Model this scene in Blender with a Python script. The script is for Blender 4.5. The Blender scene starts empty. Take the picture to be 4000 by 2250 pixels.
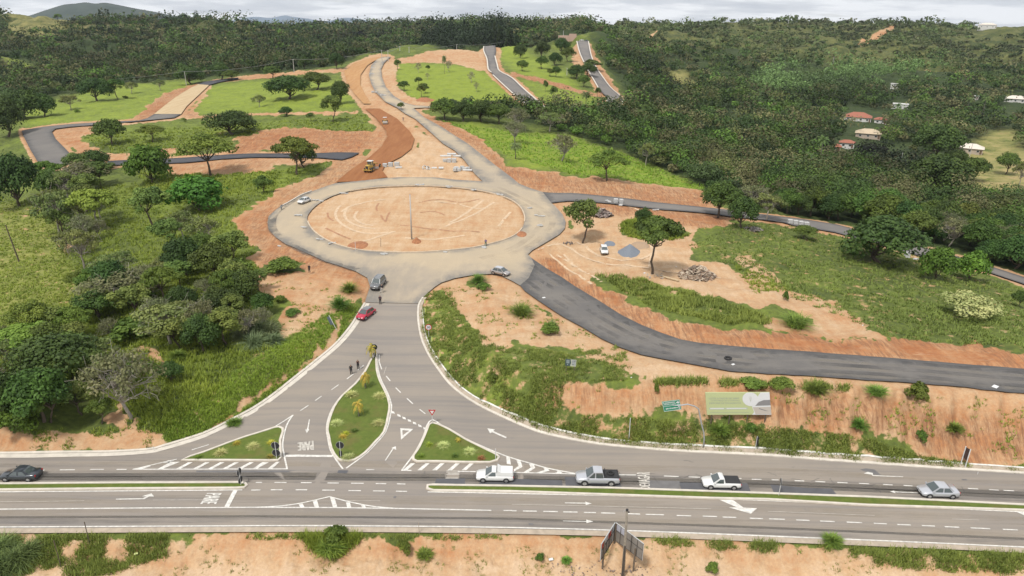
import bpy, bmesh, math, random
import numpy as np
from mathutils import Vector, Matrix
from mathutils.geometry import delaunay_2d_cdt
random.seed(7); RNG = np.random.default_rng(11)
C = bpy.data.collections.new('scene_things'); bpy.context.scene.collection.children.link(C)
SC = bpy.context.scene
# ---------------------------------------------------------------- camera
FPX, CX0, CY0 = 1717.0, 1288.0, 724.5          # focal length and centre in the 2576-wide frame
PITCH, ROLL, CAMZ = math.radians(21.45), math.radians(0.8), 52.0
cam = bpy.data.cameras.new('camera'); cam.lens = 24.0; cam.sensor_width = 36.0
cam.clip_start = 1.0; cam.clip_end = 60000.0
camo = bpy.data.objects.new('camera', cam); SC.collection.objects.link(camo); SC.camera = camo
RC = Matrix.Rotation(math.pi/2 - PITCH, 3, 'X') @ Matrix.Rotation(ROLL, 3, 'Z')
camo.matrix_world = Matrix.Translation((0, 0, CAMZ)) @ RC.to_4x4()
RCN = np.array(RC)
# ---------------------------------------------------------------- world, sun, exposure
SUN_EL, SUN_AZ = math.radians(58), math.radians(215)
w = bpy.data.worlds.new('World'); SC.world = w; w.use_nodes = True
nt = w.node_tree; nt.nodes.clear()
def N(nt, t, **k):
    n = nt.nodes.new(t)
    for a, b in k.items():
        if a.startswith('i_'): n.inputs[int(a[2:]) if a[2:].isdigit() else a[2:].replace('_', ' ')].default_value = b
        else: setattr(n, a, b)
    return n
def LK(nt, a, b): nt.links.new(a, b)
sky = N(nt, 'ShaderNodeTexSky', sky_type='NISHITA', sun_disc=False, sun_elevation=SUN_EL, sun_rotation=SUN_AZ)
tc = N(nt, 'ShaderNodeTexCoord')
sep = N(nt, 'ShaderNodeSeparateXYZ'); LK(nt, tc.outputs['Generated'], sep.inputs[0])
mz = N(nt, 'ShaderNodeMath', operation='MAXIMUM', i_1=0.0); LK(nt, sep.outputs[2], mz.inputs[0])
az = N(nt, 'ShaderNodeMath', operation='ADD', i_1=0.10); LK(nt, mz.outputs[0], az.inputs[0])
dx = N(nt, 'ShaderNodeMath', operation='DIVIDE'); LK(nt, sep.outputs[0], dx.inputs[0]); LK(nt, az.outputs[0], dx.inputs[1])
dy = N(nt, 'ShaderNodeMath', operation='DIVIDE'); LK(nt, sep.outputs[1], dy.inputs[0]); LK(nt, az.outputs[0], dy.inputs[1])
cb = N(nt, 'ShaderNodeCombineXYZ'); LK(nt, dx.outputs[0], cb.inputs[0]); LK(nt, dy.outputs[0], cb.inputs[1])
n1 = N(nt, 'ShaderNodeTexNoise'); n1.inputs['Scale'].default_value = 0.62; n1.inputs['Detail'].default_value = 8; n1.inputs['Roughness'].default_value = 0.6
LK(nt, cb.outputs[0], n1.inputs['Vector'])
cr = N(nt, 'ShaderNodeValToRGB'); e = cr.color_ramp.elements
e[0].position = 0.34; e[0].color = (0.50, 0.53, 0.58, 1); e[1].position = 0.56; e[1].color = (0.92, 0.93, 0.94, 1)
m_ = cr.color_ramp.elements.new(0.47); m_.color = (0.66, 0.68, 0.71, 1)
LK(nt, n1.outputs['Fac'], cr.inputs[0])
n2 = N(nt, 'ShaderNodeTexNoise'); n2.inputs['Scale'].default_value = 0.9; n2.inputs['Detail'].default_value = 5
mp = N(nt, 'ShaderNodeMapping'); mp.inputs['Location'].default_value = (7.3, 2.1, 0); LK(nt, cb.outputs[0], mp.inputs[0]); LK(nt, mp.outputs[0], n2.inputs['Vector'])
cov = N(nt, 'ShaderNodeMapRange'); cov.inputs['From Min'].default_value = 0.30; cov.inputs['From Max'].default_value = 0.42; cov.inputs['To Min'].default_value = 0.45; cov.inputs['To Max'].default_value = 1.0
LK(nt, n2.outputs['Fac'], cov.inputs[0])
sk = N(nt, 'ShaderNodeMix', data_type='RGBA', blend_type='MULTIPLY'); sk.inputs[0].default_value = 1.0
LK(nt, sky.outputs[0], sk.inputs[6]); sk.inputs[7].default_value = (0.09, 0.09, 0.09, 1)
mx = N(nt, 'ShaderNodeMix', data_type='RGBA'); LK(nt, cov.outputs[0], mx.inputs[0]); LK(nt, sk.outputs[2], mx.inputs[6]); LK(nt, cr.outputs[0], mx.inputs[7])
bg = N(nt, 'ShaderNodeBackground'); bg.inputs[1].default_value = 0.80; LK(nt, mx.outputs[2], bg.inputs[0])
wo = N(nt, 'ShaderNodeOutputWorld'); LK(nt, bg.outputs[0], wo.inputs[0])
sl = bpy.data.lights.new('sun', 'SUN'); sl.energy = 2.4; sl.angle = math.radians(10); sl.color = (1.0, 0.955, 0.89)
slo = bpy.data.objects.new('sun', sl); SC.collection.objects.link(slo)
sd = Vector((math.sin(SUN_AZ)*math.cos(SUN_EL), math.cos(SUN_AZ)*math.cos(SUN_EL), math.sin(SUN_EL)))
slo.rotation_euler = sd.to_track_quat('Z', 'Y').to_euler()
SC.view_settings.view_transform = 'Standard'; SC.view_settings.look = 'None'; SC.view_settings.exposure = 0.58; SC.view_settings.gamma = 1.0
SC.cycles.max_bounces = 5; SC.cycles.diffuse_bounces = 2; SC.cycles.glossy_bounces = 2; SC.cycles.transmission_bounces = 2; SC.cycles.volume_bounces = 0; SC.cycles.transparent_max_bounces = 4
SC.cycles.use_denoising = True
HAZE_D = .00004
# ---------------------------------------------------------------- pixel -> place
def rays(P):
    P = np.atleast_2d(np.asarray(P, float))
    l = np.stack([(P[:,0]-CX0)/FPX, -(P[:,1]-CY0)/FPX, -np.ones(len(P))], 1)
    return l @ RCN.T
def at_z(px, py, z):
    r = rays([[px, py]])[0]; t = (z-CAMZ)/r[2]; return np.array([r[0]*t, r[1]*t, z])
def at_d(px, py, d):
    r = rays([[px, py]])[0]*d; return np.array([r[0], r[1], CAMZ+r[2]])
def at_y(px, py, Y):
    r = rays([[px, py]])[0]; t = Y/r[1]; return np.array([r[0]*t, Y, CAMZ+r[2]*t])
def proj(X, Y, Z):
    v = np.stack([X, Y, Z-CAMZ], -1) @ RCN
    d = -v[...,2]; d = np.where(d < .1, .1, d)
    return CX0+FPX*v[...,0]/d, CY0-FPX*v[...,1]/d, d
# ---------------------------------------------------------------- the lie of the land: spot heights (pixel x, pixel y, height | 'd' distance)
H = []
def hz(s):
    for q in s.split():
        a = q.split(','); H.append(at_d(float(a[0]), float(a[1]), float(a[2][1:])) if a[2][0] == 'd' else at_z(float(a[0]), float(a[1]), float(a[2])))
def hl(s, step=55):
    q = [tuple(float(v) for v in a.split(',')) for a in s.split()]
    for (x0, y0, z0), (x1, y1, z1) in zip(q, q[1:]):
        k = max(1, int(math.hypot(x1-x0, y1-y0)/step))
        for j in range(k): t = j/k; H.append(at_z(x0+(x1-x0)*t, y0+(y1-y0)*t, z0+(z1-z0)*t))
    H.append(at_z(*q[-1]))
hz('-900,1800,-3.5 1288,1900,-3.5 3600,1800,-3.5 -500,1500,-2.6 600,1490,-2.6 1288,1480,-2.6 2000,1500,-2.6 3200,1640,-2.8')
hl('-900,1425,-1.7 100,1422,-1.7 600,1410,-1.6 1000,1402,-1.5 1288,1405,-1.5 1700,1412,-1.5 2000,1436,-1.6 2576,1500,-1.9 3500,1560,-2')
hl('-900,1352,0 0,1347,0 400,1345,0 800,1343,0 1288,1349,0 1600,1356,0 1913,1367,0 2250,1381,0 2576,1396,0 3500,1446,0')
hl('-900,1240,0 0,1240,0 600,1235,0 1288,1240,0 2000,1250,0 2576,1280,0 3500,1310,0'); hl('-900,1146,0 0,1140,0 275,1137,0 400,1126,0 512,1092,0 644,1027,.1 744,952,.7 794,912,1.2 844,870,1.8 881,827,2.4 910,784,3 925,740,3.6')
hl('1056,765,3.2 1051,803,2.7 1083,899,1.3 1137,970,.6 1225,1030,.2 1340,1083,0 1463,1112,0 1663,1134,0 1931,1147,0 2257,1171,0 2576,1193,0 3500,1255,0')
hz('700,1180,0 1000,1190,0 943,895,1.2 900,1060,.1 1000,1000,.4 1000,760,3.3')
hz('1000,690,4.2 895,685,4.3 1240,692,4.3 784,645,4.6 690,600,5.1 673,560,5.6 705,520,6.2 784,483,6.8 900,457,7.2 1094,446,7.4 1214,455,7.2 1288,448,7.3 1388,510,6.2 1423,560,5.4 1338,632,4.6 1050,550,6 1040,636,4.7 773,552,5.6 1319,550,5.6 1050,470,6.9')
hl('1338,650,4.5 1375,676,4.5 1500,753,4.6 1613,818,5.3 1763,863,6.2 1932,879,7 2182,897,7.2 2576,928,7.3 3500,1000,7.3'); hl('1287,707,4.3 1363,763,4.3 1463,823,4.8 1563,876,5.4 1663,903,5.9 1763,921,6.3 1932,942,6.8 2182,958,7 2576,990,7.1 3500,1065,7.1')
hl('1400,955,5.5 1520,962,5.9 1640,970,6.2 1900,974,6.5 2200,994,6.7 2576,1012,6.8 3500,1080,6.8')
hl('1400,1040,2.3 1520,1055,2.2 1700,1065,2.3 1900,1075,2.3 2150,1095,2.2 2350,1130,1.3 2576,1155,.8 3500,1215,.8')
hz('1110,745,4 1150,830,3.8 1200,880,4.6 1290,925,5.2 1350,945,5.4 1200,740,4.6 1300,800,5 1400,870,5.4 1095,800,3.0 1120,870,2.5 1180,930,2.4 1280,1000,2')
hz('700,900,3.2 800,820,4 880,760,4.3 600,960,3 450,1020,3 300,1068,1.6 100,1060,2.7 0,1050,2.7 -500,1050,2.7 200,1112,.6 0,1112,.6 -500,1112,.6')
hz('750,750,5 650,700,5.3 800,700,5.1 400,800,3 200,750,1.5 0,700,0 -400,700,-1 500,650,3.5 300,600,2 100,560,-1 0,480,-3 -400,480,-4 600,560,5.5 450,500,3.5 650,480,6.3')
hz('500,430,4.5 300,430,2 80,410,0 0,400,-2 -400,400,-4 750,410,7.5 870,400,8.2 960,420,8.2 640,350,7.5 800,340,9 450,330,5.5 250,320,4 100,325,2.5 0,330,0 -400,330,-2')
hz('400,290,6 640,288,8.5 880,282,10.5 200,290,4 0,290,1 500,212,7 700,205,11 860,200,15 300,225,4 100,250,1 -400,260,-2 740,183,16 860,172,19 960,145,24')
hz('975,330,9.5 1030,300,10.5 1005,272,11.5 950,235,14 930,190,18 1100,330,9.8 1180,362,9 1260,400,8.3 1300,350,7.5 1450,400,5.5 1600,440,4 1700,470,4 1770,490,4.5 1560,455,6.5 1400,430,7.3')
hl('1388,500,6.3 1450,490,6.8 1613,510,6.2 1778,528,5 1950,550,3.8 2107,575,2.5 2307,632,1 2576,706,-.5 3200,880,-2')
hz('2150,540,-1 2400,560,-4 2576,600,-5 3200,640,-7 1900,500,1 1800,440,-2 2100,450,-9 2400,450,-14 2576,450,-14 3100,450,-14 2000,380,-10 2200,370,-14 2500,370,-14 3100,370,-14 2100,300,-9 2350,300,-10 2576,290,-8 3100,300,-8 1800,350,-5 1650,290,0 1900,280,-5')
hz('1600,640,5.8 1850,700,6.6 2000,620,5.2 2200,730,6 2400,780,6.4 2576,790,6 2576,868,8.3 2200,842,8 1900,826,7.6 1740,560,6 1750,820,7 1640,780,6.2 1520,720,5.4 3200,870,6')
hz('1090,268,11.5 1250,250,12 1100,200,17 1050,160,21.5 1200,170,21 1225,120,d640 1300,235,12 1370,272,8.5 1480,285,6 1560,265,6.5 1300,140,24 1400,180,18 1500,220,12 1465,103,d655 1450,150,d540 1550,110,d650 1600,150,d600 1700,120,d750 1650,200,3 1700,250,d520')
hz('1900,200,d680 2100,230,d620 2300,200,d680 2576,200,d680 3000,200,d700 1800,120,d820 2000,100,d880 2250,120,d850 2576,120,d850 3000,120,d880 1500,68,d1150 1650,60,d1150 1800,57,d1150 2000,55,d1150 2200,55,d1150 2400,62,d1100 2576,68,d1050 3000,74,d1050 1500,85,d850')
hz('1200,112,d700 1350,92,d780 700,130,d800 900,125,d850 1050,118,d900 700,90,d1050 900,90,d1100 1100,85,d1150 1300,75,d1150 560,62,d1020 620,74,d1050 700,82,d1250 850,74,d1450 1000,68,d1500 1150,61,d1450 1300,63,d1400 1400,65,d1350')
hz('0,200,d520 200,190,d560 400,180,d620 0,150,d650 200,140,d720 400,130,d760 560,120,d780 0,90,d850 200,80,d900 400,80,d900 560,80,d900 0,42,d1000 150,45,d1050 330,62,d1000 430,52,d980 540,56,d980 -400,42,d1000 -400,90,d850 -400,150,d650 -400,200,d520')
U0, U1, NU = -0.93, 0.93, 1240
Y0, Y1, NW = 36.0, 2600.0, 860
for u in np.linspace(-1.2, 1.2, 9):
    for Y, Z in ((1900, 15), (2700, 0)): H.append(np.array([u*(Y+20), Y, Z]))
    H.append(np.array([u*45, 25, -3.5]))
H = np.array(H)
def warp(X, Y): return X/(Y+20.0), np.log(Y)
LW0, LW1 = math.log(Y0), math.log(Y1)
hu, hw = warp(H[:,0], H[:,1])
pts = [Vector((a*3, b)) for a, b in zip(hu, hw)]
res = delaunay_2d_cdt(pts, [], [], 0, 1e-6)
vz = [H[o[0]][2] for o in res[3]]
gu = np.linspace(U0, U1, NU); gw = np.linspace(LW0, LW1, NW)
S = np.full((NW, NU), np.nan)
for f in res[2]:
    a, b, c = [res[0][i] for i in f]; za, zb, zc = [vz[i] for i in f]
    x0, x1 = min(a[0], b[0], c[0])/3, max(a[0], b[0], c[0])/3; y0, y1 = min(a[1], b[1], c[1]), max(a[1], b[1], c[1])
    i0 = max(0, int((x0-U0)/(U1-U0)*(NU-1))); i1 = min(NU-1, int((x1-U0)/(U1-U0)*(NU-1))+1)
    j0 = max(0, int((y0-LW0)/(LW1-LW0)*(NW-1))); j1 = min(NW-1, int((y1-LW0)/(LW1-LW0)*(NW-1))+1)
    if i1 < i0 or j1 < j0: continue
    uu, ww = np.meshgrid(gu[i0:i1+1]*3, gw[j0:j1+1])
    D = (b[1]-c[1])*(a[0]-c[0])+(c[0]-b[0])*(a[1]-c[1])
    if abs(D) < 1e-12: continue
    l1 = ((b[1]-c[1])*(uu-c[0])+(c[0]-b[0])*(ww-c[1]))/D; l2 = ((c[1]-a[1])*(uu-c[0])+(a[0]-c[0])*(ww-c[1]))/D; l3 = 1-l1-l2
    ok = (l1 >= -1e-6) & (l2 >= -1e-6) & (l3 >= -1e-6)
    blk = S[j0:j1+1, i0:i1+1]; blk[ok] = (l1*za+l2*zb+l3*zc)[ok]
S = np.where(np.isnan(S), 0, S)
def blur(A, r, n=2):
    for _ in range(n):
        for ax in (0, 1):
            P_ = np.pad(A, [(r, r) if k == ax else (0, 0) for k in (0, 1)], mode='edge'); cs = np.cumsum(P_, axis=ax)
            z = np.zeros_like(np.take(cs, [0], axis=ax)); cs = np.concatenate([z, cs], axis=ax)
            n_ = A.shape[ax]; A = (np.take(cs, range(2*r+1, 2*r+1+n_), axis=ax)-np.take(cs, range(0, n_), axis=ax))/(2*r+1)
    return A
Sn = blur(S, 2); Sf = blur(S, 7); ff = np.clip((gw[:,None]-math.log(130))/1.0, 0, 1)
S = Sn*(1-ff)+Sf*ff
def samp(A, X, Y):
    X = np.asarray(X, float); Y = np.maximum(np.asarray(Y, float), Y0)
    u, w_ = warp(X, Y)
    fi = np.clip((u-U0)/(U1-U0)*(NU-1), 0, NU-1.001); fj = np.clip((w_-LW0)/(LW1-LW0)*(NW-1), 0, NW-1.001)
    i = fi.astype(int); j = fj.astype(int); a = fi-i; b = fj-j
    return (A[j, i]*(1-a)+A[j, i+1]*a)*(1-b)+(A[j+1, i]*(1-a)+A[j+1, i+1]*a)*b
def ground(x, y): return float(samp(S, [x], [y])[0])
_T = np.exp(np.linspace(math.log(45), math.log(2600), 420))
def unproj(P, zoff=0.0, dmax=2600):
    """first meeting of each pixel ray with the land"""
    R = rays(P); n = len(R); out = np.zeros((n, 3)); T = np.full(n, _T[-1]); prev = np.full(n, _T[0]); done = np.zeros(n, bool)
    lo = prev.copy(); hi = T.copy()
    for t in _T:
        X = R[:,0]*t; Y = R[:,1]*t; Z = CAMZ+R[:,2]*t; hit = (~done) & (Z < samp(S, X, Y)+zoff)
        hi[hit] = t; lo[hit] = prev[hit]; done |= hit; prev[:] = t
    for _ in range(18):
        m = (lo+hi)/2; Z = CAMZ+R[:,2]*m; b = Z < samp(S, R[:,0]*m, R[:,1]*m)+zoff
        hi = np.where(b, m, hi); lo = np.where(b, lo, m)
    out[:,0] = R[:,0]*hi; out[:,1] = R[:,1]*hi; out[:,2] = samp(S, out[:,0], out[:,1]); return out
def at(px, py): return unproj([[px, py]])[0]
# ---------------------------------------------------------------- noise and polygons
def vn(x, y, s=0):
    xi = np.floor(x); yi = np.floor(y); fx = x-xi; fy = y-yi; fx = fx*fx*(3-2*fx); fy = fy*fy*(3-2*fy)
    h = lambda a, b: np.modf(np.abs(np.sin(a*127.1+b*311.7+s*74.7)*43758.5453))[0]
    return (h(xi, yi)*(1-fx)+h(xi+1, yi)*fx)*(1-fy)+(h(xi, yi+1)*(1-fx)+h(xi+1, yi+1)*fx)*fy
def fbm(x, y, s=0, o=4):
    r = 0; a = .5; t = 0
    for k in range(o): r = r+a*vn(x*2**k, y*2**k, s+k); t += a; a *= .5
    return r/t
def inpoly(px, py, poly):
    poly = np.asarray(poly, float); ins = np.zeros(px.shape, bool); n = len(poly)
    bb = (px >= poly[:,0].min()) & (px <= poly[:,0].max()) & (py >= poly[:,1].min()) & (py <= poly[:,1].max())
    if not bb.any(): return ins
    x = px[bb]; y = py[bb]; r = np.zeros(x.shape, bool)
    for i in range(n):
        x1, y1 = poly[i]; x2, y2 = poly[(i+1) % n]
        if y1 == y2: continue
        c = ((y1 > y) != (y2 > y)) & (x < (x2-x1)*(y-y1)/(y2-y1)+x1); r ^= c
    ins[bb] = r; return ins
def PL(s):
    """'x,y x,y ...' -> list of pixel points"""
    return [tuple(float(v) for v in q.split(',')) for q in s.split()]
def smooth_line(P, n=6, closed=False):
    P = np.asarray(P, float); m = len(P); out = []
    rng = range(m if closed else m-1)
    for i in rng:
        p0 = P[(i-1) % m] if closed or i > 0 else P[0]; p1 = P[i]; p2 = P[(i+1) % m]; p3 = P[(i+2) % m] if closed or i+2 < m else P[-1]
        for k in range(n):
            t = k/n; out.append(.5*((2*p1)+(-p0+p2)*t+(2*p0-5*p1+4*p2-p3)*t*t+(-p0+3*p1-3*p2+p3)*t**3))
    if not closed: out.append(P[-1])
    return np.array(out)
# ---------------------------------------------------------------- object helpers
def tag(o, label=None, cat=None, group=None, kind=None):
    if label: o['label'] = label
    if cat: o['category'] = cat
    if group: o['group'] = group
    if kind: o['kind'] = kind
    return o
def thing(name, label, cat, loc=(0, 0, 0), rz=0.0, group=None, scale=None):
    o = bpy.data.objects.new(name, None); C.objects.link(o); o.location = loc; o.rotation_euler = (0, 0, rz)
    o.empty_display_size = .3
    if scale: o.scale = scale
    return tag(o, label, cat, group)
def link(name, me, mat=None, parent=None):
    o = bpy.data.objects.new(name, me); C.objects.link(o)
    if mat is not None and not me.materials: me.materials.append(mat)
    if parent is not None: o.parent = parent
    return o
def mesh_np(name, V, F, mat=None, parent=None, smooth=False, attrs=None):
    """V (n,3), F (m,k) all the same size or list of lists"""
    me = bpy.data.meshes.new(name); V = np.asarray(V, np.float32)
    if isinstance(F, np.ndarray):
        m, k = F.shape; me.vertices.add(len(V)); me.vertices.foreach_set('co', V.ravel())
        me.loops.add(m*k); me.loops.foreach_set('vertex_index', F.ravel().astype(np.int32)); me.polygons.add(m)
        me.polygons.foreach_set('loop_start', np.arange(0, m*k, k, dtype=np.int32))
        try: me.polygons.foreach_set('loop_total', np.full(m, k, np.int32))
        except Exception: pass
        me.update(calc_edges=True)
    else: me.from_pydata([tuple(v) for v in V.tolist()], [], F); me.update()
    if smooth: me.polygons.foreach_set('use_smooth', np.ones(len(me.polygons), bool))
    for an, (ty, arr) in (attrs or {}).items():
        a = me.attributes.new(an, ty, 'POINT'); a.data.foreach_set('color' if ty == 'FLOAT_COLOR' else 'value', np.asarray(arr, np.float32).ravel())
    return link(name, me, mat, parent)
class MB:
    def __init__(s): s.v = []; s.f = []
    def add(s, V, F):
        b = len(s.v); s.v += [tuple(v) for v in V]; s.f += [[i+b for i in f] for f in F]; return s
    def box(s, x0, x1, y0, y1, z0, z1, M=None, taper=0):
        V = [(x0, y0, z0), (x1, y0, z0), (x1, y1, z0), (x0, y1, z0), (x0+taper, y0+taper, z1), (x1-taper, y0+taper, z1), (x1-taper, y1-taper, z1), (x0+taper, y1-taper, z1)]
        if M is not None: V = [tuple(M @ Vector(v)) for v in V]
        return s.add(V, [[3, 2, 1, 0], [4, 5, 6, 7], [0, 1, 5, 4], [1, 2, 6, 5], [2, 3, 7, 6], [3, 0, 4, 7]])
    def tube(s, P, R, n=6, cap=True):
        P = [Vector(p) for p in P]; R = R if hasattr(R, '__len__') else [R]*len(P); rings = []
        for i, p in enumerate(P):
            d = (P[min(i+1, len(P)-1)]-P[max(i-1, 0)]); d = d.normalized() if d.length > 1e-9 else Vector((0, 0, 1))
            a = d.cross(Vector((0, 0, 1))) if abs(d.z) < .95 else d.cross(Vector((1, 0, 0))); a.normalize(); b = d.cross(a)
            rings.append([p+(a*math.cos(2*math.pi*k/n)+b*math.sin(2*math.pi*k/n))*R[i] for k in range(n)])
        V = [v for r in rings for v in r]; F = []
        for i in range(len(P)-1):
            for k in range(n): F.append([i*n+k, i*n+(k+1) % n, (i+1)*n+(k+1) % n, (i+1)*n+k])
        if cap: F.append(list(range(n))[::-1]); F.append([(len(P)-1)*n+k for k in range(n)])
        return s.add(V, F)
    def cyl(s, c, ax, r, h, n=16, r2=None):
        c = Vector(c); ax = Vector(ax).normalized(); return s.tube([c-ax*h/2, c+ax*h/2], [r, r if r2 is None else r2], n)
    def ball(s, c, r, n=8, m=6, sc=(1, 1, 1)):
        V = []; F = []
        for j in range(m+1):
            for i in range(n):
                a = 2*math.pi*i/n; b = math.pi*j/m; V.append((c[0]+r*sc[0]*math.sin(b)*math.cos(a), c[1]+r*sc[1]*math.sin(b)*math.sin(a), c[2]+r*sc[2]*math.cos(b)))
        for j in range(m):
            for i in range(n): F.append([j*n+i, (j+1)*n+i, (j+1)*n+(i+1) % n, j*n+(i+1) % n])
        return s.add(V, F)
    def build(s, name, mat, parent=None, smooth=False, bevel=0.0, seg=2):
        me = bpy.data.meshes.new(name); me.from_pydata(s.v, [], s.f); me.update()
        if bevel > 0:
            bm = bmesh.new(); bm.from_mesh(me); bmesh.ops.remove_doubles(bm, verts=bm.verts, dist=1e-5)
            ed = [e for e in bm.edges if len(e.link_faces) == 2 and e.calc_face_angle(0) > .5]
            bmesh.ops.bevel(bm, geom=ed, offset=bevel, segments=seg, profile=.6, affect='EDGES'); bm.to_mesh(me); bm.free()
        if smooth: me.polygons.foreach_set('use_smooth', np.ones(len(me.polygons), bool))
        return link(name, me, mat, parent)
def tree_copy(o, parent=None):
    c = o.copy(); C.objects.link(c); c.parent = parent
    for ch in list(o.children): tree_copy(ch, c)
    return c
# ---------------------------------------------------------------- materials
MATS = {}
def mat(name, col, rough=.6, metal=0.0, spec=.5, coat=0.0, noise=0.0, nscale=5.0, bump=0.0, emit=None):
    if name in MATS: return MATS[name]
    m = bpy.data.materials.new(name); m.use_nodes = True; t = m.node_tree; b = t.nodes['Principled BSDF']
    b.inputs['Base Color'].default_value = (*col, 1); b.inputs['Roughness'].default_value = rough; b.inputs['Metallic'].default_value = metal
    b.inputs['Specular IOR Level'].default_value = spec; b.inputs['Coat Weight'].default_value = coat
    if noise or bump:
        tcn = N(t, 'ShaderNodeTexCoord'); no = N(t, 'ShaderNodeTexNoise'); no.inputs['Scale'].default_value = nscale; no.inputs['Detail'].default_value = 5
        LK(t, tcn.outputs['Object'], no.inputs['Vector'])
        if noise:
            mr = N(t, 'ShaderNodeMapRange'); mr.inputs['From Min'].default_value = .3; mr.inputs['From Max'].default_value = .7; mr.inputs['To Min'].default_value = 1-noise; mr.inputs['To Max'].default_value = 1+noise
            LK(t, no.outputs['Fac'], mr.inputs[0]); mm = N(t, 'ShaderNodeMix', data_type='RGBA', blend_type='MULTIPLY'); mm.inputs[0].default_value = 1; mm.inputs[6].default_value = (*col, 1)
            LK(t, mr.outputs[0], mm.inputs[7]); LK(t, mm.outputs[2], b.inputs['Base Color'])
        if bump:
            bu = N(t, 'ShaderNodeBump'); bu.inputs['Strength'].default_value = bump; LK(t, no.outputs['Fac'], bu.inputs['Height']); LK(t, bu.outputs[0], b.inputs['Normal'])
    MATS[name] = m; return m
def nmix(t, fac, a, b, blend='MIX'):
    m = N(t, 'ShaderNodeMix', data_type='RGBA', blend_type=blend)
    for k, v in ((0, fac), (6, a), (7, b)):
        if hasattr(v, 'links') or isinstance(v, bpy.types.NodeSocket): LK(t, v, m.inputs[k])
        else: m.inputs[k].default_value = v if k == 0 else (*v, 1)
    return m.outputs[2]
def nnoise(t, vec, scale, detail=5, rough=.55, stretch=None, rot=0.0):
    if stretch is not None:
        mpn = N(t, 'ShaderNodeMapping'); mpn.inputs['Scale'].default_value = stretch; mpn.inputs['Rotation'].default_value = (0, 0, rot); LK(t, vec, mpn.inputs[0]); vec = mpn.outputs[0]
    n = N(t, 'ShaderNodeTexNoise'); n.inputs['Scale'].default_value = scale; n.inputs['Detail'].default_value = detail; n.inputs['Roughness'].default_value = rough
    LK(t, vec, n.inputs['Vector']); return n.outputs['Fac']
def nrange(t, v, a, b, c=0.0, d=1.0):
    m = N(t, 'ShaderNodeMapRange'); LK(t, v, m.inputs[0])
    for k, x in zip(('From Min', 'From Max', 'To Min', 'To Max'), (a, b, c, d)): m.inputs[k].default_value = x
    return m.outputs[0]
def nmath(t, op, a, b=None):
    m = N(t, 'ShaderNodeMath', operation=op)
    for k, v in ((0, a), (1, b)):
        if v is None: continue
        if isinstance(v, bpy.types.NodeSocket): LK(t, v, m.inputs[k])
        else: m.inputs[k].default_value = v
    return m.outputs[0]
def newmat(name):
    m = bpy.data.materials.new(name); m.use_nodes = True; t = m.node_tree; b = t.nodes['Principled BSDF']; b.inputs['Specular IOR Level'].default_value = .2; b.inputs['Roughness'].default_value = .9
    tcn = N(t, 'ShaderNodeTexCoord'); return m, t, b, tcn.outputs['Object']
def bumpn(t, b, h, strength=.3, dist=.1):
    bu = N(t, 'ShaderNodeBump'); bu.inputs['Strength'].default_value = strength; bu.inputs['Distance'].default_value = dist; LK(t, h, bu.inputs['Height']); LK(t, bu.outputs[0], b.inputs['Normal'])
# ================================================================ zones of the land
UU, WW = np.meshgrid(gu, gw); GY = np.exp(WW); GX = UU*(GY+20)
PX, PY, PD = proj(GX, GY, S)
soil = np.zeros(S.shape); tone = np.full(S.shape, .4); gr = np.full(S.shape, .5); dry = np.zeros(S.shape); road = np.zeros(S.shape)
_k = FPX/np.maximum(PD, 40)
PXZ = PX+((fbm(GX/7, GY/7, 101, 4)-.5)*7+(fbm(GX/1.6, GY/1.6, 103, 3)-.5)*2.0)*_k; PYZ = PY+((fbm(GX/7, GY/7, 102, 4)-.5)*7+(fbm(GX/1.6, GY/1.6, 104, 3)-.5)*2.0)*_k*np.clip(50/np.maximum(PD, 40), .06, .6)
def zone(poly, soil_=None, tone_=None, gr_=None, dry_=None):
    m = inpoly(PXZ, PYZ, PL(poly) if isinstance(poly, str) else poly)
    if soil_ is not None: soil[m] = soil_
    if tone_ is not None: tone[m] = tone_
    if gr_ is not None: gr[m] = gr_
    if dry_ is not None: dry[m] = dry_
F_RIGHT = PL('1470,80 1500,50 1800,20 2900,20 2900,800 2576,690 2300,612 2150,568 2020,546 1960,540 1880,520 1790,490 1720,450 1640,415 1560,385 1420,335 1290,300 1180,290 1092,275 1092,258 1280,262 1400,282 1500,282 1570,270 1588,255 1545,195 1515,150 1500,110')
F_LEFT = PL('-600,0 1500,20 1480,90 1420,100 1330,98 1240,112 1150,122 1030,125 960,130 900,145 850,165 740,178 600,185 500,196 420,196 330,212 220,240 150,238 60,270 0,300 -600,330')
zone(F_RIGHT, gr_=0); zone(F_LEFT, gr_=0)
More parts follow.
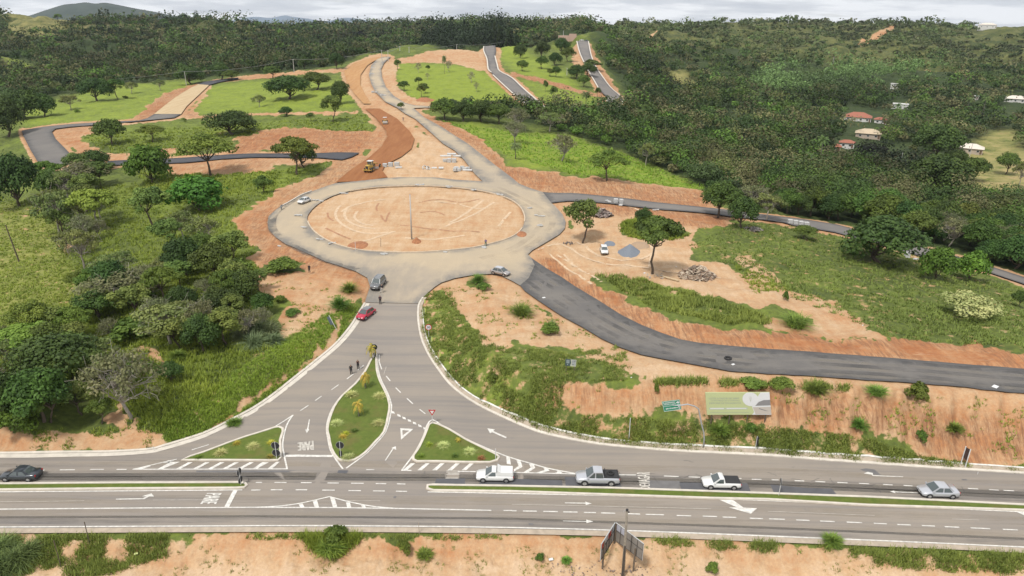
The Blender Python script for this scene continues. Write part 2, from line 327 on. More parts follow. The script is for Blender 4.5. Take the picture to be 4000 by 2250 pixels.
for a, g in (('990,160 1060,160 1150,163 1230,180 1290,240 1330,265 1090,268 1040,255 1015,235 1000,200', 1), ('1250,120 1300,120 1420,180 1450,215 1490,235 1380,208 1290,180 1255,150', .95),
             ('1290,195 1500,240 1510,262 1390,275', .85), ('480,285 530,215 700,200 870,205 905,280 640,285', .9), ('20,300 250,215 460,200 490,205 340,300 100,320', .85),
             ('190,345 330,312 480,300 700,300 930,290 940,325 760,320 640,330 560,350 300,360', .62), ('1120,290 1200,310 1290,335 1420,340 1560,385 1660,430 1775,472 1770,490 1650,465 1500,440 1400,428 1300,420 1220,360', .9),
             ('560,440 700,430 800,400 870,385 860,400 690,480 620,500 560,530', .72), ('430,430 600,440 690,480 640,560 620,640 700,720 560,640 400,600 300,560 280,480', .6), ('1735,630 1850,560 2000,570 2300,640 2576,730 2576,880 2240,850 2000,740', .42),
             ('-600,470 120,520 180,640 190,760 60,800 -600,900', .7), ('380,1100 700,820 860,740 910,720 905,790 744,960 512,1100', .62), ('60,1000 250,900 420,880 600,800 700,850 500,1020 380,1110 0,1060', .4),
             ('1070,740 1140,760 1200,880 1400,960 1400,1060 1300,1080 1130,980 1070,860', .62), ('2180,415 2400,400 2390,430', .7), ('0,45 200,30 330,55 480,60 560,75 400,60 250,55 120,90 0,100', .34), ('0,150 40,150 210,195 180,200 0,165', .85)):
    zone(a, gr_=g)
zone('-600,470 120,520 180,640 190,760 60,800 -600,900', dry_=.35); zone('0,30 330,55 480,62 560,78 300,70 150,110 0,120', dry_=.45)
zone('2380,415 2460,395 2640,380 2640,500 2500,495 2420,475', dry_=1.0, gr_=.6); zone('2395,395 2500,330 2560,330 2576,400 2450,420', dry_=.7, gr_=.6)
zone('1500,55 1700,45 2700,55 2700,165 2300,165 1900,130 1600,95', dry_=.18, gr_=.2); zone('1585,185 1640,200 1760,225 1640,190', dry_=.6, gr_=.5); zone('1650,175 1720,175 1800,230 1740,225', dry_=.7, gr_=.55)
SOILS = [('-900,1347 0,1346 640,1342 1288,1347 1913,1364 2576,1396 3500,1450 3500,2300 -900,2300', .12),
 ('-900,1345 0,1350 640,1343 1288,1350 1913,1368 2576,1400 2576,1440 1913,1418 1288,1406 640,1410 0,1425 -900,1425', .58),
 ('1390,955 1420,945 1650,965 1900,965 2150,985 2400,1000 2576,1005 3200,1040 3200,1220 2576,1178 2400,1165 2330,1150 2300,1110 2150,1088 1900,1062 1700,1052 1560,1036 1450,1022 1400,1000', .72),
 ('1600,900 1660,900 1763,918 1932,941 2182,957 2432,974 2576,987 3200,1035 3200,1060 2576,1014 2300,1003 1900,974 1640,968 1600,930', .3),
 ('1110,722 1144,700 1239,690 1290,706 1363,763 1463,823 1563,874 1613,893 1600,915 1500,890 1420,885 1330,870 1250,880 1190,860 1160,820 1130,770', .38),
 ('1338,646 1375,645 1420,655 1450,692 1520,722 1600,760 1700,800 1800,825 1900,838 2050,843 2200,852 2400,866 2576,882 3200,930 3200,975 2576,928 2357,910 2182,896 1932,876 1763,862 1663,837 1563,792 1458,720 1375,674', .88),
 ('1345,638 1408,592 1425,570 1420,530 1395,512 1500,508 1613,516 1775,534 1850,556 1760,572 1725,600 1740,625 1735,650 1800,665 1900,700 1980,720 2050,750 2130,790 2200,825 2240,852 2050,840 1940,832 1960,800 2060,820 1980,780 1900,770 1800,755 1700,725 1600,700 1510,690 1500,722 1450,690 1400,650', .3),
 ('1420,512 1500,508 1613,516 1775,536 1850,556 1760,572 1700,575 1600,545 1500,530', .8),
 ('1060,280 1100,300 1130,308 1200,340 1230,372 1290,418 1350,428 1450,442 1560,453 1680,468 1780,488 1795,524 1613,507 1450,490 1333,476 1290,450 1240,417 1180,364 1110,324 1070,297', .66),
 ('960,255 1003,275 1030,300 1070,335 1114,362 1144,381 1170,406 1195,438 1215,457 1144,455 1094,449 1000,449 965,432 970,415 1010,395 1038,375 1046,350 1034,330 1003,300 955,272 940,262', .18),
 ('865,178 890,155 930,143 965,141 948,150 934,165 928,190 934,212 944,232 969,257 985,268 1005,295 985,297 955,275 912,275 880,237 866,210', .42),
 ('966,160 990,148 1004,170 997,200 1012,233 1052,253 1090,260 1090,270 1044,268 1019,262 991,244 971,222 961,195', .38),
 ('986,150 1050,140 1120,130 1190,123 1218,116 1232,180 1200,178 1150,162 1060,158 1000,162', .42), ('1245,116 1262,112 1290,112 1262,122 1256,150 1265,180 1300,215 1340,240 1388,278 1375,280 1300,222 1250,180', .6),
 ('560,400 600,345 650,330 720,322 800,325 860,330 925,330 948,345 932,368 900,384 840,384 760,382 700,372 640,377 600,388', .72),
 ('400,425 520,405 640,400 700,402 690,432 560,440 440,440', .62), ('700,398 830,396 850,402 760,420 700,412', .6), ('880,232 915,262 945,275 985,300 1000,330 960,372 900,384 925,345 945,330 935,300 905,270', .6),
 ('190,380 130,335 150,322 240,318 230,333 195,345 220,365 270,385 330,385 470,372 480,382 350,404 270,406 190,402', .6),
 ('315,305 345,295 400,240 470,213 505,205 520,215 480,235 400,290 370,306', .72), ('455,292 500,250 522,215 535,215 520,240 485,275 500,290 640,284 905,279 905,286 640,291 470,298', .68),
 ('520,200 640,185 860,174 862,182 700,193 530,209', .6), ('60,322 180,308 350,299 360,306 180,318 60,332', .6),
 ('1433,106 1451,103 1458,130 1466,150 1482,180 1466,176 1440,172 1440,140', .5), ('1478,104 1492,106 1500,140 1520,175 1545,213 1582,255 1572,268 1555,272 1558,255 1530,222 1505,185 1490,155', .66),
 ('1482,180 1500,205 1520,230 1530,250 1521,266 1505,262 1512,245 1500,225 1476,190', .6), ('1288,180 1380,203 1512,238 1512,246 1380,215 1288,190', .9),
 ('575,560 600,540 660,510 700,478 760,458 830,425 860,400 940,390 975,420 960,445 900,460 830,468 780,485 705,523 675,547 675,562 692,600 784,647 895,685 932,723 920,760 880,738 800,700 700,690 650,660 625,615 590,590', .62),
 ('600,700 680,685 760,690 850,700 900,720 892,760 830,790 780,810 720,850 700,845 690,800 715,770 650,730', .42),
 ('-900,1060 0,1078 200,1088 330,1075 395,1085 400,1120 275,1142 0,1146 -900,1150', .62), ('380,1118 520,1085 640,1020 744,945 890,790 905,795 744,960 640,1035 520,1098 400,1130', .55),
 ('225,640 270,660 290,700 250,700', .5), ('150,590 175,600 180,640 150,630', .5), ('185,540 215,580 205,600 190,570', .55), ('380,880 430,950 410,960 370,900', .5), ('300,1000 345,1040 330,1075 290,1040', .4), ('1875,640 1950,690 2000,735 1960,740 1890,690 1860,655', .3),
 ('160,150 180,165 190,178 170,170', .5), ('1580,95 1640,80 1700,65 1640,85', .5), ('2160,100 2200,80 2275,55 2230,82 2170,108', .55), ('1940,60 2030,45 2120,48 2040,55', .55), ('2505,64 2576,66 2576,71 2510,69', .4), ('2330,160 2440,175 2430,190 2330,180', .5)]
for a, t_ in SOILS: zone(a, soil_=1, tone_=t_)
for a, g in (('1545,570 1600,548 1690,575 1728,588 1700,600 1640,605 1570,590', .5), ('1503,692 1600,700 1700,730 1800,750 1870,775 1938,795 1935,812 1850,812 1700,790 1620,760 1540,715', .55), ('675,665 715,655 755,660 755,682 700,685 675,680', .45),
             ('1190,690 1225,690 1225,730 1195,725', .5), ('1170,720 1230,728 1200,732', .5), ('1290,760 1335,765 1335,790 1295,785', .5), ('1240,860 1320,868 1420,880 1500,885 1580,905 1600,935 1560,965 1430,945 1390,960 1290,905', .5)):
    zone(a, soil_=0, gr_=g)
ISLAND = smooth_line(PL('773,552 781,533 800,515 835,495 880,482 940,473 1010,469 1080,469 1150,473 1220,483 1275,499 1306,519 1319,543 1318,563 1305,585 1275,602 1230,615 1180,625 1110,632 1040,636 970,635 900,629 850,617 810,598 785,577'), 4, True)
_m = inpoly(PX, PY, ISLAND); soil[_m] = 1; tone[_m] = .28
# ================================================================ roads (outlines traced, then laid on the land)
HWY = PL('-900,1345 -400,1344 0,1343 200,1342 400,1340 640,1338 960,1338 1288,1344 1550,1350 1913,1362 2250,1376 2576,1391 3000,1412 3500,1440 3500,1255 3000,1222 2576,1192 2432,1183 2257,1171 2057,1157 1932,1147 1788,1140 1663,1133 1538,1122 1463,1111 1388,1096 1338,1081 1288,1060 1219,1028 1169,998 1133,968 1106,934 1082,898 1065,862 1057,833 1053,803 1053,778 1056,765 918,762 906,785 880,826 843,869 793,911 743,951 693,991 643,1026 580,1060 512,1093 440,1116 412,1124 375,1133 275,1139 150,1140 0,1143 -400,1146 -900,1150')
RBT = PL('918,761 1057,764 1063,751 1078,736 1095,722 1110,712 1144,701 1194,692 1239,690 1262,695 1287,707 1308,719 1330,700 1345,668 1337,650 1328,641 1340,630 1375,610 1408,590 1421,575 1423,558 1415,540 1400,523 1387,511 1365,484 1333,474 1306,463 1288,448 1244,415 1206,385 1175,361 1119,325 1069,297 1041,273 1069,272 1084,272 1084,268 1044,266 1019,260 991,242 971,220 961,195 959,175 966,160 984,144 966,144 949,150 934,165 928,190 934,212 944,232 969,257 999,272 1019,287 1044,300 1081,332 1114,362 1144,380 1169,405 1194,438 1214,457 1144,453 1094,447 1006,447 969,449 894,457 844,462 819,470 784,483 756,493 731,508 706,520 689,533 676,545 673,560 676,578 694,598 719,615 744,625 784,643 819,659 856,670 894,683 924,700 931,722')
CURV = PL('1308,719 1330,700 1345,668 1337,650 1375,676 1413,698 1448,722 1500,753 1563,793 1613,818 1663,838 1713,855 1763,864 1838,871 1932,879 2032,885 2182,897 2357,911 2482,921 2576,929 3000,960 3500,1000 3500,1065 3000,1022 2576,990 2507,984 2432,975 2307,965 2182,958 2032,946 1932,942 1838,935 1763,921 1663,903 1613,893 1563,876 1513,853 1463,823 1413,796 1363,763 1320,733')
ACC = PL('1365,484 1387,511 1428,507 1500,510 1588,520 1688,530 1775,537 1838,546 1900,552 1972,561 1995,568 2102,586 2140,596 2220,618 2307,643 2400,668 2470,681 2576,716 2900,810 2900,788 2576,698 2457,660 2370,635 2307,620 2220,598 2150,578 2107,566 2020,552 1952,544 1860,533 1778,523 1713,516 1613,505 1513,493 1450,487')
LDARK = PL('55,330 110,320 180,313 260,308 350,304 372,298 388,288 456,288 440,297 350,306 250,315 180,320 140,325 131,333 140,350 165,375 192,404 150,422 100,416 78,380 60,345')
LTAN = PL('388,288 456,288 470,268 500,240 526,215 498,213 480,222 440,247 410,270')
LTOP = PL('498,213 526,215 555,207 600,200 600,196 540,203 512,207')
LBLUE = PL('270,406 330,403 415,400 470,397 580,389 660,387 800,386 850,384 905,385 885,396 860,403 800,398 640,397 560,401 470,410 410,413 270,417')
DIRT = PL('845,459 880,430 925,400 960,370 975,345 972,330 945,297 918,274 955,274 1000,300 1030,330 1043,350 1035,375 1010,395 970,415 962,430 975,447 935,453 900,457')
GRAD = PL('866,182 890,160 930,148 975,142 950,150 925,165 907,190 907,215 920,240 934,262 914,262 890,235 873,210')
RD2 = PL('1216,117 1246,115 1248,128 1246,142 1252,165 1258,180 1288,197 1320,227 1345,250 1378,277 1340,277 1300,245 1270,218 1245,195 1228,175 1225,150 1217,130')
RD3 = PL('1451,104 1480,104 1487,140 1497,165 1507,182 1535,220 1561,243 1567,254 1564,264 1555,271 1530,271 1523,266 1530,248 1510,230 1495,205 1480,180 1465,150 1457,130')
def dens(Pw, sp, closed=True):
    out = []; n = len(Pw)
    for i in range(n if closed else n-1):
        a = Pw[i]; b = Pw[(i+1) % n]; k = max(1, int(np.linalg.norm((b-a)[:2])/sp)); out += [a+(b-a)*j/k for j in range(k)]
    if not closed: out.append(Pw[-1])
    return np.array(out)
def roff(X, Y): return .035+.0005*np.hypot(X, Y)
def drape(name, outline, m, holes=(), sp=1.6, off=0.0, kind='structure', label=None, lift=None):
    Pw = dens(unproj(outline), sp); Hs = [dens(unproj(h), sp) for h in holes]
    bd = [Pw]+Hs; V2 = []; E = []
    for b in bd:
        s0 = len(V2); V2 += [Vector((p[0], p[1])) for p in b]; E += [(s0+i, s0+(i+1) % len(b)) for i in range(len(b))]
    x0, y0 = Pw[:,0].min(), Pw[:,1].min(); x1, y1 = Pw[:,0].max(), Pw[:,1].max()
    gx, gy = np.meshgrid(np.arange(x0, x1, sp*1.25), np.arange(y0, y1, sp*1.25)); gx = gx.ravel(); gy = gy.ravel()
    k = inpoly(gx, gy, Pw[:,:2])
    for h in Hs: k &= ~inpoly(gx, gy, h[:,:2])
    bpt = np.concatenate([b[:,:2] for b in bd])
    gx = gx[k]; gy = gy[k]
    dist = lambda X, Y: np.sqrt(np.min([(X-p[0])**2+(Y-p[1])**2 for p in bpt], axis=0)) if len(X) else np.zeros(0)
    dd = dist(gx, gy); k = dd > sp*.5; V2 += [Vector((a, b)) for a, b in zip(gx[k], gy[k])]
    r = delaunay_2d_cdt(V2, E, [], 0, 1e-5); X = np.array([v[0] for v in r[0]]); Y = np.array([v[1] for v in r[0]])
    F = np.array([f for f in r[2]], int); cx = X[F].mean(1); cy = Y[F].mean(1); ok = inpoly(cx, cy, Pw[:,:2])
    for h in Hs: ok &= ~inpoly(cx, cy, h[:,:2])
    F = F[ok]; a, b, c = F[:,0], F[:,1], F[:,2]; cr = (X[b]-X[a])*(Y[c]-Y[a])-(Y[b]-Y[a])*(X[c]-X[a]); F[cr < 0] = F[cr < 0][:, ::-1]
    Z = samp(S, X, Y)+roff(X, Y)+off
    if lift is not None: Z = Z+lift(X, Y, dist(X, Y))
    o = mesh_np(name, np.stack([X, Y, Z], 1), F, m, smooth=True, attrs={'edge': ('FLOAT', dist(X, Y))})
    return tag(o, label, kind=kind)
for p_ in (HWY, RBT, CURV, ACC, LDARK, LTAN, LTOP, LBLUE, DIRT, GRAD, RD2, RD3):
    m = inpoly(PX, PY, p_); road[m] = 1
road[inpoly(PX, PY, ISLAND)] = 0
verge = np.zeros(S.shape)
for p_ in (RBT, CURV, ACC, DIRT, GRAD, RD2, RD3, LBLUE, LTAN, LDARK): verge[inpoly(PX, PY, p_)] = 1
vg = blur(verge, 3, 1) > .02; tone[vg & (soil < .5)] = .55; soil[vg] = 1
rd_near = np.clip(blur(road, 3, 2)*2.2, 0, 1)
for a_, v_ in (('1070,740 1140,760 1200,880 1400,960 1400,1085 1300,1075 1130,980 1070,860', .36), ('1330,1075 1400,1000 1500,1036 1700,1055 1900,1064 2150,1090 2330,1150 2540,1182 2250,1165 1900,1140 1660,1128 1460,1108', .40), ('1735,630 1850,560 2000,570 2300,640 2576,730 2576,880 2240,850 2000,740', .22), ('-600,480 120,520 180,640 190,760 60,800 -600,900', .2), ('400,1110 700,830 880,740 910,790 744,945 512,1090', .24), ('1503,692 1600,700 1700,730 1800,750 1870,775 1938,795 1935,812 1850,812 1700,790 1620,760 1540,715', .3), ('1240,860 1320,868 1420,880 1500,885 1580,905 1600,935 1560,965 1430,945 1390,960 1290,905', .3), ('-20,1344 2576,1396 2576,1412 -20,1356', .5)):
    m = inpoly(PX, PY, PL(a_)) & (soil < (.5 if v_ < .5 else 2)); soil[m] = v_
soil = blur(soil, 1, 1); tone = blur(tone, 4, 2); gr = blur(gr, 4, 2); dry = blur(dry, 6, 2)
rough_amt = (1-rd_near)
relief = (fbm(GX/3.1, GY/3.1, 3, 4)-.5)*.55*rough_amt*np.clip(GY/60, 1, 3)
relief += (fbm(GX/.9, GY/.9, 9, 3)-.5)*.22*rough_amt*soil*np.clip(1.6-GY/160, .2, 1)
steep = (PY > 945) & (PY < 1175) & (PX > 1380); relief += np.where(steep, (fbm(GX/.55, GY/2.5, 21, 3)-.5)*.85*soil*rough_amt, 0)
scarp = (PY > 1345) & (PY < 1425); relief += np.where(scarp, (fbm(GX/1.3, GY/1.3, 22, 4)-.5)*.9*rough_amt, 0)
isl = inpoly(PX, PY, ISLAND); relief = np.where(isl, (fbm(GX/5, GY/5, 31, 4)-.45)*.7, relief)
relief += (np.abs(fbm(GX/85, GY/85, 41, 4)-.5)*2-.35)*np.clip((GY-560)/200, 0, 1)*np.clip((1350-GY)/400, .12, 1)*32*(1-rd_near)+(fbm(GX/60, GY/60, 41, 4)-.5)*np.clip((GY-330)/200, 0, 1)*5*(1-rd_near)*np.where((PX > 860) & (PX < 1560) & (PY > 100), .15, 1)
DROP = road*(.10+.0006*GY)
TZ = S+relief-np.minimum(blur(road, 1, 1)*2, 1)*(.10+.0006*GY)
Sfull = S+relief
idx = np.arange(NW*NU).reshape(NW, NU); Fq = np.stack([idx[:-1, :-1], idx[:-1, 1:], idx[1:, 1:], idx[1:, :-1]], -1).reshape(-1, 4)
# ---------------------------------------------------------------- ground material
m, t, b, co = newmat('land')
za = N(t, 'ShaderNodeAttribute', attribute_name='zone'); zs = N(t, 'ShaderNodeSeparateColor'); LK(t, za.outputs['Color'], zs.inputs[0])
zsoil, ztone, zgr, zdry = zs.outputs[0], zs.outputs[1], zs.outputs[2], za.outputs['Alpha']
nf = nnoise(t, co, .9, 6, .65); nm = nnoise(t, co, .11, 5, .6); nl = nnoise(t, co, .023, 4, .6); nx = nnoise(t, co, 3.2, 4, .7)
nq = nnoise(t, co, .38, 5, .7)
sm = nrange(t, nmath(t, 'ADD', nmath(t, 'ADD', zsoil, nrange(t, nf, .3, .7, -.26, .26)), nrange(t, nq, .3, .7, -.34, .34)), .38, .60)
patch = nrange(t, nmath(t, 'ADD', nm, nmath(t, 'MULTIPLY', nrange(t, nx, .3, .7, -.1, .1), 1.0)), .67, .75)       # bare spots in the grass, weeds in the soil
streak = nnoise(t, co, .55, 5, .7, (1, .22, 1), .5); streak2 = nnoise(t, co, .35, 5, .7, (.3, 1.2, 1), .25)
tn = nmath(t, 'ADD', ztone, nrange(t, streak, .35, .65, -.16, .16)); tn = nmath(t, 'ADD', tn, nrange(t, streak2, .35, .68, .10, -.20)); tn = nmath(t, 'ADD', tn, nrange(t, nl, .3, .7, -.18, .18)); tn = nmath(t, 'ADD', tn, nrange(t, nnoise(t, co, 1.7, 6, .8), .3, .7, -.14, .14))
rs = N(t, 'ShaderNodeValToRGB'); el = rs.color_ramp.elements; el[0].position = 0; el[0].color = (.53, .385, .25, 1); el[1].position = 1; el[1].color = (.30, .105, .036, 1)
for p_, c_ in ((.25, (.475, .32, .185, 1)), (.5, (.43, .25, .13, 1)), (.75, (.38, .175, .075, 1))): q = el.new(p_); q.color = c_
LK(t, tn, rs.inputs[0])
scol = nmix(t, nrange(t, nx, .35, .75, 0, .45), rs.outputs[0], (.27, .16, .10)); ero = nnoise(t, co, 1.0, 5, .8, (2.6, .35, .35)); scol = nmix(t, nmath(t, 'MULTIPLY', nrange(t, ero, .44, .60, 0, .85), nmath(t, 'MULTIPLY', nrange(t, ztone, .54, .64), nrange(t, ztone, .86, .78))), scol, (.20, .10, .055)); scol = nmix(t, nmath(t, 'MULTIPLY', nrange(t, nnoise(t, co, .5, 6, .8, (.35, 1.6, 1), .15), .56, .72, 0, .55), nrange(t, ztone, .72, .8)), scol, (.50, .36, .23))
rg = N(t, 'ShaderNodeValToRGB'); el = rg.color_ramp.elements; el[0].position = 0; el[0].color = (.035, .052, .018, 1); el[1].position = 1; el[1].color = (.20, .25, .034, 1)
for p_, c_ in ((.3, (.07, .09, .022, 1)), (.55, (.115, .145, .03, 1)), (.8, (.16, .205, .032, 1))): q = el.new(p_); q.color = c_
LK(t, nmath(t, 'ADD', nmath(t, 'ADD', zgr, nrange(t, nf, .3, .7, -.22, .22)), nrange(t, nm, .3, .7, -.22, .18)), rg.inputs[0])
gcol = nmix(t, nmath(t, 'MULTIPLY', zdry, nrange(t, nm, .3, .62)), rg.outputs[0], (.33, .26, .12))
gcol = nmix(t, nmath(t, 'MULTIPLY', patch, nrange(t, zgr, .2, .5, 0, .55)), gcol, (.26, .16, .085))
col = nmix(t, sm, gcol, scol); LK(t, col, b.inputs['Base Color'])
bumpn(t, b, nmath(t, 'ADD', nf, nmath(t, 'MULTIPLY', nx, .5)), .55, .25)
LAND = m
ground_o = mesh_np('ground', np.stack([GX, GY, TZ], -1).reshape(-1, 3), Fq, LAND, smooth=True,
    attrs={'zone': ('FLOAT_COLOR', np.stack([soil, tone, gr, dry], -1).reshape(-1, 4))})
tag(ground_o, kind='structure')
ap = mesh_np('distant_ground', [(-11500, 2500, -30), (11500, 2500, -30), (11500, 12000, -40), (-11500, 12000, -40)], np.array([[0, 1, 2, 3]]), mat('plain', (.07, .1, .04), .95)); tag(ap, kind='structure')
# ---------------------------------------------------------------- road materials
def asphalt(name, base, dust, dark, mode):
    m, t, b, co = newmat(name); b.inputs['Roughness'].default_value = .85
    ed = N(t, 'ShaderNodeAttribute', attribute_name='edge').outputs['Fac']
    nf = nnoise(t, co, 7, 4, .7); ns = nnoise(t, co, .55, 5, .6, (.05, 1.6, 1)); nl = nnoise(t, co, .07, 5, .6); nm = nnoise(t, co, .6, 5, .7)
    c = nmix(t, nrange(t, nl, .3, .7), base, dust)
    if mode == 'hwy':
        c = nmix(t, nrange(t, ns, .45, .68, 0, .55), c, dark); c = nmix(t, nrange(t, nm, .62, .75, 0, .35), c, dark)
        c = nmix(t, nrange(t, nnoise(t, co, .8, 6, .75, (.35, 1, 1), .6), .6, .8, 0, .35), c, tuple(x*1.3 for x in dust))
    elif mode == 'dusty':
        k = nmath(t, 'ADD', ed, nrange(t, nm, .3, .7, -.5, .5)); k = nmath(t, 'ADD', k, nrange(t, nl, .3, .7, -1.6, 1.6))
        sp_ = N(t, 'ShaderNodeSeparateXYZ'); LK(t, co, sp_.inputs[0]); yk = nmath(t, 'ADD', sp_.outputs[1], nrange(t, nl, .3, .7, -14, 14)); c = nmix(t, nrange(t, yk, 108, 138), nmix(t, nrange(t, nl, .3, .7), (.235, .208, .182), (.275, .24, .20)), c); c = nmix(t, nrange(t, k, .3, 2.6), dark, c); c = nmix(t, nrange(t, nnoise(t, co, .4, 5, .7, (1, .25, 1), 1.0), .5, .75, 0, .5), c, tuple(x*1.12 for x in dust))
    else:
        k = nmath(t, 'ADD', ed, nrange(t, nm, .3, .7, -.8, .8)); c = nmix(t, nrange(t, k, .3, 2.2, .75, 0), c, dark)
        c = nmix(t, nrange(t, nnoise(t, co, .8, 5, .7, (.1, 1.4, 1), -.25), .52, .75, 0, .6), c, dust)
    c = nmix(t, nrange(t, nf, .3, .7, 0, .18), c, dark); LK(t, c, b.inputs['Base Color']); bumpn(t, b, nf, .15, .02); return m
M_HWY = asphalt('old_asphalt', (.235, .208, .182), (.285, .245, .20), (.165, .155, .150), 'hwy')
M_RBT = asphalt('dusty_asphalt', (.33, .28, .215), (.43, .345, .235), (.195, .18, .16), 'dusty')
M_CUR = asphalt('new_asphalt', (.112, .107, .105), (.18, .165, .148), (.062, .062, .064), 'new')
M_ACC = asphalt('grey_asphalt', (.14, .133, .13), (.21, .19, .17), (.06, .06, .063), 'new')
M_BLUE = asphalt('fresh_asphalt', (.06, .062, .072), (.085, .085, .09), (.035, .036, .042), 'new')
def dirtm(name, a, b_, rot):
    m, t, b, co = newmat(name); n = nnoise(t, co, .5, 5, .7, (1, .12, 1), rot); n2 = nnoise(t, co, 1.2, 5, .7)
    c = nmix(t, nrange(t, n, .35, .65), a, b_); c = nmix(t, nrange(t, n2, .4, .7, 0, .4), c, b_); LK(t, c, b.inputs['Base Color']); bumpn(t, b, n, .4, .1); return m
M_DIRT = dirtm('wet_red_earth', (.30, .135, .055), (.225, .088, .033), 1.2); M_GRAD = dirtm('graded_earth', (.42, .255, .12), (.35, .18, .075), 1.3); M_TAN = dirtm('crushed_stone', (.47, .37, .23), (.40, .29, .165), .9)
hwy = drape('highway', HWY, M_HWY); rbt = drape('roundabout_road', RBT, M_RBT, holes=[ISLAND]); cur = drape('side_road', CURV, M_CUR, off=.004); acc = drape('access_road', ACC, M_ACC)
drape('hill_road', LDARK, M_CUR, sp=2.5); drape('gravel_road', LTAN, M_TAN, sp=3); drape('ridge_road', LTOP, M_BLUE, sp=3); drape('lower_road', LBLUE, M_BLUE, sp=2.5)
drape('dirt_road', DIRT, M_DIRT, sp=2); drape('graded_road', GRAD, M_GRAD, sp=3); rd2 = drape('upper_road', RD2, M_ACC, sp=3); rd3 = drape('steep_road', RD3, M_ACC, sp=3)
# ---------------------------------------------------------------- ribbons: kerbs and painted lines
WHITE = mat('road_paint', (.57, .55, .51), .7, noise=.22, nscale=3); WORN = mat('worn_road_paint', (.40, .37, .33), .8, noise=.2, nscale=2); CONC = mat('kerb_concrete', (.35, .29, .225), .85, noise=.15, nscale=1.5); LIME = mat('limewashed_kerb', (.52, .475, .41), .85, noise=.12, nscale=1.2)
def ribbon_geo(P, wd, zb, zt, closed=False, side=0.0, curve=3, world=None):
    """P pixel path -> strip of width wd, from zb to zt above the road surface; returns V, F"""
    W3 = unproj(smooth_line(P, curve, closed)) if world is None else world
    W2 = dens(W3, 1.2, closed)
    n = len(W2); X, Y = W2[:,0], W2[:,1]
    if closed: T = np.stack([np.roll(X, -1)-np.roll(X, 1), np.roll(Y, -1)-np.roll(Y, 1)], 1)
    else: T = np.stack([np.gradient(X), np.gradient(Y)], 1)
    T /= np.maximum(np.linalg.norm(T, axis=1, keepdims=True), 1e-6); Nn = np.stack([-T[:,1], T[:,0]], 1)
    A = np.stack([X, Y], 1)+Nn*(side+wd/2); B = np.stack([X, Y], 1)+Nn*(side-wd/2)
    za = samp(S, A[:,0], A[:,1])+roff(A[:,0], A[:,1]); zb_ = samp(S, B[:,0], B[:,1])+roff(B[:,0], B[:,1])
    m_ = n if closed else n-1
    if zb is None:
        zt += .018; V = np.concatenate([np.c_[A, za+zt], np.c_[B, zb_+zt]]); F = [[i, n+i, n+(i+1) % n, (i+1) % n] for i in range(m_)]
        return V.tolist(), F
    V = np.concatenate([np.c_[A, za+zb], np.c_[A, za+zt], np.c_[B, zb_+zt], np.c_[B, zb_+zb]]); F = []
    for i in range(m_):
        j = (i+1) % n
        for q in range(4): r = (q+1) % 4; F.append([q*n+i, q*n+j, r*n+j, r*n+i])
    if not closed: F += [[0, n, 2*n, 3*n], [4*n-1, 3*n-1, 2*n-1, n-1]]
    return V.tolist(), F
def ribbons(name, paths, wd, zb, zt, m, parent=None, **k):
    B_ = MB()
    for p in paths: B_.add(*ribbon_geo(PL(p) if isinstance(p, str) else p, wd, zb, zt, **k))
    return B_.build(name, m, parent)
def paint(polys, B_=None, z=.016):
    """flat painted shapes from pixel outlines"""
    B_ = B_ or MB()
    for p in polys:
        W3 = unproj(PL(p) if isinstance(p, str) else p); ar = sum(W3[i][0]*W3[(i+1) % len(W3)][1]-W3[(i+1) % len(W3)][0]*W3[i][1] for i in range(len(W3)))
        if ar < 0: W3 = W3[::-1]
        zz = samp(S, W3[:,0], W3[:,1])+roff(W3[:,0], W3[:,1])+z+(.018 if z > .009 else .008)
        B_.add(np.c_[W3[:,:2], zz].tolist(), [list(range(len(W3)))])
    return B_
def O(c, s):                                    # shift a list measured in an enlarged quarter back to frame pixels
    ox, oy = c; return [(ox+.2502*x, oy+.2502*y) for x, y in PL(s)]
K0, K1, K2, K3 = (0, 1086.4), (644, 1086.4), (1288, 1086.4), (1932, 1086.4); J1 = (644, 721)
def seg(c, s):                                  # 'x0,x1,y ...' dashes
    return [[(c[0]+.2502*x0, c[1]+.2502*y), (c[0]+.2502*x1, c[1]+.2502*(y+dy))] for x0, x1, y, dy in [tuple(float(v) for v in q.split(',')) for q in s.split()]]
solid = [PL('-900,1329 0,1327.4 644,1323.9 1000,1325 1288,1328.6 1600,1337 1932,1350 2250,1363 2576,1378 3300,1414'), PL('-900,1290 0,1282.6 643,1277.7 981,1280.3 1236,1285.5'),
 PL('-900,1245 0,1239 610,1234'), PL('1076,1239 1288,1243 1600,1250 1932,1261 2248,1275 2576,1289.5 3300,1325'), PL('-900,1222 0,1219 598,1215.2'), PL('1078,1221.5 1288,1223.8 1700,1234 1932,1242.8 2576,1271 3300,1305'),
 O(K0, '1335,383 2574,380')+O(K1, '320,378'), O(K1, '1460,393 1565,394'), O(K2, '0,412 660,430 1250,440'),
 PL('-900,1151 0,1146.5 150,1144.5 275,1142')]
ribbons('edge_line', solid, .17, None, .012, WHITE, hwy, curve=2)
dash = seg(K1, '2490,2574,797,0')+seg(K2, '0,45,800,0 110,250,802,2 315,460,806,2 515,658,811,2 722,843,816,2 895,1037,821,4 1150,1287,829,4 1343,1527,836,4 1655,1800,847,4 1917,2060,854,4 2117,2253,863,4 2390,2520,875,4')
dash += seg(K3, '10,167,881,5 283,415,892,5 523,667,903,6 790,944,914,6 1062,1192,926,6 1298,1433,938,5 1545,1675,949,5 1773,1920,960,6 2035,2230,972,9 2358,2507,987,6')
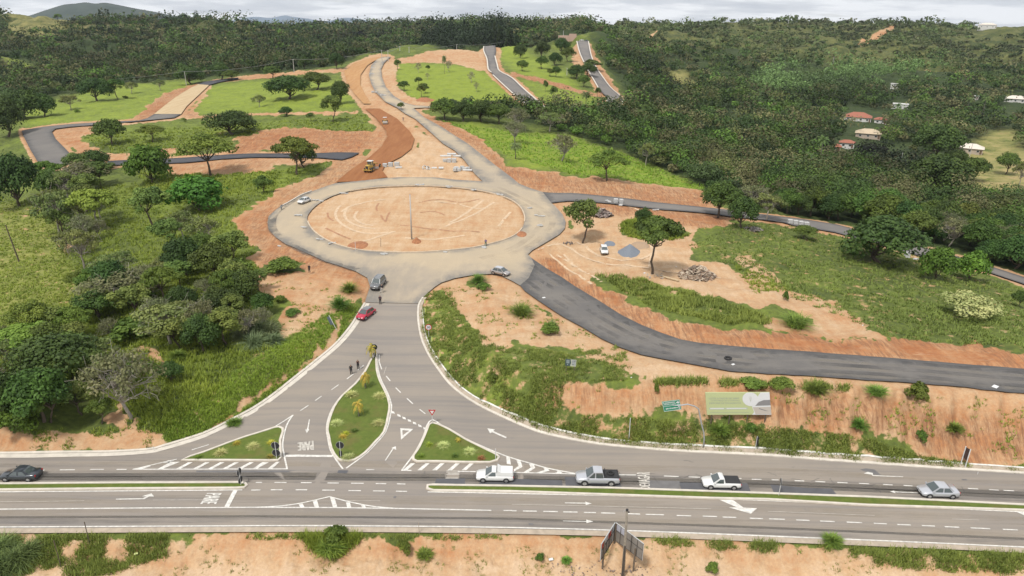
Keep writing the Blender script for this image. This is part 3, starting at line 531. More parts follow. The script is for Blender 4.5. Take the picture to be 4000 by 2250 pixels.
dash += seg(K0, '2527,2574,592,0 410,450,392,0 605,755,389,-1 910,1048,384,0 1175,1275,384,0')+seg(K1, '0,45,591,0 150,267,589,0 400,515,589,0 668,793,592,1 930,1055,597,1 1177,1295,600,1 1408,1520,603,2 0,62,515,0 187,308,515,1 453,560,517,0 720,835,520,1 957,1083,523,1 1205,1310,526,2 1418,1502,529,2 1110,1190,386,1 2030,2210,404,2')
dash += seg(K2, '1527,1675,450,6 1775,1890,459,4 2410,2507,483,2 2270,2305,474,2')+seg(K3, '35,105,488,2 267,362,497,3 475,573,506,4 695,797,515,4 913,1015,524,5 1155,1250,535,5 1360,1450,545,5 2007,2110,576,5 2220,2315,588,5 2365,2470,595,5')
dash += [O(J1, a) for a in ('1310,905 1350,955', '1405,1022 1455,1072', '1518,1130 1578,1185', '1645,1240 1703,1285', '1240,690 1238,760 1265,838', '1025,845 1085,797', '915,935 980,885', '760,1043 832,992', '597,1152 660,1107', '445,1255 528,1200')]+[O(K0, '1930,188 2100,135')]
ribbons('lane_dashes', dash, .16, None, .014, WHITE, hwy, curve=1)
ribbons('worn_line', [O(K0, '0,710 600,704 850,699'), O(K0, '1540,692 2100,690'), O(K1, '900,698 1250,700'), O(K2, '0,735 500,745 1000,756 2000,780'), O(K3, '0,805 500,825 1070,846'), O(K3, '1850,882 2120,893'), O(J1, '1310,810 1285,890')], .07, None, .012, WORN, hwy, curve=1)
isl_line = [PL('694,1073.5 716,1060 737.7,1045.5'), PL('737.7,1045.5 726,1062 717,1085 711.5,1116 713,1136 722.7,1181'), PL('941,893 917,936 892,968 859,998 838,1026 825,1058 822,1083 825,1103 831,1132 845,1157 862.7,1181'), PL('948,892 951,930 960,960 975,990 985,1021 981,1051 970,1088 948,1115 922,1142 894,1163 871,1179.5'),
 PL('1011,1184 1025,1166 1040,1146 1052,1126 1064,1102 1070,1085 1075,1070 1088,1057 1111,1071 1149,1094 1206,1121 1276,1150 1335,1167 1380,1180 1446,1192.5')]
ribbons('island_line', isl_line, .2, None, .014, WHITE, hwy, curve=2)
arrows = paint([O(K0, '1168,680 1440,674 1475,655 1430,655 1525,625 1552,657 1500,657 1455,684 1170,688'), O(K2, '532,717 740,719 736,708 802,727 740,743 740,728 532,724'), O(K2, '512,899 748,904 746,888 817,908 748,925 748,911 512,905'),
 O(K2, '2083,690 2220,692 2325,768 2462,775 2400,830 2178,766 2262,766'), O(K3, '2495,812 2620,820 2800,900 2760,905 2600,860'), O(K3, '962,425 1000,408 1052,420 1050,435 1060,443 1355,455 1355,461 1052,450 1036,436'), O(K3, '1225,608 1268,596 1266,606 1502,618 1502,624 1274,614 1280,624'),
 '1226,1079 1245,1082 1241,1086 1275,1101 1272,1104 1238,1089 1233,1092', '777.6,1056.5 780,1057 776,1081.8 778.5,1082 772,1091.5 768,1082 772.5,1082', '968,1160 971,1160 990,1131 997,1133 996,1124 985,1128.5 987.5,1130'])
arrows.build('arrow_marking', WHITE, hwy)
hat = []
for bx in (1770, 1940, 2090, 2235, 2385, 2535): hat.append(O(K0, f'{bx},379 {bx+45},379 {bx+170},312 {bx+125},312'))
hat.append(O(K0, '1590,378 1640,378 1810,308 1650,308 1690,295 1780,282 1640,318 1700,318')); hat.append(O(K0, '1340,381 1500,340 1520,350 1440,378'))
for bx in (115,): hat.append(O(K1, f'{bx},379 {bx+45},379 {bx+125},308 {bx+88},308'))
hat.append(O(K1, '-30,379 12,379 102,310 62,310'))
for b_ in (1475, 1622, 1772, 1925, 2067): hat.append(O(K1, f'{b_},392 {b_+46},392 {b_+125},322 {b_+82},322'))
def Z6(s): return [(1185+.1502*x, 1133.4+.1502*y) for x, y in PL(s)]
hat += [Z6(a) for a in ('590,112 650,126 668,245 600,235', '760,168 830,186 862,282 700,372 692,340 795,270', '970,228 1050,242 1075,300 960,376 870,378 1000,296', '1210,297 1280,312 1315,345 1200,384 1090,380 1232,338', '1430,347 1480,352 1528,378 1500,390 1400,386 1450,370')]
hat += [O(K1, a) for a in ('430,733 470,726 490,764 445,764', '570,697 615,690 635,764 590,764', '745,662 795,680 820,766 775,766', '905,715 945,717 960,766 918,766', '1055,743 1095,745 1110,770 1070,770')]
paint(hat, z=.010).build('hatching', WHITE, hwy)
ribbons('hatch_outline', [O(K1, '0,765 240,752 440,725 600,690 740,657'), O(K1, '740,657 900,700 1060,735 1200,758 1400,775'), O(K0, '1340,382 1500,345 1780,281')], .16, None, .013, WHITE, hwy, curve=2)
def Z4(s): return [(676.2+.1875*x, 1030.4+.1875*y) for x, y in PL(s)]
gw_ = [Z4(f'{x-25},{y-20} {x+15},{y-8} {x+27},{y+20} {x-18},{y+10}') for x, y in ((1667, 45), (1747, 87), (1817, 122), (1887, 155), (1957, 190), (2027, 225), (2097, 262))]
paint(gw_, z=.013).build('give_way_dashes', WHITE, hwy)
paint([Z4('1765,257 1940,268 1884,290 1792,283'), Z4('1765,257 1792,283 1797,356 1775,412'), Z4('1775,412 1797,356 1884,290 1940,268')], z=.013).build('give_way_triangle', WHITE, hwy)
paint([O(K0, '2345,595 2390,595 2305,760 2258,760')], z=.013).build('stop_line', WHITE, hwy); ribbons('stop_line', [O(K1, '300,248 540,248 772,249')], .42, None, .016, WHITE, hwy, curve=1)
def text_mesh(txt, sp=1.0):
    cu = bpy.data.curves.new('t', 'FONT'); cu.body = txt; cu.size = 1; cu.resolution_u = 2; cu.space_character = sp; cu.align_x = 'LEFT'; cu.space_line = 1.0
    o = bpy.data.objects.new('t', cu); SC.collection.objects.link(o); dg = bpy.context.evaluated_depsgraph_get(); dg.update()
    me = bpy.data.meshes.new_from_object(o.evaluated_get(dg)); V = np.array([v.co[:] for v in me.vertices]); F = [list(p.vertices) for p in me.polygons]
    bpy.data.objects.remove(o); bpy.data.curves.remove(cu); bpy.data.meshes.remove(me)
    V[:,0] = (V[:,0]-V[:,0].min())/(V[:,0].max()-V[:,0].min()); V[:,1] = (V[:,1]-V[:,1].min())/(V[:,1].max()-V[:,1].min()); return V, F
def quad_text(name, txt, Q, m, parent, z=0.0, bold=0):
    """Q world corners: start-top, end-top, end-bottom, start-bottom"""
    V, F = text_mesh(txt); Q = np.asarray(Q, float); a = V[:,0:1]; c = V[:,1:2]
    P = (Q[3]*(1-a)+Q[2]*a)*(1-c)+(Q[0]*(1-a)+Q[1]*a)*c
    nrm = np.cross(Q[2]-Q[3], Q[0]-Q[3]); nrm /= np.linalg.norm(nrm); P = P+nrm*z
    B_ = MB().add(P, F)
    if bold: e = (Q[2]-Q[3])/np.linalg.norm(Q[2]-Q[3])*bold; B_.add(P+e+nrm*.002, F)
    return B_.build(name, m, parent)
def road_text(txt, corners, m, bold):
    W3 = unproj(corners); W3[:,2] = samp(S, W3[:,0], W3[:,1])+roff(W3[:,0], W3[:,1]); return quad_text('lettering', txt, W3, m, hwy, .034, bold)
road_text('PARE', O(K0, '2232,622 2178,727 2018,727 2085,622'), WHITE, .10)
road_text('PARE', O(K1, '585,188 430,195 428,115 578,95'), mat('faded_road_paint', (.50, .47, .42), .8, noise=.2, nscale=2), .12)
road_text('DEVAGAR', O(K2, '1290,580 1250,412 1384,414 1388,580'), mat('faded_road_paint', (.5, .47, .42)), .05)
paint([O(K1, f'{x0},{y} {x1},{y} {x1},{y+h} {x0},{y+h}') for x0, x1, y, h in ((1915, 2045, 397, 5), (1912, 2050, 410, 4), (1930, 2045, 421, 5), (1912, 2045, 433, 4), (1908, 2030, 468, 6))], z=.012).build('worn_lettering', mat('faded_road_paint', (.5, .47, .42)), hwy)
DARKP = mat('patch_asphalt', (.085, .085, .092), .9, noise=.12, nscale=1); MIDP = mat('grey_patch_asphalt', (.135, .13, .13), .9, noise=.15, nscale=1)
dp = [O(K2, a) for a in ('0,476 500,492 512,556 0,546', '530,456 1060,476 1110,572 542,560', '1682,514 2365,522 2402,612 1700,602')]+[O(K1, a) for a in ('1812,476 2105,474 2098,540 1795,532', '830,390 928,392 915,422 818,418', '2250,500 2574,505 2574,545 2240,540')]+[O(K3, a) for a in ('20,535 365,567 640,577 690,638 60,620',)]
paint(dp, z=.006).build('asphalt_patch', DARKP, hwy)
paint([O(K3, '925,385 980,372 1070,385 1135,440 1060,435'), O(K2, '1360,492 1685,500 1685,590 1370,575'), O(K1, '1378,660 1400,648 1415,655 1405,672 1385,670'), O(K2, '165,922 215,925 212,940 170,940'), O(K1, '-600,395 400,392 660,402 660,415 350,412 -600,412'), O(K3, '1925,462 2000,475 1995,495 1950,490')], z=.005).build('asphalt_patch', MIDP, hwy)
# wheel paths and dust bands worn along the lanes
def bandm(name, c, a, sc=(.06, 1.0, 1), rot=0.0):
    m = bpy.data.materials.new(name); m.use_nodes = True; t = m.node_tree; b = t.nodes['Principled BSDF']; out = t.nodes['Material Output']; b.inputs['Base Color'].default_value = (*c, 1); b.inputs['Roughness'].default_value = .9; b.inputs['Specular IOR Level'].default_value = .2
    tcn = N(t, 'ShaderNodeTexCoord'); n = nnoise(t, tcn.outputs['Object'], 1.1, 5, .7, sc, rot); n2 = nnoise(t, tcn.outputs['Object'], .25, 4, .6); tr = N(t, 'ShaderNodeBsdfTransparent'); ms = N(t, 'ShaderNodeMixShader')
    LK(t, nmath(t, 'MULTIPLY', nrange(t, n, .40, .62), nrange(t, n2, .32, .6, a*.35, a)), ms.inputs[0]); LK(t, tr.outputs[0], ms.inputs[1]); LK(t, b.outputs[0], ms.inputs[2]); LK(t, ms.outputs[0], out.inputs[0]); return m
BD, BT_ = bandm('dark_wheel_path', (.15, .145, .142), .34), bandm('dust_band', (.34, .29, .225), .4)
def shiftp(p, dy): return [(x, y+dy) for x, y in p]
E1 = PL('-900,1316 0,1310 644,1307 1288,1313 1932,1336 2576,1364 3300,1398'); E2 = PL('-900,1192 0,1194 644,1192 1288,1198 1932,1212 2576,1240 3300,1272'); E3 = PL('-900,1262 0,1258 644,1256 1288,1262 1932,1280 2576,1312 3300,1345')
ribbons('wheel_path', [E1, E2, shiftp(E2, 15)], 1.3, None, -.012, BD, hwy, curve=1)
ribbons('dust_band', [shiftp(E1, -15), shiftp(E2, 7), E3, shiftp(E2, -26)], 1.4, None, -.013, BT_, hwy, curve=1)
def between(A_, B_, f): return [(a[0]*(1-f)+b_[0]*f, a[1]*(1-f)+b_[1]*f) for a, b_ in zip(A_, B_)]
LA = PL('1345,660 1413,698 1500,753 1613,818 1713,855 1838,871 2032,885 2182,897 2357,911 2576,929 3000,960'); LB = PL('1300,712 1363,763 1463,823 1563,876 1663,903 1763,921 1932,942 2082,952 2307,965 2507,984 2950,1018')
ribbons('wheel_path', [between(LA, LB, f) for f in (.16, .44, .72)], 1.0, None, -.012, bandm('fresh_wheel_path', (.075, .073, .075), .4, (.12, .12, 1)), cur, curve=2); ribbons('dust_band', [between(LA, LB, f) for f in (.30, .56, .84)], .8, None, -.013, bandm('side_dust', (.27, .24, .20), .5, (.12, .12, 1)), cur, curve=2)
RA = PL('775,485 700,530 684,565 700,596 760,632 840,664 900,680'); ribbons('wheel_path', [between(RA, [(x+14, y-4) for x, y in RA], f) for f in (.0,)], 2.0, None, -.012, bandm('outer_dark', (.13, .125, .118), .7, (.12, .12, 1)), rbt, curve=3)
RB = PL('1225,470 1290,500 1350,535 1362,560 1340,590 1290,625 1210,652'); ribbons('wheel_path', [RB, [(x+28, y+2) for x, y in RB]], 1.6, None, -.012, bandm('turning_path', (.24, .215, .185), .22, (.12, .12, 1)), rbt, curve=3)
# cracks in the old asphalt
CR = mat('crack_tar', (.07, .068, .068), .9); cks = []
for x0, y0 in [(1600, 1195), (1640, 1198), (1700, 1202), (1755, 1206), (1990, 1206), (2040, 1212), (2090, 1222), (2130, 1224), (2160, 1228), (2200, 1232), (1930, 1190), (1310, 1210), (1540, 1190), (1880, 1216), (2300, 1228), (1190, 1196), (1060, 1200), (900, 1196), (600, 1204), (2420, 1242), (1720, 1160), (2000, 1170)]:
    a = RNG.uniform(-.6, .6); x, y = x0, y0; pth_ = [(x, y)]
    for k_ in range(int(RNG.integers(4, 9))): a += RNG.normal()*.6; x += 7*math.cos(a); y += 3*math.sin(a); pth_.append((x, y))
    cks.append(pth_)
ribbons('crack', cks, .055, None, -.004, CR, hwy, curve=1)
# kerbs
LK_ = PL('-900,1148 -400,1144 0,1142 150,1139.5 275,1138 375,1132 412,1123 440,1115 512,1092 580,1059 643,1025 693,990 743,950 793,910 843,868 880,825 905,786 918,764')
RK_ = PL('1064,750 1055,765 1052,780 1052,803 1056,833 1064,863 1081,898 1105,934 1132,968 1168,998 1218,1028 1287,1060 1337,1081 1387,1096 1462,1111 1537,1122 1662,1133 1787,1140 1931,1147 2057,1157 2257,1171 2432,1183 2576,1192 3000,1222 3500,1255')
kb = ribbons('kerb', [LK_, RK_], .32, -.15, .14, LIME); tag(kb, kind='structure'); LKG = ribbons('gutter', [LK_], .7, None, .05, LIME, kb, side=-.55); ribbons('gutter', [RK_], .55, None, .05, CONC, kb, side=.45); ribbons('gutter_line', [RK_[2:]], .2, None, .06, WHITE, kb, side=.85)
dk = ribbons('drain', [PL('-900,1339 0,1336.5 640,1333 1000,1334 1288,1338 1600,1345 1932,1358 2250,1371 2576,1386 3300,1422')], .7, None, .010, CONC); tag(dk, kind='structure')
def raised(name, outline, m, kw=.3, h=.16, label=None):
    o = drape(name, outline, m, sp=.8, off=.05, lift=lambda X, Y, d: np.where(d > .05, .07, .04)); k = ribbons('kerb', [outline], kw, -.1, h, LIME, o, closed=True, curve=1); ribbons('gutter', [outline], .45, None, .010, CONC, o, closed=True, curve=1, side=0.0); return o
def lawnm(name, a, b_, brown):
    m, t, b, co = newmat(name); n = nnoise(t, co, 1.6, 5, .7); n2 = nnoise(t, co, .35, 4, .6); n3 = nnoise(t, co, 9, 3, .7)
    c = nmix(t, nrange(t, n, .35, .65), a, b_); c = nmix(t, nrange(t, n2, .5, .68, 0, .6), c, brown); c = nmix(t, nrange(t, n3, .3, .7, 0, .35), c, tuple(x*.55 for x in a)); LK(t, c, b.inputs['Base Color']); bumpn(t, b, n3, .6, .06); return m
LAWN = lawnm('lawn', (.085, .12, .022), (.125, .16, .033), (.17, .13, .05))
I_MID = smooth_line(PL('943,894 931,912 919,936 894,968 861,998 841,1026 829,1058 824,1083 828,1101 834,1131 851,1157 870,1159.5 891,1159 919,1141 944,1114 966,1089 976,1051 980,1021 971,991 956,961 948,933 946,896'), 2, True)
I_LEFT = PL('459,1159.5 480,1150 512,1140 575,1116 620,1100 650,1091 690,1078 702,1076 711,1080 712,1088 705,1110 706,1140 708,1152 700,1160 600,1160')
I_RIGHT = PL('1079,1071 1088,1066 1104,1070 1131,1083 1169,1106 1219,1131 1249,1146 1255,1152 1250,1160 1232,1165 1140,1164 1049,1163 1040,1158 1040,1149 1054,1129 1066,1104 1074,1084')
raised('middle_island', I_MID, LAWN); raised('left_island', I_LEFT, LAWN); raised('right_island', I_RIGHT, LAWN)
raised('median_strip', PL('-900,1223 -400,1221 0,1219.5 300,1217 600,1216 617,1218 621,1223 615,1228.5 590,1230 300,1231.5 0,1234.5 -400,1237 -900,1240'), LAWN); raised('median_strip', PL('1076,1223 1088,1222 1288,1225 1538,1230 1788,1238.5 1932,1243.6 2182,1252.5 2432,1265 2576,1272.4 3300,1306 3300,1324 2576,1286 2432,1281 2182,1273 1932,1258.5 1788,1255.5 1538,1247 1288,1238.5 1090,1236 1075,1231'), LAWN)
rk = ribbons('roundabout_kerb', [ISLAND[16:52], ISLAND[54:110]], .3, -.15, .15, mat('dusty_kerb', (.46, .37, .27), .9, noise=.15, nscale=1), curve=1); tag(rk, kind='structure')
ok_ = ribbons('kerb_run', [PL('706,521 731,508 756,493 784,482')], .32, -.1, .2, LIME); tag(ok_, kind='structure')
for nm, pr, ps in (('upper_kerb', rd2, ('1217,118 1217,130 1225,150 1228,175 1236,183', '1245,142 1251,165 1257,180 1288,197 1320,227 1378,277', '1240,190 1270,218 1300,245 1340,277')), ('steep_kerb', rd3, ('1451,105 1457,130 1465,150 1480,180 1495,205 1508,228', '1480,105 1487,140 1497,165 1507,182 1535,220 1561,243 1567,254 1564,264 1555,271', '1529,249 1523,266'))):
    tag(ribbons(nm, ps, .9, -.1, .3, LIME), kind='structure')
# graders' and tyre tracks scored into the bare ground of the roundabout island
def tracks(name, paths, wd, m, c=(644, 360.6)):
    B_ = MB()
    for p in paths:
        q = [(c[0]+.2502*x, c[1]+.2502*y) for x, y in PL(p)]; V, F = ribbon_geo(q, wd, None, 0.0); V = np.array(V); V[:,2] = samp(TZ, V[:,0], V[:,1])+.03; B_.add(V.tolist(), F)
    return B_.build(name, m, ground_o)
PT1 = mat('pale_track', (.50, .37, .245), .95, noise=.15, nscale=1.5); PT2 = mat('red_track', (.33, .175, .095), .95, noise=.25, nscale=1.5)
tracks('tyre_track', ['2290,570 2120,690 1950,800', '2400,590 2150,730 1900,835', '2440,830 2500,760 2560,690', '1790,590 2000,610 2200,650 2330,640', '850,620 800,700 830,790 960,870 1150,905 1330,900', '930,640 890,710 930,790 1050,840 1200,860', '1020,680 990,740 1050,800 1180,830', '1000,1010 1250,930 1400,890', '1500,960 1800,970 2100,930', '1300,560 1000,610 860,690'], .7, PT1)
tracks('grader_track', ['1235,600 1212,640 1218,680', '1255,720 1275,760 1310,790', '1345,690 1320,740 1300,800', '720,700 730,750 780,790', '1640,600 1850,560 2050,600 2250,560', '1650,700 1800,690 1900,720', '700,850 800,900 950,960', '1450,830 1700,850 1950,880 2250,900'], .5, PT2)
tracks('yard_track', ['700,620 900,560 1200,640 1500,760 1750,860', '250,1080 500,1010 800,1180 1300,1250 1700,1300 2100,1350', '650,980 900,1130 1200,1180 1450,1090', '1250,800 1400,1000 1380,1250'], .6, PT1, (1288, 360.6))
tracks('verge_track', ['380,1110 560,1260 800,1420', '450,1110 640,1240 900,1400', '520,1110 600,1200 760,1320'], .5, PT1, (1288, 360.6))
# far hills and the blue range
def range_mesh(name, prof, dist, depth, m, seed):
    V = []; F = []; P = smooth_line(prof, 8); n = len(P)
    rows = 7
    for r in range(rows):
        q = r/(rows-1)
        for i, (x, y) in enumerate(P):
            p = at_d(x, y, dist); z = p[2]; jit = fbm(np.array([i*.35]), np.array([r*.8]), seed)[0]-.5
            k = math.sin(math.pi*q); sc = 1+(q-.5)*depth/dist; V.append((p[0]*sc, p[1]*sc, -40+(z+40)*k*(1+.0*jit) if r != rows//2 else z))
    for r in range(rows-1):
        for i in range(n-1): F.append([r*n+i, r*n+i+1, (r+1)*n+i+1, (r+1)*n+i])
    o = MB().add(V, F).build(name, m, smooth=True); return tag(o, kind='structure')
hm, t, b, co = newmat('far_hill'); n = nnoise(t, co, .012, 8, .75); LK(t, nmix(t, nrange(t, n, .35, .65), (.030, .046, .038), (.056, .072, .060)), b.inputs['Base Color'])
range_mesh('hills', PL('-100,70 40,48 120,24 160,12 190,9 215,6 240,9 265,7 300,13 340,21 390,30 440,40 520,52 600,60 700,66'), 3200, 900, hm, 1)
range_mesh('mountains', PL('540,62 600,48 640,42 680,45 715,39 735,42 775,47 800,52 830,52 865,45 900,47 940,54 1000,60'), 9500, 1500, mat('mountain_haze_blue', (.10, .145, .20), .95), 2)  # blue of distance haze painted into the base colour of the range
# ================================================================ plants
def foliage_mat():
    m = bpy.data.materials.new('leaves'); m.use_nodes = True; t = m.node_tree; b = t.nodes['Principled BSDF']; out = t.nodes['Material Output']
    at_ = N(t, 'ShaderNodeAttribute', attribute_name='fcol'); oi = N(t, 'ShaderNodeObjectInfo')
    hs = N(t, 'ShaderNodeHueSaturation'); LK(t, nrange(t, oi.outputs['Random'], 0, 1, .475, .525), hs.inputs['Hue']); LK(t, nrange(t, nmath(t, 'FRACT', nmath(t, 'MULTIPLY', oi.outputs['Random'], 7.3)), 0, 1, .8, 1.2), hs.inputs['Value'])
    LK(t, nmix(t, 1.0, at_.outputs['Color'], (1.85, 1.70, 1.45), 'MULTIPLY'), hs.inputs['Color']); LK(t, hs.outputs[0], b.inputs['Base Color']); b.inputs['Roughness'].default_value = .65; b.inputs['Specular IOR Level'].default_value = .25
    tr = N(t, 'ShaderNodeBsdfTranslucent'); LK(t, hs.outputs[0], tr.inputs[0]); ms = N(t, 'ShaderNodeMixShader'); ms.inputs[0].default_value = .22
    LK(t, b.outputs[0], ms.inputs[1]); LK(t, tr.outputs[0], ms.inputs[2]); LK(t, ms.outputs[0], out.inputs[0]); return m
LEAF = foliage_mat()
BARK = mat('bark', (.10, .075, .055), .95, noise=.3, nscale=6, bump=.4); PALEBARK = mat('pale_bark', (.30, .27, .23), .95, noise=.25, nscale=6, bump=.3)
def quads(Cn, Nm, sz, asp=1.5):
    """leaf-clump faces: centres, normals, sizes -> V, F"""
    n = len(Cn); r = RNG.normal(size=(n, 3)); a = np.cross(Nm, r); a /= np.linalg.norm(a, axis=1, keepdims=True)+1e-9; b = np.cross(Nm, a)
    s = np.asarray(sz).reshape(-1, 1)*.5; bend = Nm*s*.35
    V = np.stack([Cn-a*s*asp, Cn-b*s+bend, Cn+a*s*asp, Cn+b*s+bend*0], 1).reshape(-1, 3); return V, np.arange(n*4).reshape(n, 4)
def crown(blobs, n, size, colA, colB, shell=.55, up=.35, seed=0):
    """blobs (x,y,z,rx,rz): faces scattered through the outer part of every blob"""
    B_ = np.array(blobs, float); wt = B_[:,3]**2; k = RNG.choice(len(B_), n, p=wt/wt.sum())
    d = RNG.normal(size=(n, 3)); d /= np.linalg.norm(d, axis=1, keepdims=True); d[:,2] = np.where((d[:,2] < -.2) & (RNG.random(n) < .65), -d[:,2], d[:,2])
    rr = (shell+(1-shell)*RNG.random(n)**.6)*(1+.12*RNG.normal(size=n)); Cn = B_[k, :3]+d*np.stack([B_[k, 3], B_[k, 3], B_[k, 4]], 1)*rr[:,None]
    nm = d+RNG.normal(size=(n, 3))*.42+np.array([0, 0, up]); nm /= np.linalg.norm(nm, axis=1, keepdims=True)
    sz = size*(.6+.8*RNG.random(n)); V, F = quads(Cn, nm, sz)
    bt = RNG.random(len(B_))[k]; tt = np.clip(bt*.6+RNG.random(n)*.5-.05, 0, 1)
    col = np.asarray(colA)*(1-tt[:,None])+np.asarray(colB)*tt[:,None]; col = np.c_[np.repeat(col, 4, 0), np.ones(n*4)]; return V, F, col
def curve_pts(a, b, sag=.0, n=4, wob=.1):
    a = np.array(a, float); b = np.array(b, float); L = np.linalg.norm(b-a); P = [a+(b-a)*t+np.array([0, 0, sag*L*math.sin(math.pi*t)]) for t in np.linspace(0, 1, n+1)]
    for p in P[1:-1]: p += RNG.normal(size=3)*L*wob*.5
    return P
G_DK, G_MD, G_LT, G_YL = (.022, .042, .010), (.040, .075, .015), (.068, .115, .022), (.095, .140, .026)
KINDS = {  # height, radius, trunk height share, blobs, faces, face size, colours, bark
 'round': dict(h=7.5, r=4.6, th=.28, nb=22, br=.34, bz=.75, n=3600, s=.42, c=(G_DK, G_LT), bark=0, tr=.22),
 'dense': dict(h=7, r=5.2, th=.16, nb=26, br=.34, bz=.8, n=4200, s=.42, c=((.016, .034, .010), (.040, .072, .016)), bark=0, tr=.28),
 'spread': dict(h=8, r=5.4, th=.38, nb=24, br=.26, bz=.5, n=3300, s=.38, c=((.035, .065, .012), G_YL), bark=0, tr=.2),
 'layer': dict(h=9, r=5, th=.5, nb=22, br=.28, bz=.42, n=3000, s=.42, c=(G_DK, G_LT), bark=0, tr=.2),
 'tallopen': dict(h=10, r=4, th=.36, nb=20, br=.30, bz=.9, n=2600, s=.40, c=((.03, .055, .014), (.10, .14, .035)), bark=0, tr=.18),
 'sparse': dict(h=7, r=4.4, th=.36, nb=20, br=.24, bz=.6, n=1500, s=.34, c=((.05, .075, .025), (.12, .145, .05)), bark=1, tr=.17),
 'grey': dict(h=8, r=5, th=.3, nb=22, br=.25, bz=.7, n=1300, s=.32, c=((.055, .07, .035), (.12, .13, .07)), bark=1, tr=.2),
 'lime': dict(h=7.5, r=4.2, th=.4, nb=18, br=.3, bz=.5, n=2400, s=.38, c=((.06, .10, .016), (.14, .195, .034)), bark=1, tr=.15),
 'bright': dict(h=5, r=3.8, th=.1, nb=18, br=.38, bz=.8, n=2800, s=.40, c=((.025, .06, .009), (.065, .135, .018)), bark=0, tr=.15),
 'olive': dict(h=7, r=4.6, th=.15, nb=20, br=.36, bz=.8, n=3000, s=.40, c=((.05, .07, .016), (.095, .115, .027)), bark=0, tr=.2),
 'eucalypt': dict(h=13, r=3.2, th=.25, nb=22, br=.38, bz=1.3, n=2400, s=.5, c=((.07, .11, .045), (.13, .18, .07)), bark=1, tr=.18),
 'pine': dict(h=16, r=3.2, th=.2, nb=24, br=.36, bz=1.2, n=2400, s=.6, c=((.014, .026, .011), (.03, .05, .018)), bark=0, tr=.2),
 'small': dict(h=4, r=1.8, th=.4, nb=10, br=.4, bz=.9, n=900, s=.32, c=((.03, .055, .012), (.07, .10, .025)), bark=0, tr=.09),
 'bare': dict(h=5, r=2.2, th=.3, nb=14, br=.3, bz=.9, n=260, s=.26, c=((.08, .09, .05), (.14, .14, .09)), bark=1, tr=.10),
 'bush': dict(h=2.2, r=1.7, th=.03, nb=14, br=.42, bz=.75, n=1300, s=.26, c=((.035, .065, .012), (.085, .13, .024)), bark=0, tr=.05),
 'flower': dict(h=4.2, r=4.6, th=.2, nb=20, br=.28, bz=.55, n=2200, s=.34, c=((.05, .09, .02), (.31, .33, .17)), bark=1, tr=.13),
}
def build_kind(k, seed):
    d = KINDS[k]; h, r, th = d['h'], d['r'], d['th']; rnd = np.random.default_rng(seed); blobs = []
    for i in range(d['nb']):
        a = i*2.399+rnd.random()*.8; q = math.sqrt((i+.5)/d['nb']); rad = r*q*(1-d['br']*.6)*(0.85+.3*rnd.random())
        if k in ('pine', 'eucalypt'): zf = rnd.random(); rad = r*(1-zf*.75)*.6*rnd.random()**.4; z = h*(th+(1-th)*zf*.93)
        elif k in ('layer', 'spread'): z = h*(th+.12+(1-th-.14)*(1-.55*q*q)*(.72+.28*rnd.random()))
        else: z = h*(th+(1-th)*(.86-.60*q*q*rnd.random()**.3-.12*rnd.random()))
        br = r*d['br']*(.75+.5*rnd.random()); br = br*(.55 if k in ('pine',) else 1)
        blobs.append((rad*math.cos(a), rad*math.sin(a), z, br, br*d['bz']))
    V, F, col = crown(blobs, int(d['n']*1.4), d['s']*.80, d['c'][0], d['c'][1], shell=.35 if k in ('sparse', 'bare', 'grey') else .6)
    V[:,2] = np.maximum(V[:,2], .05)
    me = mesh_np('crown', V, F, LEAF, attrs={'fcol': ('FLOAT_COLOR', col)}).data
    B_ = MB(); hf = h*th; lean = rnd.normal(size=2)*.06*h; fork = (lean[0], lean[1], hf); tr = d['tr']
    tp = curve_pts((0, 0, -.4), fork, 0, 4, .05); B_.tube(tp, [tr*(1.35-.5*i/4) for i in range(5)], 7)
    for i, bl in enumerate(blobs):
        if i % (1 if k in ('sparse', 'grey', 'bare') else 2): continue
        if k in ('pine', 'eucalypt'):
            B_.tube([(0, 0, max(hf*.9, bl[2]-bl[3]*.6)), bl[:3]], [tr*.35, .03], 4, False); continue
        P = curve_pts(fork, bl[:3], .08, 4, .22); B_.tube(P, [tr*.55, tr*.42, tr*.3, tr*.2, .03], 5, False)
        if k in ('sparse', 'grey', 'bare'):
            for j in range(4):
                e_ = np.array(bl[:3])+rnd.normal(size=3)*bl[3]*.8; B_.tube(curve_pts(P[2+j % 2], e_, .05, 3, .25), [tr*.22, tr*.15, tr*.1, .02], 4, False)
    if k in ('pine', 'eucalypt'): B_.tube([(0, 0, hf*.8), (0, 0, h*.6), (0, 0, h*.93)], [tr, tr*.6, .05], 6, False)
    mt = B_.build('trunk', PALEBARK if d['bark'] else BARK, smooth=True).data
    for nm in ('crown', 'trunk'):
        for o in [o for o in C.objects if o.name.startswith(nm) and o.data in (me, mt)]: bpy.data.objects.remove(o)
    return me, mt, h, r
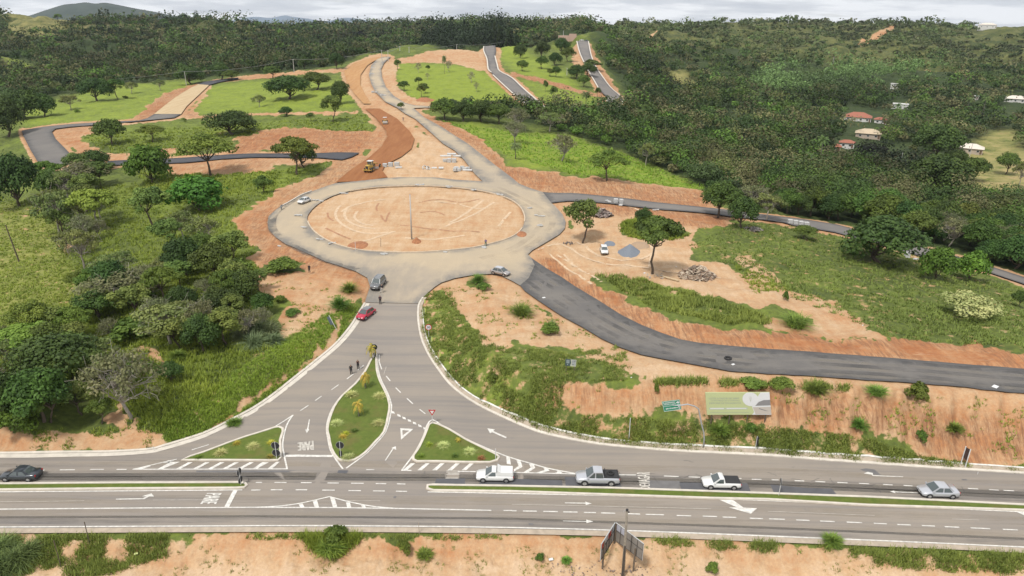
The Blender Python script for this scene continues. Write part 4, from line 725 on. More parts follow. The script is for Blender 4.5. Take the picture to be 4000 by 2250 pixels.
def build_palm(h, nf, fl, droop, cA, cB, skirt=False):
    V = []; F = []; col = []; B_ = MB()
    for i in range(nf):
        a = i*2.399; el = 1.15-1.5*(i/nf); up = np.array([math.cos(a), math.sin(a), 0]); p = np.array([0, 0, h]); dirv = np.array([math.cos(a)*math.cos(el), math.sin(a)*math.cos(el), math.sin(el)]); P = [p]
        L = fl*(.85+.3*RNG.random())
        for j in range(7): dirv = dirv+np.array([0, 0, -droop*.16*(j+1)/2]); dirv /= np.linalg.norm(dirv); p = p+dirv*L/7; P.append(p)
        B_.tube([tuple(x) for x in P], [.05*fl/3, .045*fl/3, .04*fl/3, .035*fl/3, .03*fl/3, .02, .015, .01], 3, False)
        for j in range(1, 14):
            q = P[int(j/2)]*(1-(j/2 % 1))+P[min(7, int(j/2)+1)]*(j/2 % 1) if j < 14 else P[-1]; side = np.cross(P[min(7, int(j/2)+1)]-P[int(j/2)], [0, 0, 1]); side /= np.linalg.norm(side)+1e-9; fw = (P[min(7, int(j/2)+1)]-P[int(j/2)]); fw /= np.linalg.norm(fw)+1e-9
            w_ = fl*.26*math.sin(math.pi*min(1, (j+2)/17))
            for sg in (-1, 1):
                b0 = len(V); t_ = q+side*sg*w_+fw*w_*.5+np.array([0, 0, -w_*.45]); wd = fw*fl*.035; V += [q-wd, t_, q+wd]; F.append([b0, b0+1, b0+2]); m_ = RNG.random(); c = np.array(cA)*(1-m_)+np.array(cB)*m_; col += [[*c, 1]]*3
    me = mesh_np('crown', V, np.array(F), LEAF, attrs={'fcol': ('FLOAT_COLOR', col)}).data
    T = MB().tube([(0, 0, -.3), (.05*h*.2, 0, h*.5), (0, 0, h)], [.055*h**.5+.05, .045*h**.5+.03, .04*h**.5+.03], 8); mt = T.build('trunk', mat('palm_bark', (.17, .15, .125), .95, noise=.2, nscale=9), smooth=True).data
    for o in [o for o in C.objects if o.data in (me, mt)]: bpy.data.objects.remove(o)
    return me, mt, h+fl*.35, fl
PROTO = {}
for i, k in enumerate(KINDS):
    PROTO[k] = [build_kind(k, 100+i*7+j) for j in range(3 if k in ('round', 'dense', 'spread') else 2 if k not in ('flower', 'pine') else 1)]
PROTO['palm'] = [build_palm(6.5, 30, 3.2, 1.0, (.05, .075, .03), (.10, .13, .055))]; PROTO['coco'] = [build_palm(5, 22, 4.2, 1.0, (.07, .11, .03), (.17, .19, .07))]
PROTO['littlepalm'] = [build_palm(1.7, 11, 1.5, 1.5, (.12, .15, .02), (.30, .20, .05))]; PROTO['royal'] = [build_palm(9, 16, 3.0, .8, (.04, .08, .025), (.09, .14, .045))]
ntree = [0]
TREES = []
def tree(kind, px, py, hp, wp, label, cat='tree', name=None, group=None, pos=None, hm=None, rm=None):
    """stand a tree with its foot at the pixel; hp/wp its height and width in pixels"""
    P = at(px, py) if pos is None else np.array(pos); P[2] = float(samp(Sfull, [P[0]], [P[1]])[0]); d = proj(P[0], P[1], P[2])[2]
    pr = PROTO[kind][ntree[0] % len(PROTO[kind])]; ntree[0] += 1
    el = math.atan2(CAMZ-P[2], math.hypot(P[0], P[1])); W_ = wp*d/FPX if rm is None else rm*2
    H_ = max((hp*d/FPX/max(math.cos(el), .5)-W_*.30*math.tan(el)), hp*d/FPX*.55) if hm is None else hm
    sx = W_/(2*pr[3]*1.02); sz = H_/(pr[2]*1.02); n_ = name or {'palm': 'palm_tree', 'coco': 'coconut_palm', 'littlepalm': 'ornamental_palm', 'royal': 'palm_tree', 'bush': 'bush', 'pine': 'pine_tree'}.get(kind, 'tree')
    r = thing(n_, label, cat, tuple(P), RNG.random()*6.28, group, (sx*(.95+.1*RNG.random()), sx*(.95+.1*RNG.random()), sz))
    link('trunk', pr[1], None, r); link('crown', pr[0], None, r); TREES.append((P[0], P[1], W_/2)); return r
T_ = '''dense|728|250|58|108|broad dark evergreen tree in the bright meadow left of the graded road
round|797|228|46|78|round tree just behind the broad dark evergreen, beside the graded road
tallopen|837|307|72|58|thin-stemmed open tree on the roadside strip left of the dirt road
dense|857|262|54|50|dark leafy tree at the meadow corner beside the graded road
sparse|652|270|34|40|small thin tree left of the broad dark evergreen in the meadow
dense|588|338|62|118|wide low dark tree on the grass terrace between two earth tracks
dense|720|293|24|36|small dark bush-like tree on the terrace edge right of the wide low tree
small|782|306|22|22|stunted little tree on the terrace under the meadow
round|282|364|66|80|leafy green tree beside the dark bend of the hill road
spread|385|356|44|66|low umbrella tree right of the leafy tree by the hill road
sparse|180|277|42|52|small spreading tree in the far left meadow
dense|112|293|58|66|dark bushy tree at the left end of the far meadow
dense|245|254|56|84|broad grey-green tree behind the far left meadow
layer|297|250|52|46|layered dark tree right of the broad grey-green one
sparse|331|234|32|36|small leaning tree in the upper left meadow
sparse|403|225|30|34|small round tree in front of the far forest edge
dense|482|208|44|74|wide dark tree beside the utility pole at the ridge road
dense|556|200|42|54|dark rounded tree right of the ridge utility pole
round|583|201|24|42|low round tree beside the top of the ridge road
round|686|195|30|46|small round tree on the crest above the meadow
dense|768|173|28|36|dark little tree on the crest beside the second utility pole
dense|848|176|38|36|dark tree at the left edge of the graded road crest
bright|380|461|98|112|bright green umbrella tree before the lower blue road
spread|532|443|104|134|large spreading tree with dark forked trunk across the lower road
spread|747|441|100|112|spreading tree on the grass bank above the roundabout
dense|766|420|62|66|dark twin tree touching the spreading tree above the roundabout
bright|497|531|92|152|broad deep-green umbrella tree in the middle of the left field
tallopen|386|572|112|98|pale-topped slender tree left of the deep-green umbrella tree
lime|243|576|116|118|yellow-green tree with fine dark forked stems in the left field
sparse|213|674|112|100|thin grey-stemmed tree along the left hedge line
sparse|150|590|124|106|pale loose tree standing in the left hedge line
dense|50|520|134|116|dark tall tree on the left frame edge above the dry field
grey|215|478|84|150|brownish wide tree group at the top of the left field
dense|240|432|56|86|dark tree right under the bend of the hill road
dense|20|345|96|90|dark tree cut by the left frame edge beside the hill road
dense|62|300|74|92|dark tree behind the left end of the far meadow road
round|664|486|46|48|round bush-like tree beside the earth bank above the roundabout
dense|465|692|100|102|dark clump tree in the centre of the left field
round|545|705|104|116|mid-green full tree right of the dark clump tree
dense|612|760|84|92|dark tree standing at the pink earth slope
dense|560|800|88|104|dark glossy tree behind the silvery cane bush
grey|298|765|104|186|wide grey-branched tree in the lower left thicket
round|250|800|80|110|leafy tree at the foot of the wide grey-branched tree
sparse|430|862|120|176|brownish open-crowned tree in the lower left thicket
round|352|742|70|90|small dark tree inside the lower left thicket
dense|432|962|56|64|small dark conical tree on the mown bank
lime|72|905|112|142|light green feathery tree at the left frame edge
dense|150|965|140|210|broad dark-leaved tree over the lower left corner
grey|332|1052|206|186|tall bare-branched grey tree with pale twisted limbs
lime|379|1008|92|46|slim lime-green sapling on the bank beside the bare tree
round|110|1062|150|160|deep green tree above the roadside earth cut at lower left
dense|28|1068|140|124|dark green tree in the lower left corner by the highway
bright|55|1085|80|110|low bright tree at the highway edge in the left corner
tallopen|1465|607|120|98|slender dangling-leaf tree beside the right edge of the roundabout
layer|1641|691|152|138|umbrella tree with a tall bare trunk in the builders' yard
dense|1618|574|50|48|dark tree top behind the umbrella tree on the grass oval
round|1806|547|96|100|grey-green leafy tree beside the access road
dense|1863|577|80|78|dark compact tree right of the grey-green roadside tree
sparse|1927|554|76|88|spreading thin tree on the orange bank by the access road
dense|2215|660|128|204|great dark tree overhanging the access road at right
bright|2350|704|86|84|bushy tree on the grass edge of the access road
bright|2438|706|74|84|bright green round tree next to the far right road
round|2020|602|36|62|low bushy tree on the meadow edge below the kerb stacks
sparse|1382|333|52|76|olive round tree at the edge of the dark wood
grey|1413|407|76|84|brown wide-branched tree on the bright slope
spread|1526|454|78|108|flat-topped forked tree above the orange bank
sparse|1623|418|62|44|slim tree in the grass at the forest edge
grey|1296|362|62|62|leafless greyish tree above the main road slope
round|1118|300|52|74|first tree of the dark row beside the side-road stub
dense|1166|304|50|66|second dark tree of the row below the green lot
dense|1212|306|54|66|full dark tree in the middle of the row below the green lot
round|1256|312|52|64|rounded tree near the right end of the row below the green lot
grey|1300|330|60|70|grey-green tree ending the row below the green lot
round|2443|455|62|74|round-crowned tree on the straw-coloured park lawn
dense|2403|418|44|56|dark small tree before the cream-roofed house
dense|2352|402|86|118|great dark tree left of the cream-roofed house
round|2529|440|56|54|rounded tree at the right of the park lawn
sparse|2562|473|72|48|thin tree at the right frame edge on the park lawn
dense|2350|492|104|150|huge dark green tree left of the straw-coloured lawn
round|2560|772|44|40|dark leafy bush tree at the right frame edge of the meadow
small|1000|176|24|20|lone round tree at the top left corner of the green lot
bare|1053|184|26|20|leafless small tree in the upper green lot
small|1077|180|15|12|tiny dark tree in the upper green lot
bare|1076|200|16|14|tiny bare tree below the tiny dark one in the green lot
bare|1130|181|30|24|bare bushy tree right of the lot's tall palm
small|1016|228|24|30|small open tree at the left side of the green lot
small|1053|217|20|20|small dark tree in the middle of the green lot
small|1060|246|34|22|thin leaning tree in the lower green lot
small|1070|236|26|20|leafy twin of the thin leaning tree in the green lot
bare|1186|208|28|26|grey leafless tree at the right of the green lot
bare|1198|231|26|16|slim bare tree in the right part of the green lot
small|1009|276|18|18|potted-looking little tree at the road junction island
dense|1308|143|32|34|round dark tree at the top of the middle lot
round|1314|179|26|30|round tree on the left slope of the middle lot
round|1363|173|32|32|tree in the centre of the middle lot
dense|1365|140|36|42|dark tree high in the middle lot
dense|1396|165|30|36|dark tree right of the centre one in the middle lot
small|1384|192|20|22|small tree low in the middle lot
round|1399|195|26|26|leafy tree low in the middle lot beside the small one
small|1372|231|28|14|thin dark tree in the narrow green wedge
small|1392|251|34|20|fan-shaped small tree in the green wedge
small|1503|246|24|16|slim tree beside the bottom of the steep road
dense|1478|192|30|44|dark tree against the left side of the steep road
dense|1448|198|34|44|dark tree left of the steep road in a cluster
round|1468|219|30|34|leafy tree under the steep road's dark cluster
dense|1413|126|36|40|dark tree below the pink walls on the hilltop
round|1428|156|34|38|round tree half way up left of the steep road
small|1488|176|26|50|flat dark tree leaning over the steep road'''
for ln in T_.split('\n'):
    k, x, y, h_, w_, lb = ln.split('|'); tree(k, float(x), float(y), float(h_), float(w_), lb)
for k, x, y, h_, w_, lb in (('palm', 1118, 186, 44, 17, 'tall palm tree in the upper green lot'), ('palm', 1297, 402, 42, 42, 'shaggy palm on the slope above the orange bank'), ('palm', 1473, 273, 42, 34, 'palm tree at the forest edge below the steep road'),
    ('palm', 2032, 512, 66, 52, 'drooping palm in the dark wood above the access road'), ('royal', 2059, 422, 78, 40, 'very tall thin palm in the wood below the red roofs'), ('coco', 2290, 560, 44, 60, 'coconut palm left of the palm plantation'), ('coco', 2352, 566, 46, 64, 'arching coconut palm before the plantation'),
    ('coco', 2408, 566, 46, 62, 'coconut palm at the left of the plantation'), ('coco', 2452, 576, 48, 62, 'coconut palm in the middle of the plantation'), ('coco', 2500, 560, 48, 62, 'coconut palm at the back of the plantation'), ('coco', 2545, 580, 50, 64, 'coconut palm nearest the right frame edge'),
    ('royal', 2252, 302, 40, 26, 'palm tree right of the large red roof'), ('royal', 2470, 290, 46, 30, 'royal palm in the garden at upper right'), ('royal', 2430, 288, 40, 28, 'royal palm left of its neighbour in the upper right garden'), ('royal', 2118, 306, 34, 20, 'palm beside the left gable of the large red roof')):
    tree(k, x, y, h_, w_, lb, 'palm tree')
# island planting
for k, x, y, h_, w_, lb in (('littlepalm', 936.5, 905, 46, 42, 'leaning young palm behind the round sign at the island tip'), ('littlepalm', 920, 978, 48, 44, 'young palm in the upper part of the middle island'), ('littlepalm', 903, 1050, 50, 46, 'young orange-tinted palm in the centre of the middle island'), ('littlepalm', 1153, 1112, 14, 24, 'tiny palm on the right island')):
    tree(k, x, y, h_, w_, lb, 'palm tree')
def tuft_mesh(nm, n, h, r, cA, cB, wd=.05, flat=.5, seed=1):
    a = RNG.random(n)*6.283; lean = RNG.random(n)**.7*flat; L = h*(.6+.6*RNG.random(n)); bx = r*.35*np.sqrt(RNG.random(n)); ba = RNG.random(n)*6.283
    B0 = np.stack([bx*np.cos(ba), bx*np.sin(ba), np.zeros(n)], 1); D = np.stack([np.cos(a)*np.sin(lean*1.3), np.sin(a)*np.sin(lean*1.3), np.cos(lean*1.3)], 1); Sd = np.stack([-np.sin(a), np.cos(a), np.zeros(n)], 1)*wd
    M_ = B0+D*L[:,None]*.6; T_e = M_+(D+np.array([0, 0, -.5]))*L[:,None]*.45+np.stack([np.cos(a), np.sin(a), np.zeros(n)], 1)*(r*.3)
    V = np.stack([B0-Sd, B0+Sd, M_+Sd*.8, M_-Sd*.8, T_e], 1).reshape(-1, 3); i = np.arange(n)*5; F = np.concatenate([np.stack([i, i+1, i+2], 1), np.stack([i, i+2, i+3], 1), np.stack([i+3, i+2, i+4], 1)])
    q = RNG.random((n, 1)); col = np.asarray(cA)*(1-q)+np.asarray(cB)*q; return V, F, np.c_[np.repeat(col, 5, 0), np.ones(n*5)]
def shrub(x, y, hp, wp, label, cA, cB, n=260, wd=.03, flat=.9, name='ornamental_shrub', cat='plant', group=None):
    P = at(x, y); P[2] = float(samp(Sfull, [P[0]], [P[1]])[0])+.02; d = proj(*P)[2]; h = hp*d/FPX; r = wp*d/FPX/2
    V, F, c = tuft_mesh(name, n, h, r*1.3, cA, cB, wd, flat); o = mesh_np(name, V, F, LEAF, attrs={'fcol': ('FLOAT_COLOR', c)}); o.location = P; return tag(o, label, cat, group)
VA, VB = (.13, .19, .05), (.42, .44, .24)
for x, y, lb in ((884, 996, 'pale striped shrub at the upper left of the middle island'), (956, 1000, 'pale striped shrub at the upper right of the middle island'), (847, 1069, 'pale striped shrub on the left rim of the middle island'), (953, 1068, 'pale striped shrub on the right rim of the middle island'), (876, 1154, 'pale striped shrub beside the sign at the foot of the middle island'),
    (1116, 1125, 'pale striped shrub in the centre of the right island'), (1181, 1140, 'pale striped shrub at the right of the right island'), (556, 1143, 'pale striped shrub at the left of the left island'), (637, 1127, 'pale striped shrub in the middle of the left island')):
    shrub(x, y, 15, 27, lb, VA, VB, 420, .022)
for x, y, lb, a, b_ in ((892, 1087, 'dark round shrub in the middle island', (.03, .07, .015), (.08, .13, .03)), (869, 1095, 'yellow-leaved shrub left of the dark one in the middle island', (.2, .25, .02), (.35, .36, .04)), (863, 1102, 'small orange shrub in the middle island', (.25, .17, .04), (.3, .25, .06)), (1080, 1122, 'small green shrub at the left of the right island', (.08, .14, .02), (.2, .24, .04)), (1060, 1151, 'low shrub at the lower left corner of the right island', (.08, .14, .02), (.2, .24, .04)),
    (1211, 1156, 'reddish dry shrub at the lower right of the right island', (.12, .06, .03), (.2, .1, .05)), (1144, 1150, 'small dark tuft at the foot of the right island', (.04, .08, .02), (.1, .15, .03)), (596, 1119, 'golden shrub in the left island', (.2, .2, .03), (.3, .28, .05)), (500, 1154, 'low shrub at the left tip of the left island', (.06, .12, .02), (.15, .2, .03)), (683, 1117, 'golden shrub before the double sign', (.2, .2, .03), (.3, .28, .05)), (681, 1152, 'small shrub at the foot of the double sign', (.1, .14, .03), (.25, .2, .05))):
    shrub(x, y, 11, 18, lb, a, b_, 200, .03)
for x_, y_, h_, w_, lb in ((640, 868, 40, 50, 'lowest clump of the silvery cane grass on the pink earth slope'), (676, 838, 42, 46, 'upper right clump of the silvery cane grass'), (612, 850, 34, 42, 'left clump of the silvery cane grass'), (652, 840, 46, 50, 'tallest middle clump of the silvery cane grass'), (630, 825, 34, 44, 'upper left clump of the silvery cane grass'), (690, 860, 28, 36, 'small right clump of the silvery cane grass')): shrub(x_, y_, h_, w_, lb, (.05, .075, .035), (.15, .19, .11), 420, .045, 1.25, 'cane_grass')
for x_, y_, h_, w_, lb in ((4, 1440, 60, 70, 'lowest long-bladed cane grass in the bottom left corner'), (48, 1415, 52, 60, 'long-bladed cane grass right in the bottom left corner'), (10, 1385, 48, 60, 'long-bladed cane grass by the road in the bottom left corner'), (78, 1392, 36, 44, 'small cane grass clump right of the corner thicket')): shrub(x_, y_, h_, w_, lb, (.035, .06, .02), (.10, .15, .055), 520, .04, 1.2, 'cane_grass')
tree('flower', 2436, 795, 68, 150, 'tree with creamy white blossom in the right meadow')
# bushes and weeds one can count
BU = '''712|684|36|80|round grass-like bush on the earth above the entry road
1203|712|26|34|bush at the top of the bare triangle
1217|728|20|36|low bush beside the one at the top of the bare triangle
1311|790|38|50|rounded bush in the bare triangle by the side road
1383|838|32|52|bushy weed under the small agave in the bare triangle
879|733|30|26|green bush on the orange bank above the entry road
2306|1005|46|52|dark bush on the edge above the earth cut
2050|990|40|46|tall leafy bush among weeds above the earth cut
1890|975|26|60|low bush on the cut edge left of the billboard's right end
2205|990|26|56|low weedy bush on the cut edge at right
1965|975|26|60|weedy bush on the cut edge right of the billboard
2002|820|40|84|weedy bush before the orange bank at right
2316|1110|32|26|bush low on the earth cut at right
2398|1082|28|22|sapling bush high on the earth cut at right
1240|960|20|30|weed bush at the foot of the vegetated bank
2093|1368|30|28|dark sapling at the kerb in the foreground
1018|1390|38|36|round bush on the foreground earth bank
1068|1402|22|34|brownish bush on the foreground bank
845|1352|34|56|bushy grass clump at the foreground road edge
830|1385|36|70|hanging bush on the foreground bank
1358|1411|20|22|small bush under the end of the wooden hoarding
1424|1413|14|14|small round weed on the foreground sand
735|790|16|40|low bush on the pink earth slope
855|775|36|26|sprawling bush on the grassy bank by the kerb
705|760|20|30|weed bush at the silvery cane grass
445|900|26|30|leafy bush on the mown bank
1975|755|24|14|lone dark weed in the yard's far track
590|1068|20|30|weed bush on the bank above the left kerb
1650|992|30|12|spiky weed on the earth cut
1810|1088|28|28|clump at the foot of the earth cut under the billboard
1888|1085|26|26|clump at the foot of the cut right of the billboard post
2160|1075|30|24|weed low on the earth cut
1790|1445|30|30|twiggy sapling in the foreground sand'''
for i, ln in enumerate(BU.split('\n')):
    x, y, h_, w_, lb = ln.split('|'); x, y, h_, w_ = float(x), float(y), float(h_), float(w_)
    if i % 2 == 1: shrub(x, y, h_, w_, lb, (.05, .10, .02), (.13, .2, .04), 420, .05, .9, 'weed_clump', 'plant')
    else: tree('bush', x, y, h_, w_, lb, 'bush', 'bush')
shrub(1387, 824, 22, 30, 'spiky agave at the edge of the bare triangle', (.05, .08, .03), (.12, .16, .07), 120, .05, .8, 'agave')
for i in range(34):
    x = 2150+i*3.1+RNG.normal(); shrub(x, 412-(i % 5)*4-(x-2150)*.04, 9, 7, 'grey-brown stake-like plant of the dry plantation strip in the right wood', (.10, .09, .06), (.22, .20, .14), 60, .09, .5, 'plantation_shrub', 'plant', 'plants of the dry plantation strip')
# ---------------------------------------------------------------- woods: the 170 nearest trees one by one, the rest as one mass
def rej(P2):
    px, py, d = proj(P2[:,0], P2[:,1], samp(S, P2[:,0], P2[:,1])); return px, py, d
cand = []
for y0, y1, sp in ((55, 130, 6.0), (130, 260, 5.6), (260, 420, 6.2), (420, 700, 7.2), (700, 1050, 8.5), (1050, 1750, 12)):
    xs = np.arange(-.95*(y1+20), .95*(y1+20), sp); ys = np.arange(y0, y1, sp); a, b_ = np.meshgrid(xs, ys); a = a.ravel()+RNG.uniform(-.5, .5, a.size)*sp*.95; b_ = b_.ravel()+RNG.uniform(-.5, .5, b_.size)*sp*.95
    cand.append(np.c_[a, b_, np.full(a.size, sp)])
cand = np.concatenate(cand); px, py, d = rej(cand)
keep = inpoly(px, py, F_RIGHT) | (inpoly(px, py, F_LEFT) & (d > 430))
g_at = samp(gr, cand[:,0], cand[:,1]); keep &= (g_at < .33) & (samp(road, cand[:,0], cand[:,1]) < .05) & (samp(blur(road, 2, 1), cand[:,0], cand[:,1]) < .12) & (samp(soil, cand[:,0], cand[:,1]) < .3)
dens_n = fbm(cand[:,0]/90, cand[:,1]/90, 77, 3); hill = (d > 640) & (px > 1480); keep &= ~(hill & (RNG.random(len(cand)) < .25)); up_ = hill & (py < 165); keep &= ~(up_ & (fbm(cand[:,0]/70, cand[:,1]/70, 91, 4) < .48) & (RNG.random(len(cand)) < .6)); lh = (px < 600) & (py < 95); keep &= ~(lh & (RNG.random(len(cand)) < .35)); keep &= ~((d > 330) & (fbm(cand[:,0]/38, cand[:,1]/38, 92, 4) < .31))
HOUSES = [(2123, 2190, 272, 318), (2198, 2228, 286, 315), (2150, 2214, 318, 362), (2090, 2150, 344, 392), (2238, 2283, 257, 300), (2408, 2470, 357, 400), (2525, 2578, 237, 275), (2440, 2461, 242, 262), (2459, 2576, 36, 90), (2222, 2262, 205, 225), (2305, 2330, 181, 200), (2355, 2378, 197, 218), (1400, 1450, 84, 112), (1500, 1545, 48, 62)]
for x0, x1, y0, y1 in HOUSES: keep &= ~((px > x0-3) & (px < x1+3) & (py > y0-2) & (py < y1+(18 if y1 > 110 else 8)))
keep &= ~((py > 383) & (py < 500) & (px > 2375)) 
keep &= ~((px > 1560) & (px < 1800) & (py > 180) & (py < 232) & (g_at > .3))
cand = cand[keep]; px = px[keep]; py = py[keep]; d = d[keep]
for i, (tx, ty, tr_) in enumerate(TREES):
    q = np.hypot(cand[:,0]-tx, cand[:,1]-ty) > max(1.2, tr_*.75); cand = cand[q]; px = px[q]; py = py[q]; d = d[q]
vis = (px > -60) & (px < 2640); order = np.argsort(d+(~vis)*1e5)
near = order[:66]; rest = order[66:]
def fg(i):
    if px[i] > 2150: return 'dark round-topped wood tree behind the access road, right of the great overhanging tree', 'wood trees right of the great tree'
    if px[i] > 1780: return 'leafy wood tree on the slope behind the grey-green roadside tree', 'wood trees behind the access road'
    return 'green tree of the wood edge beyond the bright sloping meadow', 'wood edge trees beyond the meadow'
for i in near:
    lb, g_ = fg(i); k = ('dense', 'round', 'dense', 'olive', 'round', 'grey', 'dense', 'round')[int(RNG.integers(8))]; rr = cand[i, 2]*(.55+.35*RNG.random())
    tree(k, 0, 0, 0, 0, lb, 'tree', 'tree', g_, pos=(cand[i, 0], cand[i, 1], 0), rm=rr, hm=rr*(1.4+.7*RNG.random()))
# the mass: every tree a lumpy crown of leaf faces, fewer and larger with distance
AV = []; AC = []
R_ = cand[rest]; D_ = d[rest]; PXr = px[rest]; PYr = py[rest]
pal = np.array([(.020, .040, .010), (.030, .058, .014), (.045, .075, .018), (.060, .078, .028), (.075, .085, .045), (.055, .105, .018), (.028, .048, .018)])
for lo, hi, nf, fs in ((0, 240, 620, .46), (240, 310, 300, .6), (310, 450, 140, .85), (450, 700, 70, 1.15), (700, 1000, 36, 1.75), (1000, 1900, 20, 2.9)):
    k = (D_ >= lo) & (D_ < hi) & (PXr > -250) & (PXr < 2830); Q = R_[k]; n = len(Q)
    if not n: continue
    rr = Q[:,2]*(.40+.36*RNG.random(n)+.55*(RNG.random(n) < .22)); hh = rr*(1.1+.8*RNG.random(n))
    euc = inpoly(PXr[k], PYr[k], PL('1890,200 2000,160 2240,160 2400,190 2330,215 2100,230 1920,245')); pin = inpoly(PXr[k], PYr[k], PL('1060,125 1110,100 1240,92 1300,100 1290,118 1150,125'))
    hh = np.where(euc, rr*2.6, hh); hh = np.where(pin, rr*3.0, hh)
    shrubby = inpoly(PXr[k], PYr[k], PL('1480,62 1600,20 2700,20 2700,165 2300,150 1900,130 1600,95')); hh = np.where(shrubby, hh*.55, hh); rr = np.where(shrubby, rr*.8, rr)
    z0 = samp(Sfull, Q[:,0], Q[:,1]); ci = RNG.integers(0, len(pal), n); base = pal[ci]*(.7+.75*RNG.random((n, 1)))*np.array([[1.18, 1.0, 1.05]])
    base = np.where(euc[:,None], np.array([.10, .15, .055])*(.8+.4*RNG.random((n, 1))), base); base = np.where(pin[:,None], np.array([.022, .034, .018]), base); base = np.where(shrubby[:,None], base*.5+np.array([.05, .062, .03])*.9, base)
    base = np.clip(base*(.12+1.55*fbm(Q[:,0]/60, Q[:,1]/60, 5, 3))[:,None], .008, 1); base = base*np.where(PXr[k] < 1100, .76, .9)[:,None]  # broad tone patches painted in, standing in for shading of ridges and valleys
    nb = 5; ba = RNG.random((n, nb))*6.283; bo = np.stack([np.cos(ba)*.5, np.sin(ba)*.5, RNG.random((n, nb))*.35], -1); bt = RNG.random((n, nb))
    t_i = np.repeat(np.arange(n), nf); bi = RNG.integers(0, nb, n*nf); dv = RNG.normal(size=(n*nf, 3)); dv[:,2] = np.abs(dv[:,2])*.9+.02*RNG.normal(size=n*nf); dv /= np.linalg.norm(dv, axis=1, keepdims=True)
    low = RNG.random(n*nf) < .22; dv[low, 2] *= -.55
    off = bo[t_i, bi]+dv*(.45+.18*RNG.random(n*nf))[:,None]
    Cn = np.stack([Q[t_i, 0]+off[:,0]*rr[t_i], Q[t_i, 1]+off[:,1]*rr[t_i], z0[t_i]+hh[t_i]*(.42+off[:,2]*.62)], 1)
    nm = dv+RNG.normal(size=dv.shape)*.30+np.array([0, 0, .3]); nm /= np.linalg.norm(nm, axis=1, keepdims=True)
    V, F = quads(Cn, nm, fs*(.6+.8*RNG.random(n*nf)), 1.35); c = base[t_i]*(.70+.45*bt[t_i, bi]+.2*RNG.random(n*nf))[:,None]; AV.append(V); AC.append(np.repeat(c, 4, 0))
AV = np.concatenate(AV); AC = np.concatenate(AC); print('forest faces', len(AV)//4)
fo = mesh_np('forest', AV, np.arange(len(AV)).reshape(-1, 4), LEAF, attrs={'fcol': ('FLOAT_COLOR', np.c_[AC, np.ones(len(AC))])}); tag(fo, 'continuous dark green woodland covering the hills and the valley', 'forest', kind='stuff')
# pine stand on the crest
for i in range(26):
    x = 1078+RNG.random()*230; tree('pine', x, 112-(x-1078)*.03+RNG.random()*5, 44+22*math.sin((x-1078)/230*3.1)*RNG.random()+8, 20+8*RNG.random(), 'dark tall pine of the close stand on the crest behind the upper road', 'tree', 'pine_tree', 'pines of the stand on the crest')
for i in range(12):
    x = 372+RNG.random()*170; tree('dense', x, 52+RNG.random()*6, 16+22*math.exp(-((x-480)/45)**2), 26, 'tall tree of the grove on the left hill skyline', 'tree', 'tree', 'grove trees on the left skyline')
SKY = '1405,1440,1566,1650,1745,1800,2020,2390,150,2000'.split(',')
for i, x in enumerate(SKY):
    x = float(x); yy = 62 if x < 700 else (66 if x < 1500 else 58+(x-2000)*.008); r = tree('sparse' if i % 2 else 'tallopen', x, yy, 14+8*RNG.random(), 14+8*RNG.random(), 'small tree standing out on the far skyline', 'tree', 'tree', 'lone trees on the skyline', )
# the thicket of the lower left: trees grown into each other
THK = PL('100,470 230,440 300,470 260,560 330,620 480,640 600,700 700,820 640,900 560,930 470,960 400,1060 300,1075 150,1080 -30,1085 -30,900 60,790 190,770 190,640 140,540')
tx = RNG.uniform(-30, 700, 900); ty = RNG.uniform(440, 1085, 900); k = inpoly(tx, ty, PL('120,480 200,450 290,480 250,560 260,650 200,700 170,640 140,560')) | inpoly(tx, ty, PL('400,600 500,580 640,700 700,800 640,850 560,880 480,900 330,880 200,820 190,740 300,700 420,700')) | inpoly(tx, ty, PL('-30,880 80,830 200,860 330,930 340,1040 250,1075 -30,1085')); tx, ty = tx[k], ty[k]; put = []
for x, y in zip(tx, ty):
    s_ = 30+.045*(y-440)
    if any(math.hypot(x-a, (y-b_)*1.5) < s_ for a, b_ in put): continue
    put.append((x, y)); k = ('round', 'tallopen', 'grey', 'spread', 'sparse', 'sparse', 'bush', 'dense', 'tallopen', 'grey')[int(RNG.integers(10))]; f_ = .7+.6*RNG.random(); left = x < 330
    tree(k, x, y, (66+.05*(y-440))*f_*(.5 if k == 'bush' else 1), (62+.05*(y-440))*f_, 'scrub tree grown into the thicket along the left hedge line' if left else 'scrub tree grown into the thicket above the mown bank', 'tree', 'tree', 'thicket trees of the left hedge line' if left else 'thicket trees above the mown bank')
print('thicket', len(put))
for i in range(46):
    x, y = RNG.uniform(160, 560), RNG.uniform(215, 330)
    if samp(soil, *[[v] for v in at(x, y)[:2]])[0] > .2 or samp(road, *[[v] for v in at(x, y)[:2]])[0] > 0 or i % 3: continue
    tree('bush', x, y, 8, 14, 'low shrub dotted over the far left meadow', 'bush', 'bush', 'shrubs dotted over the far left meadow')
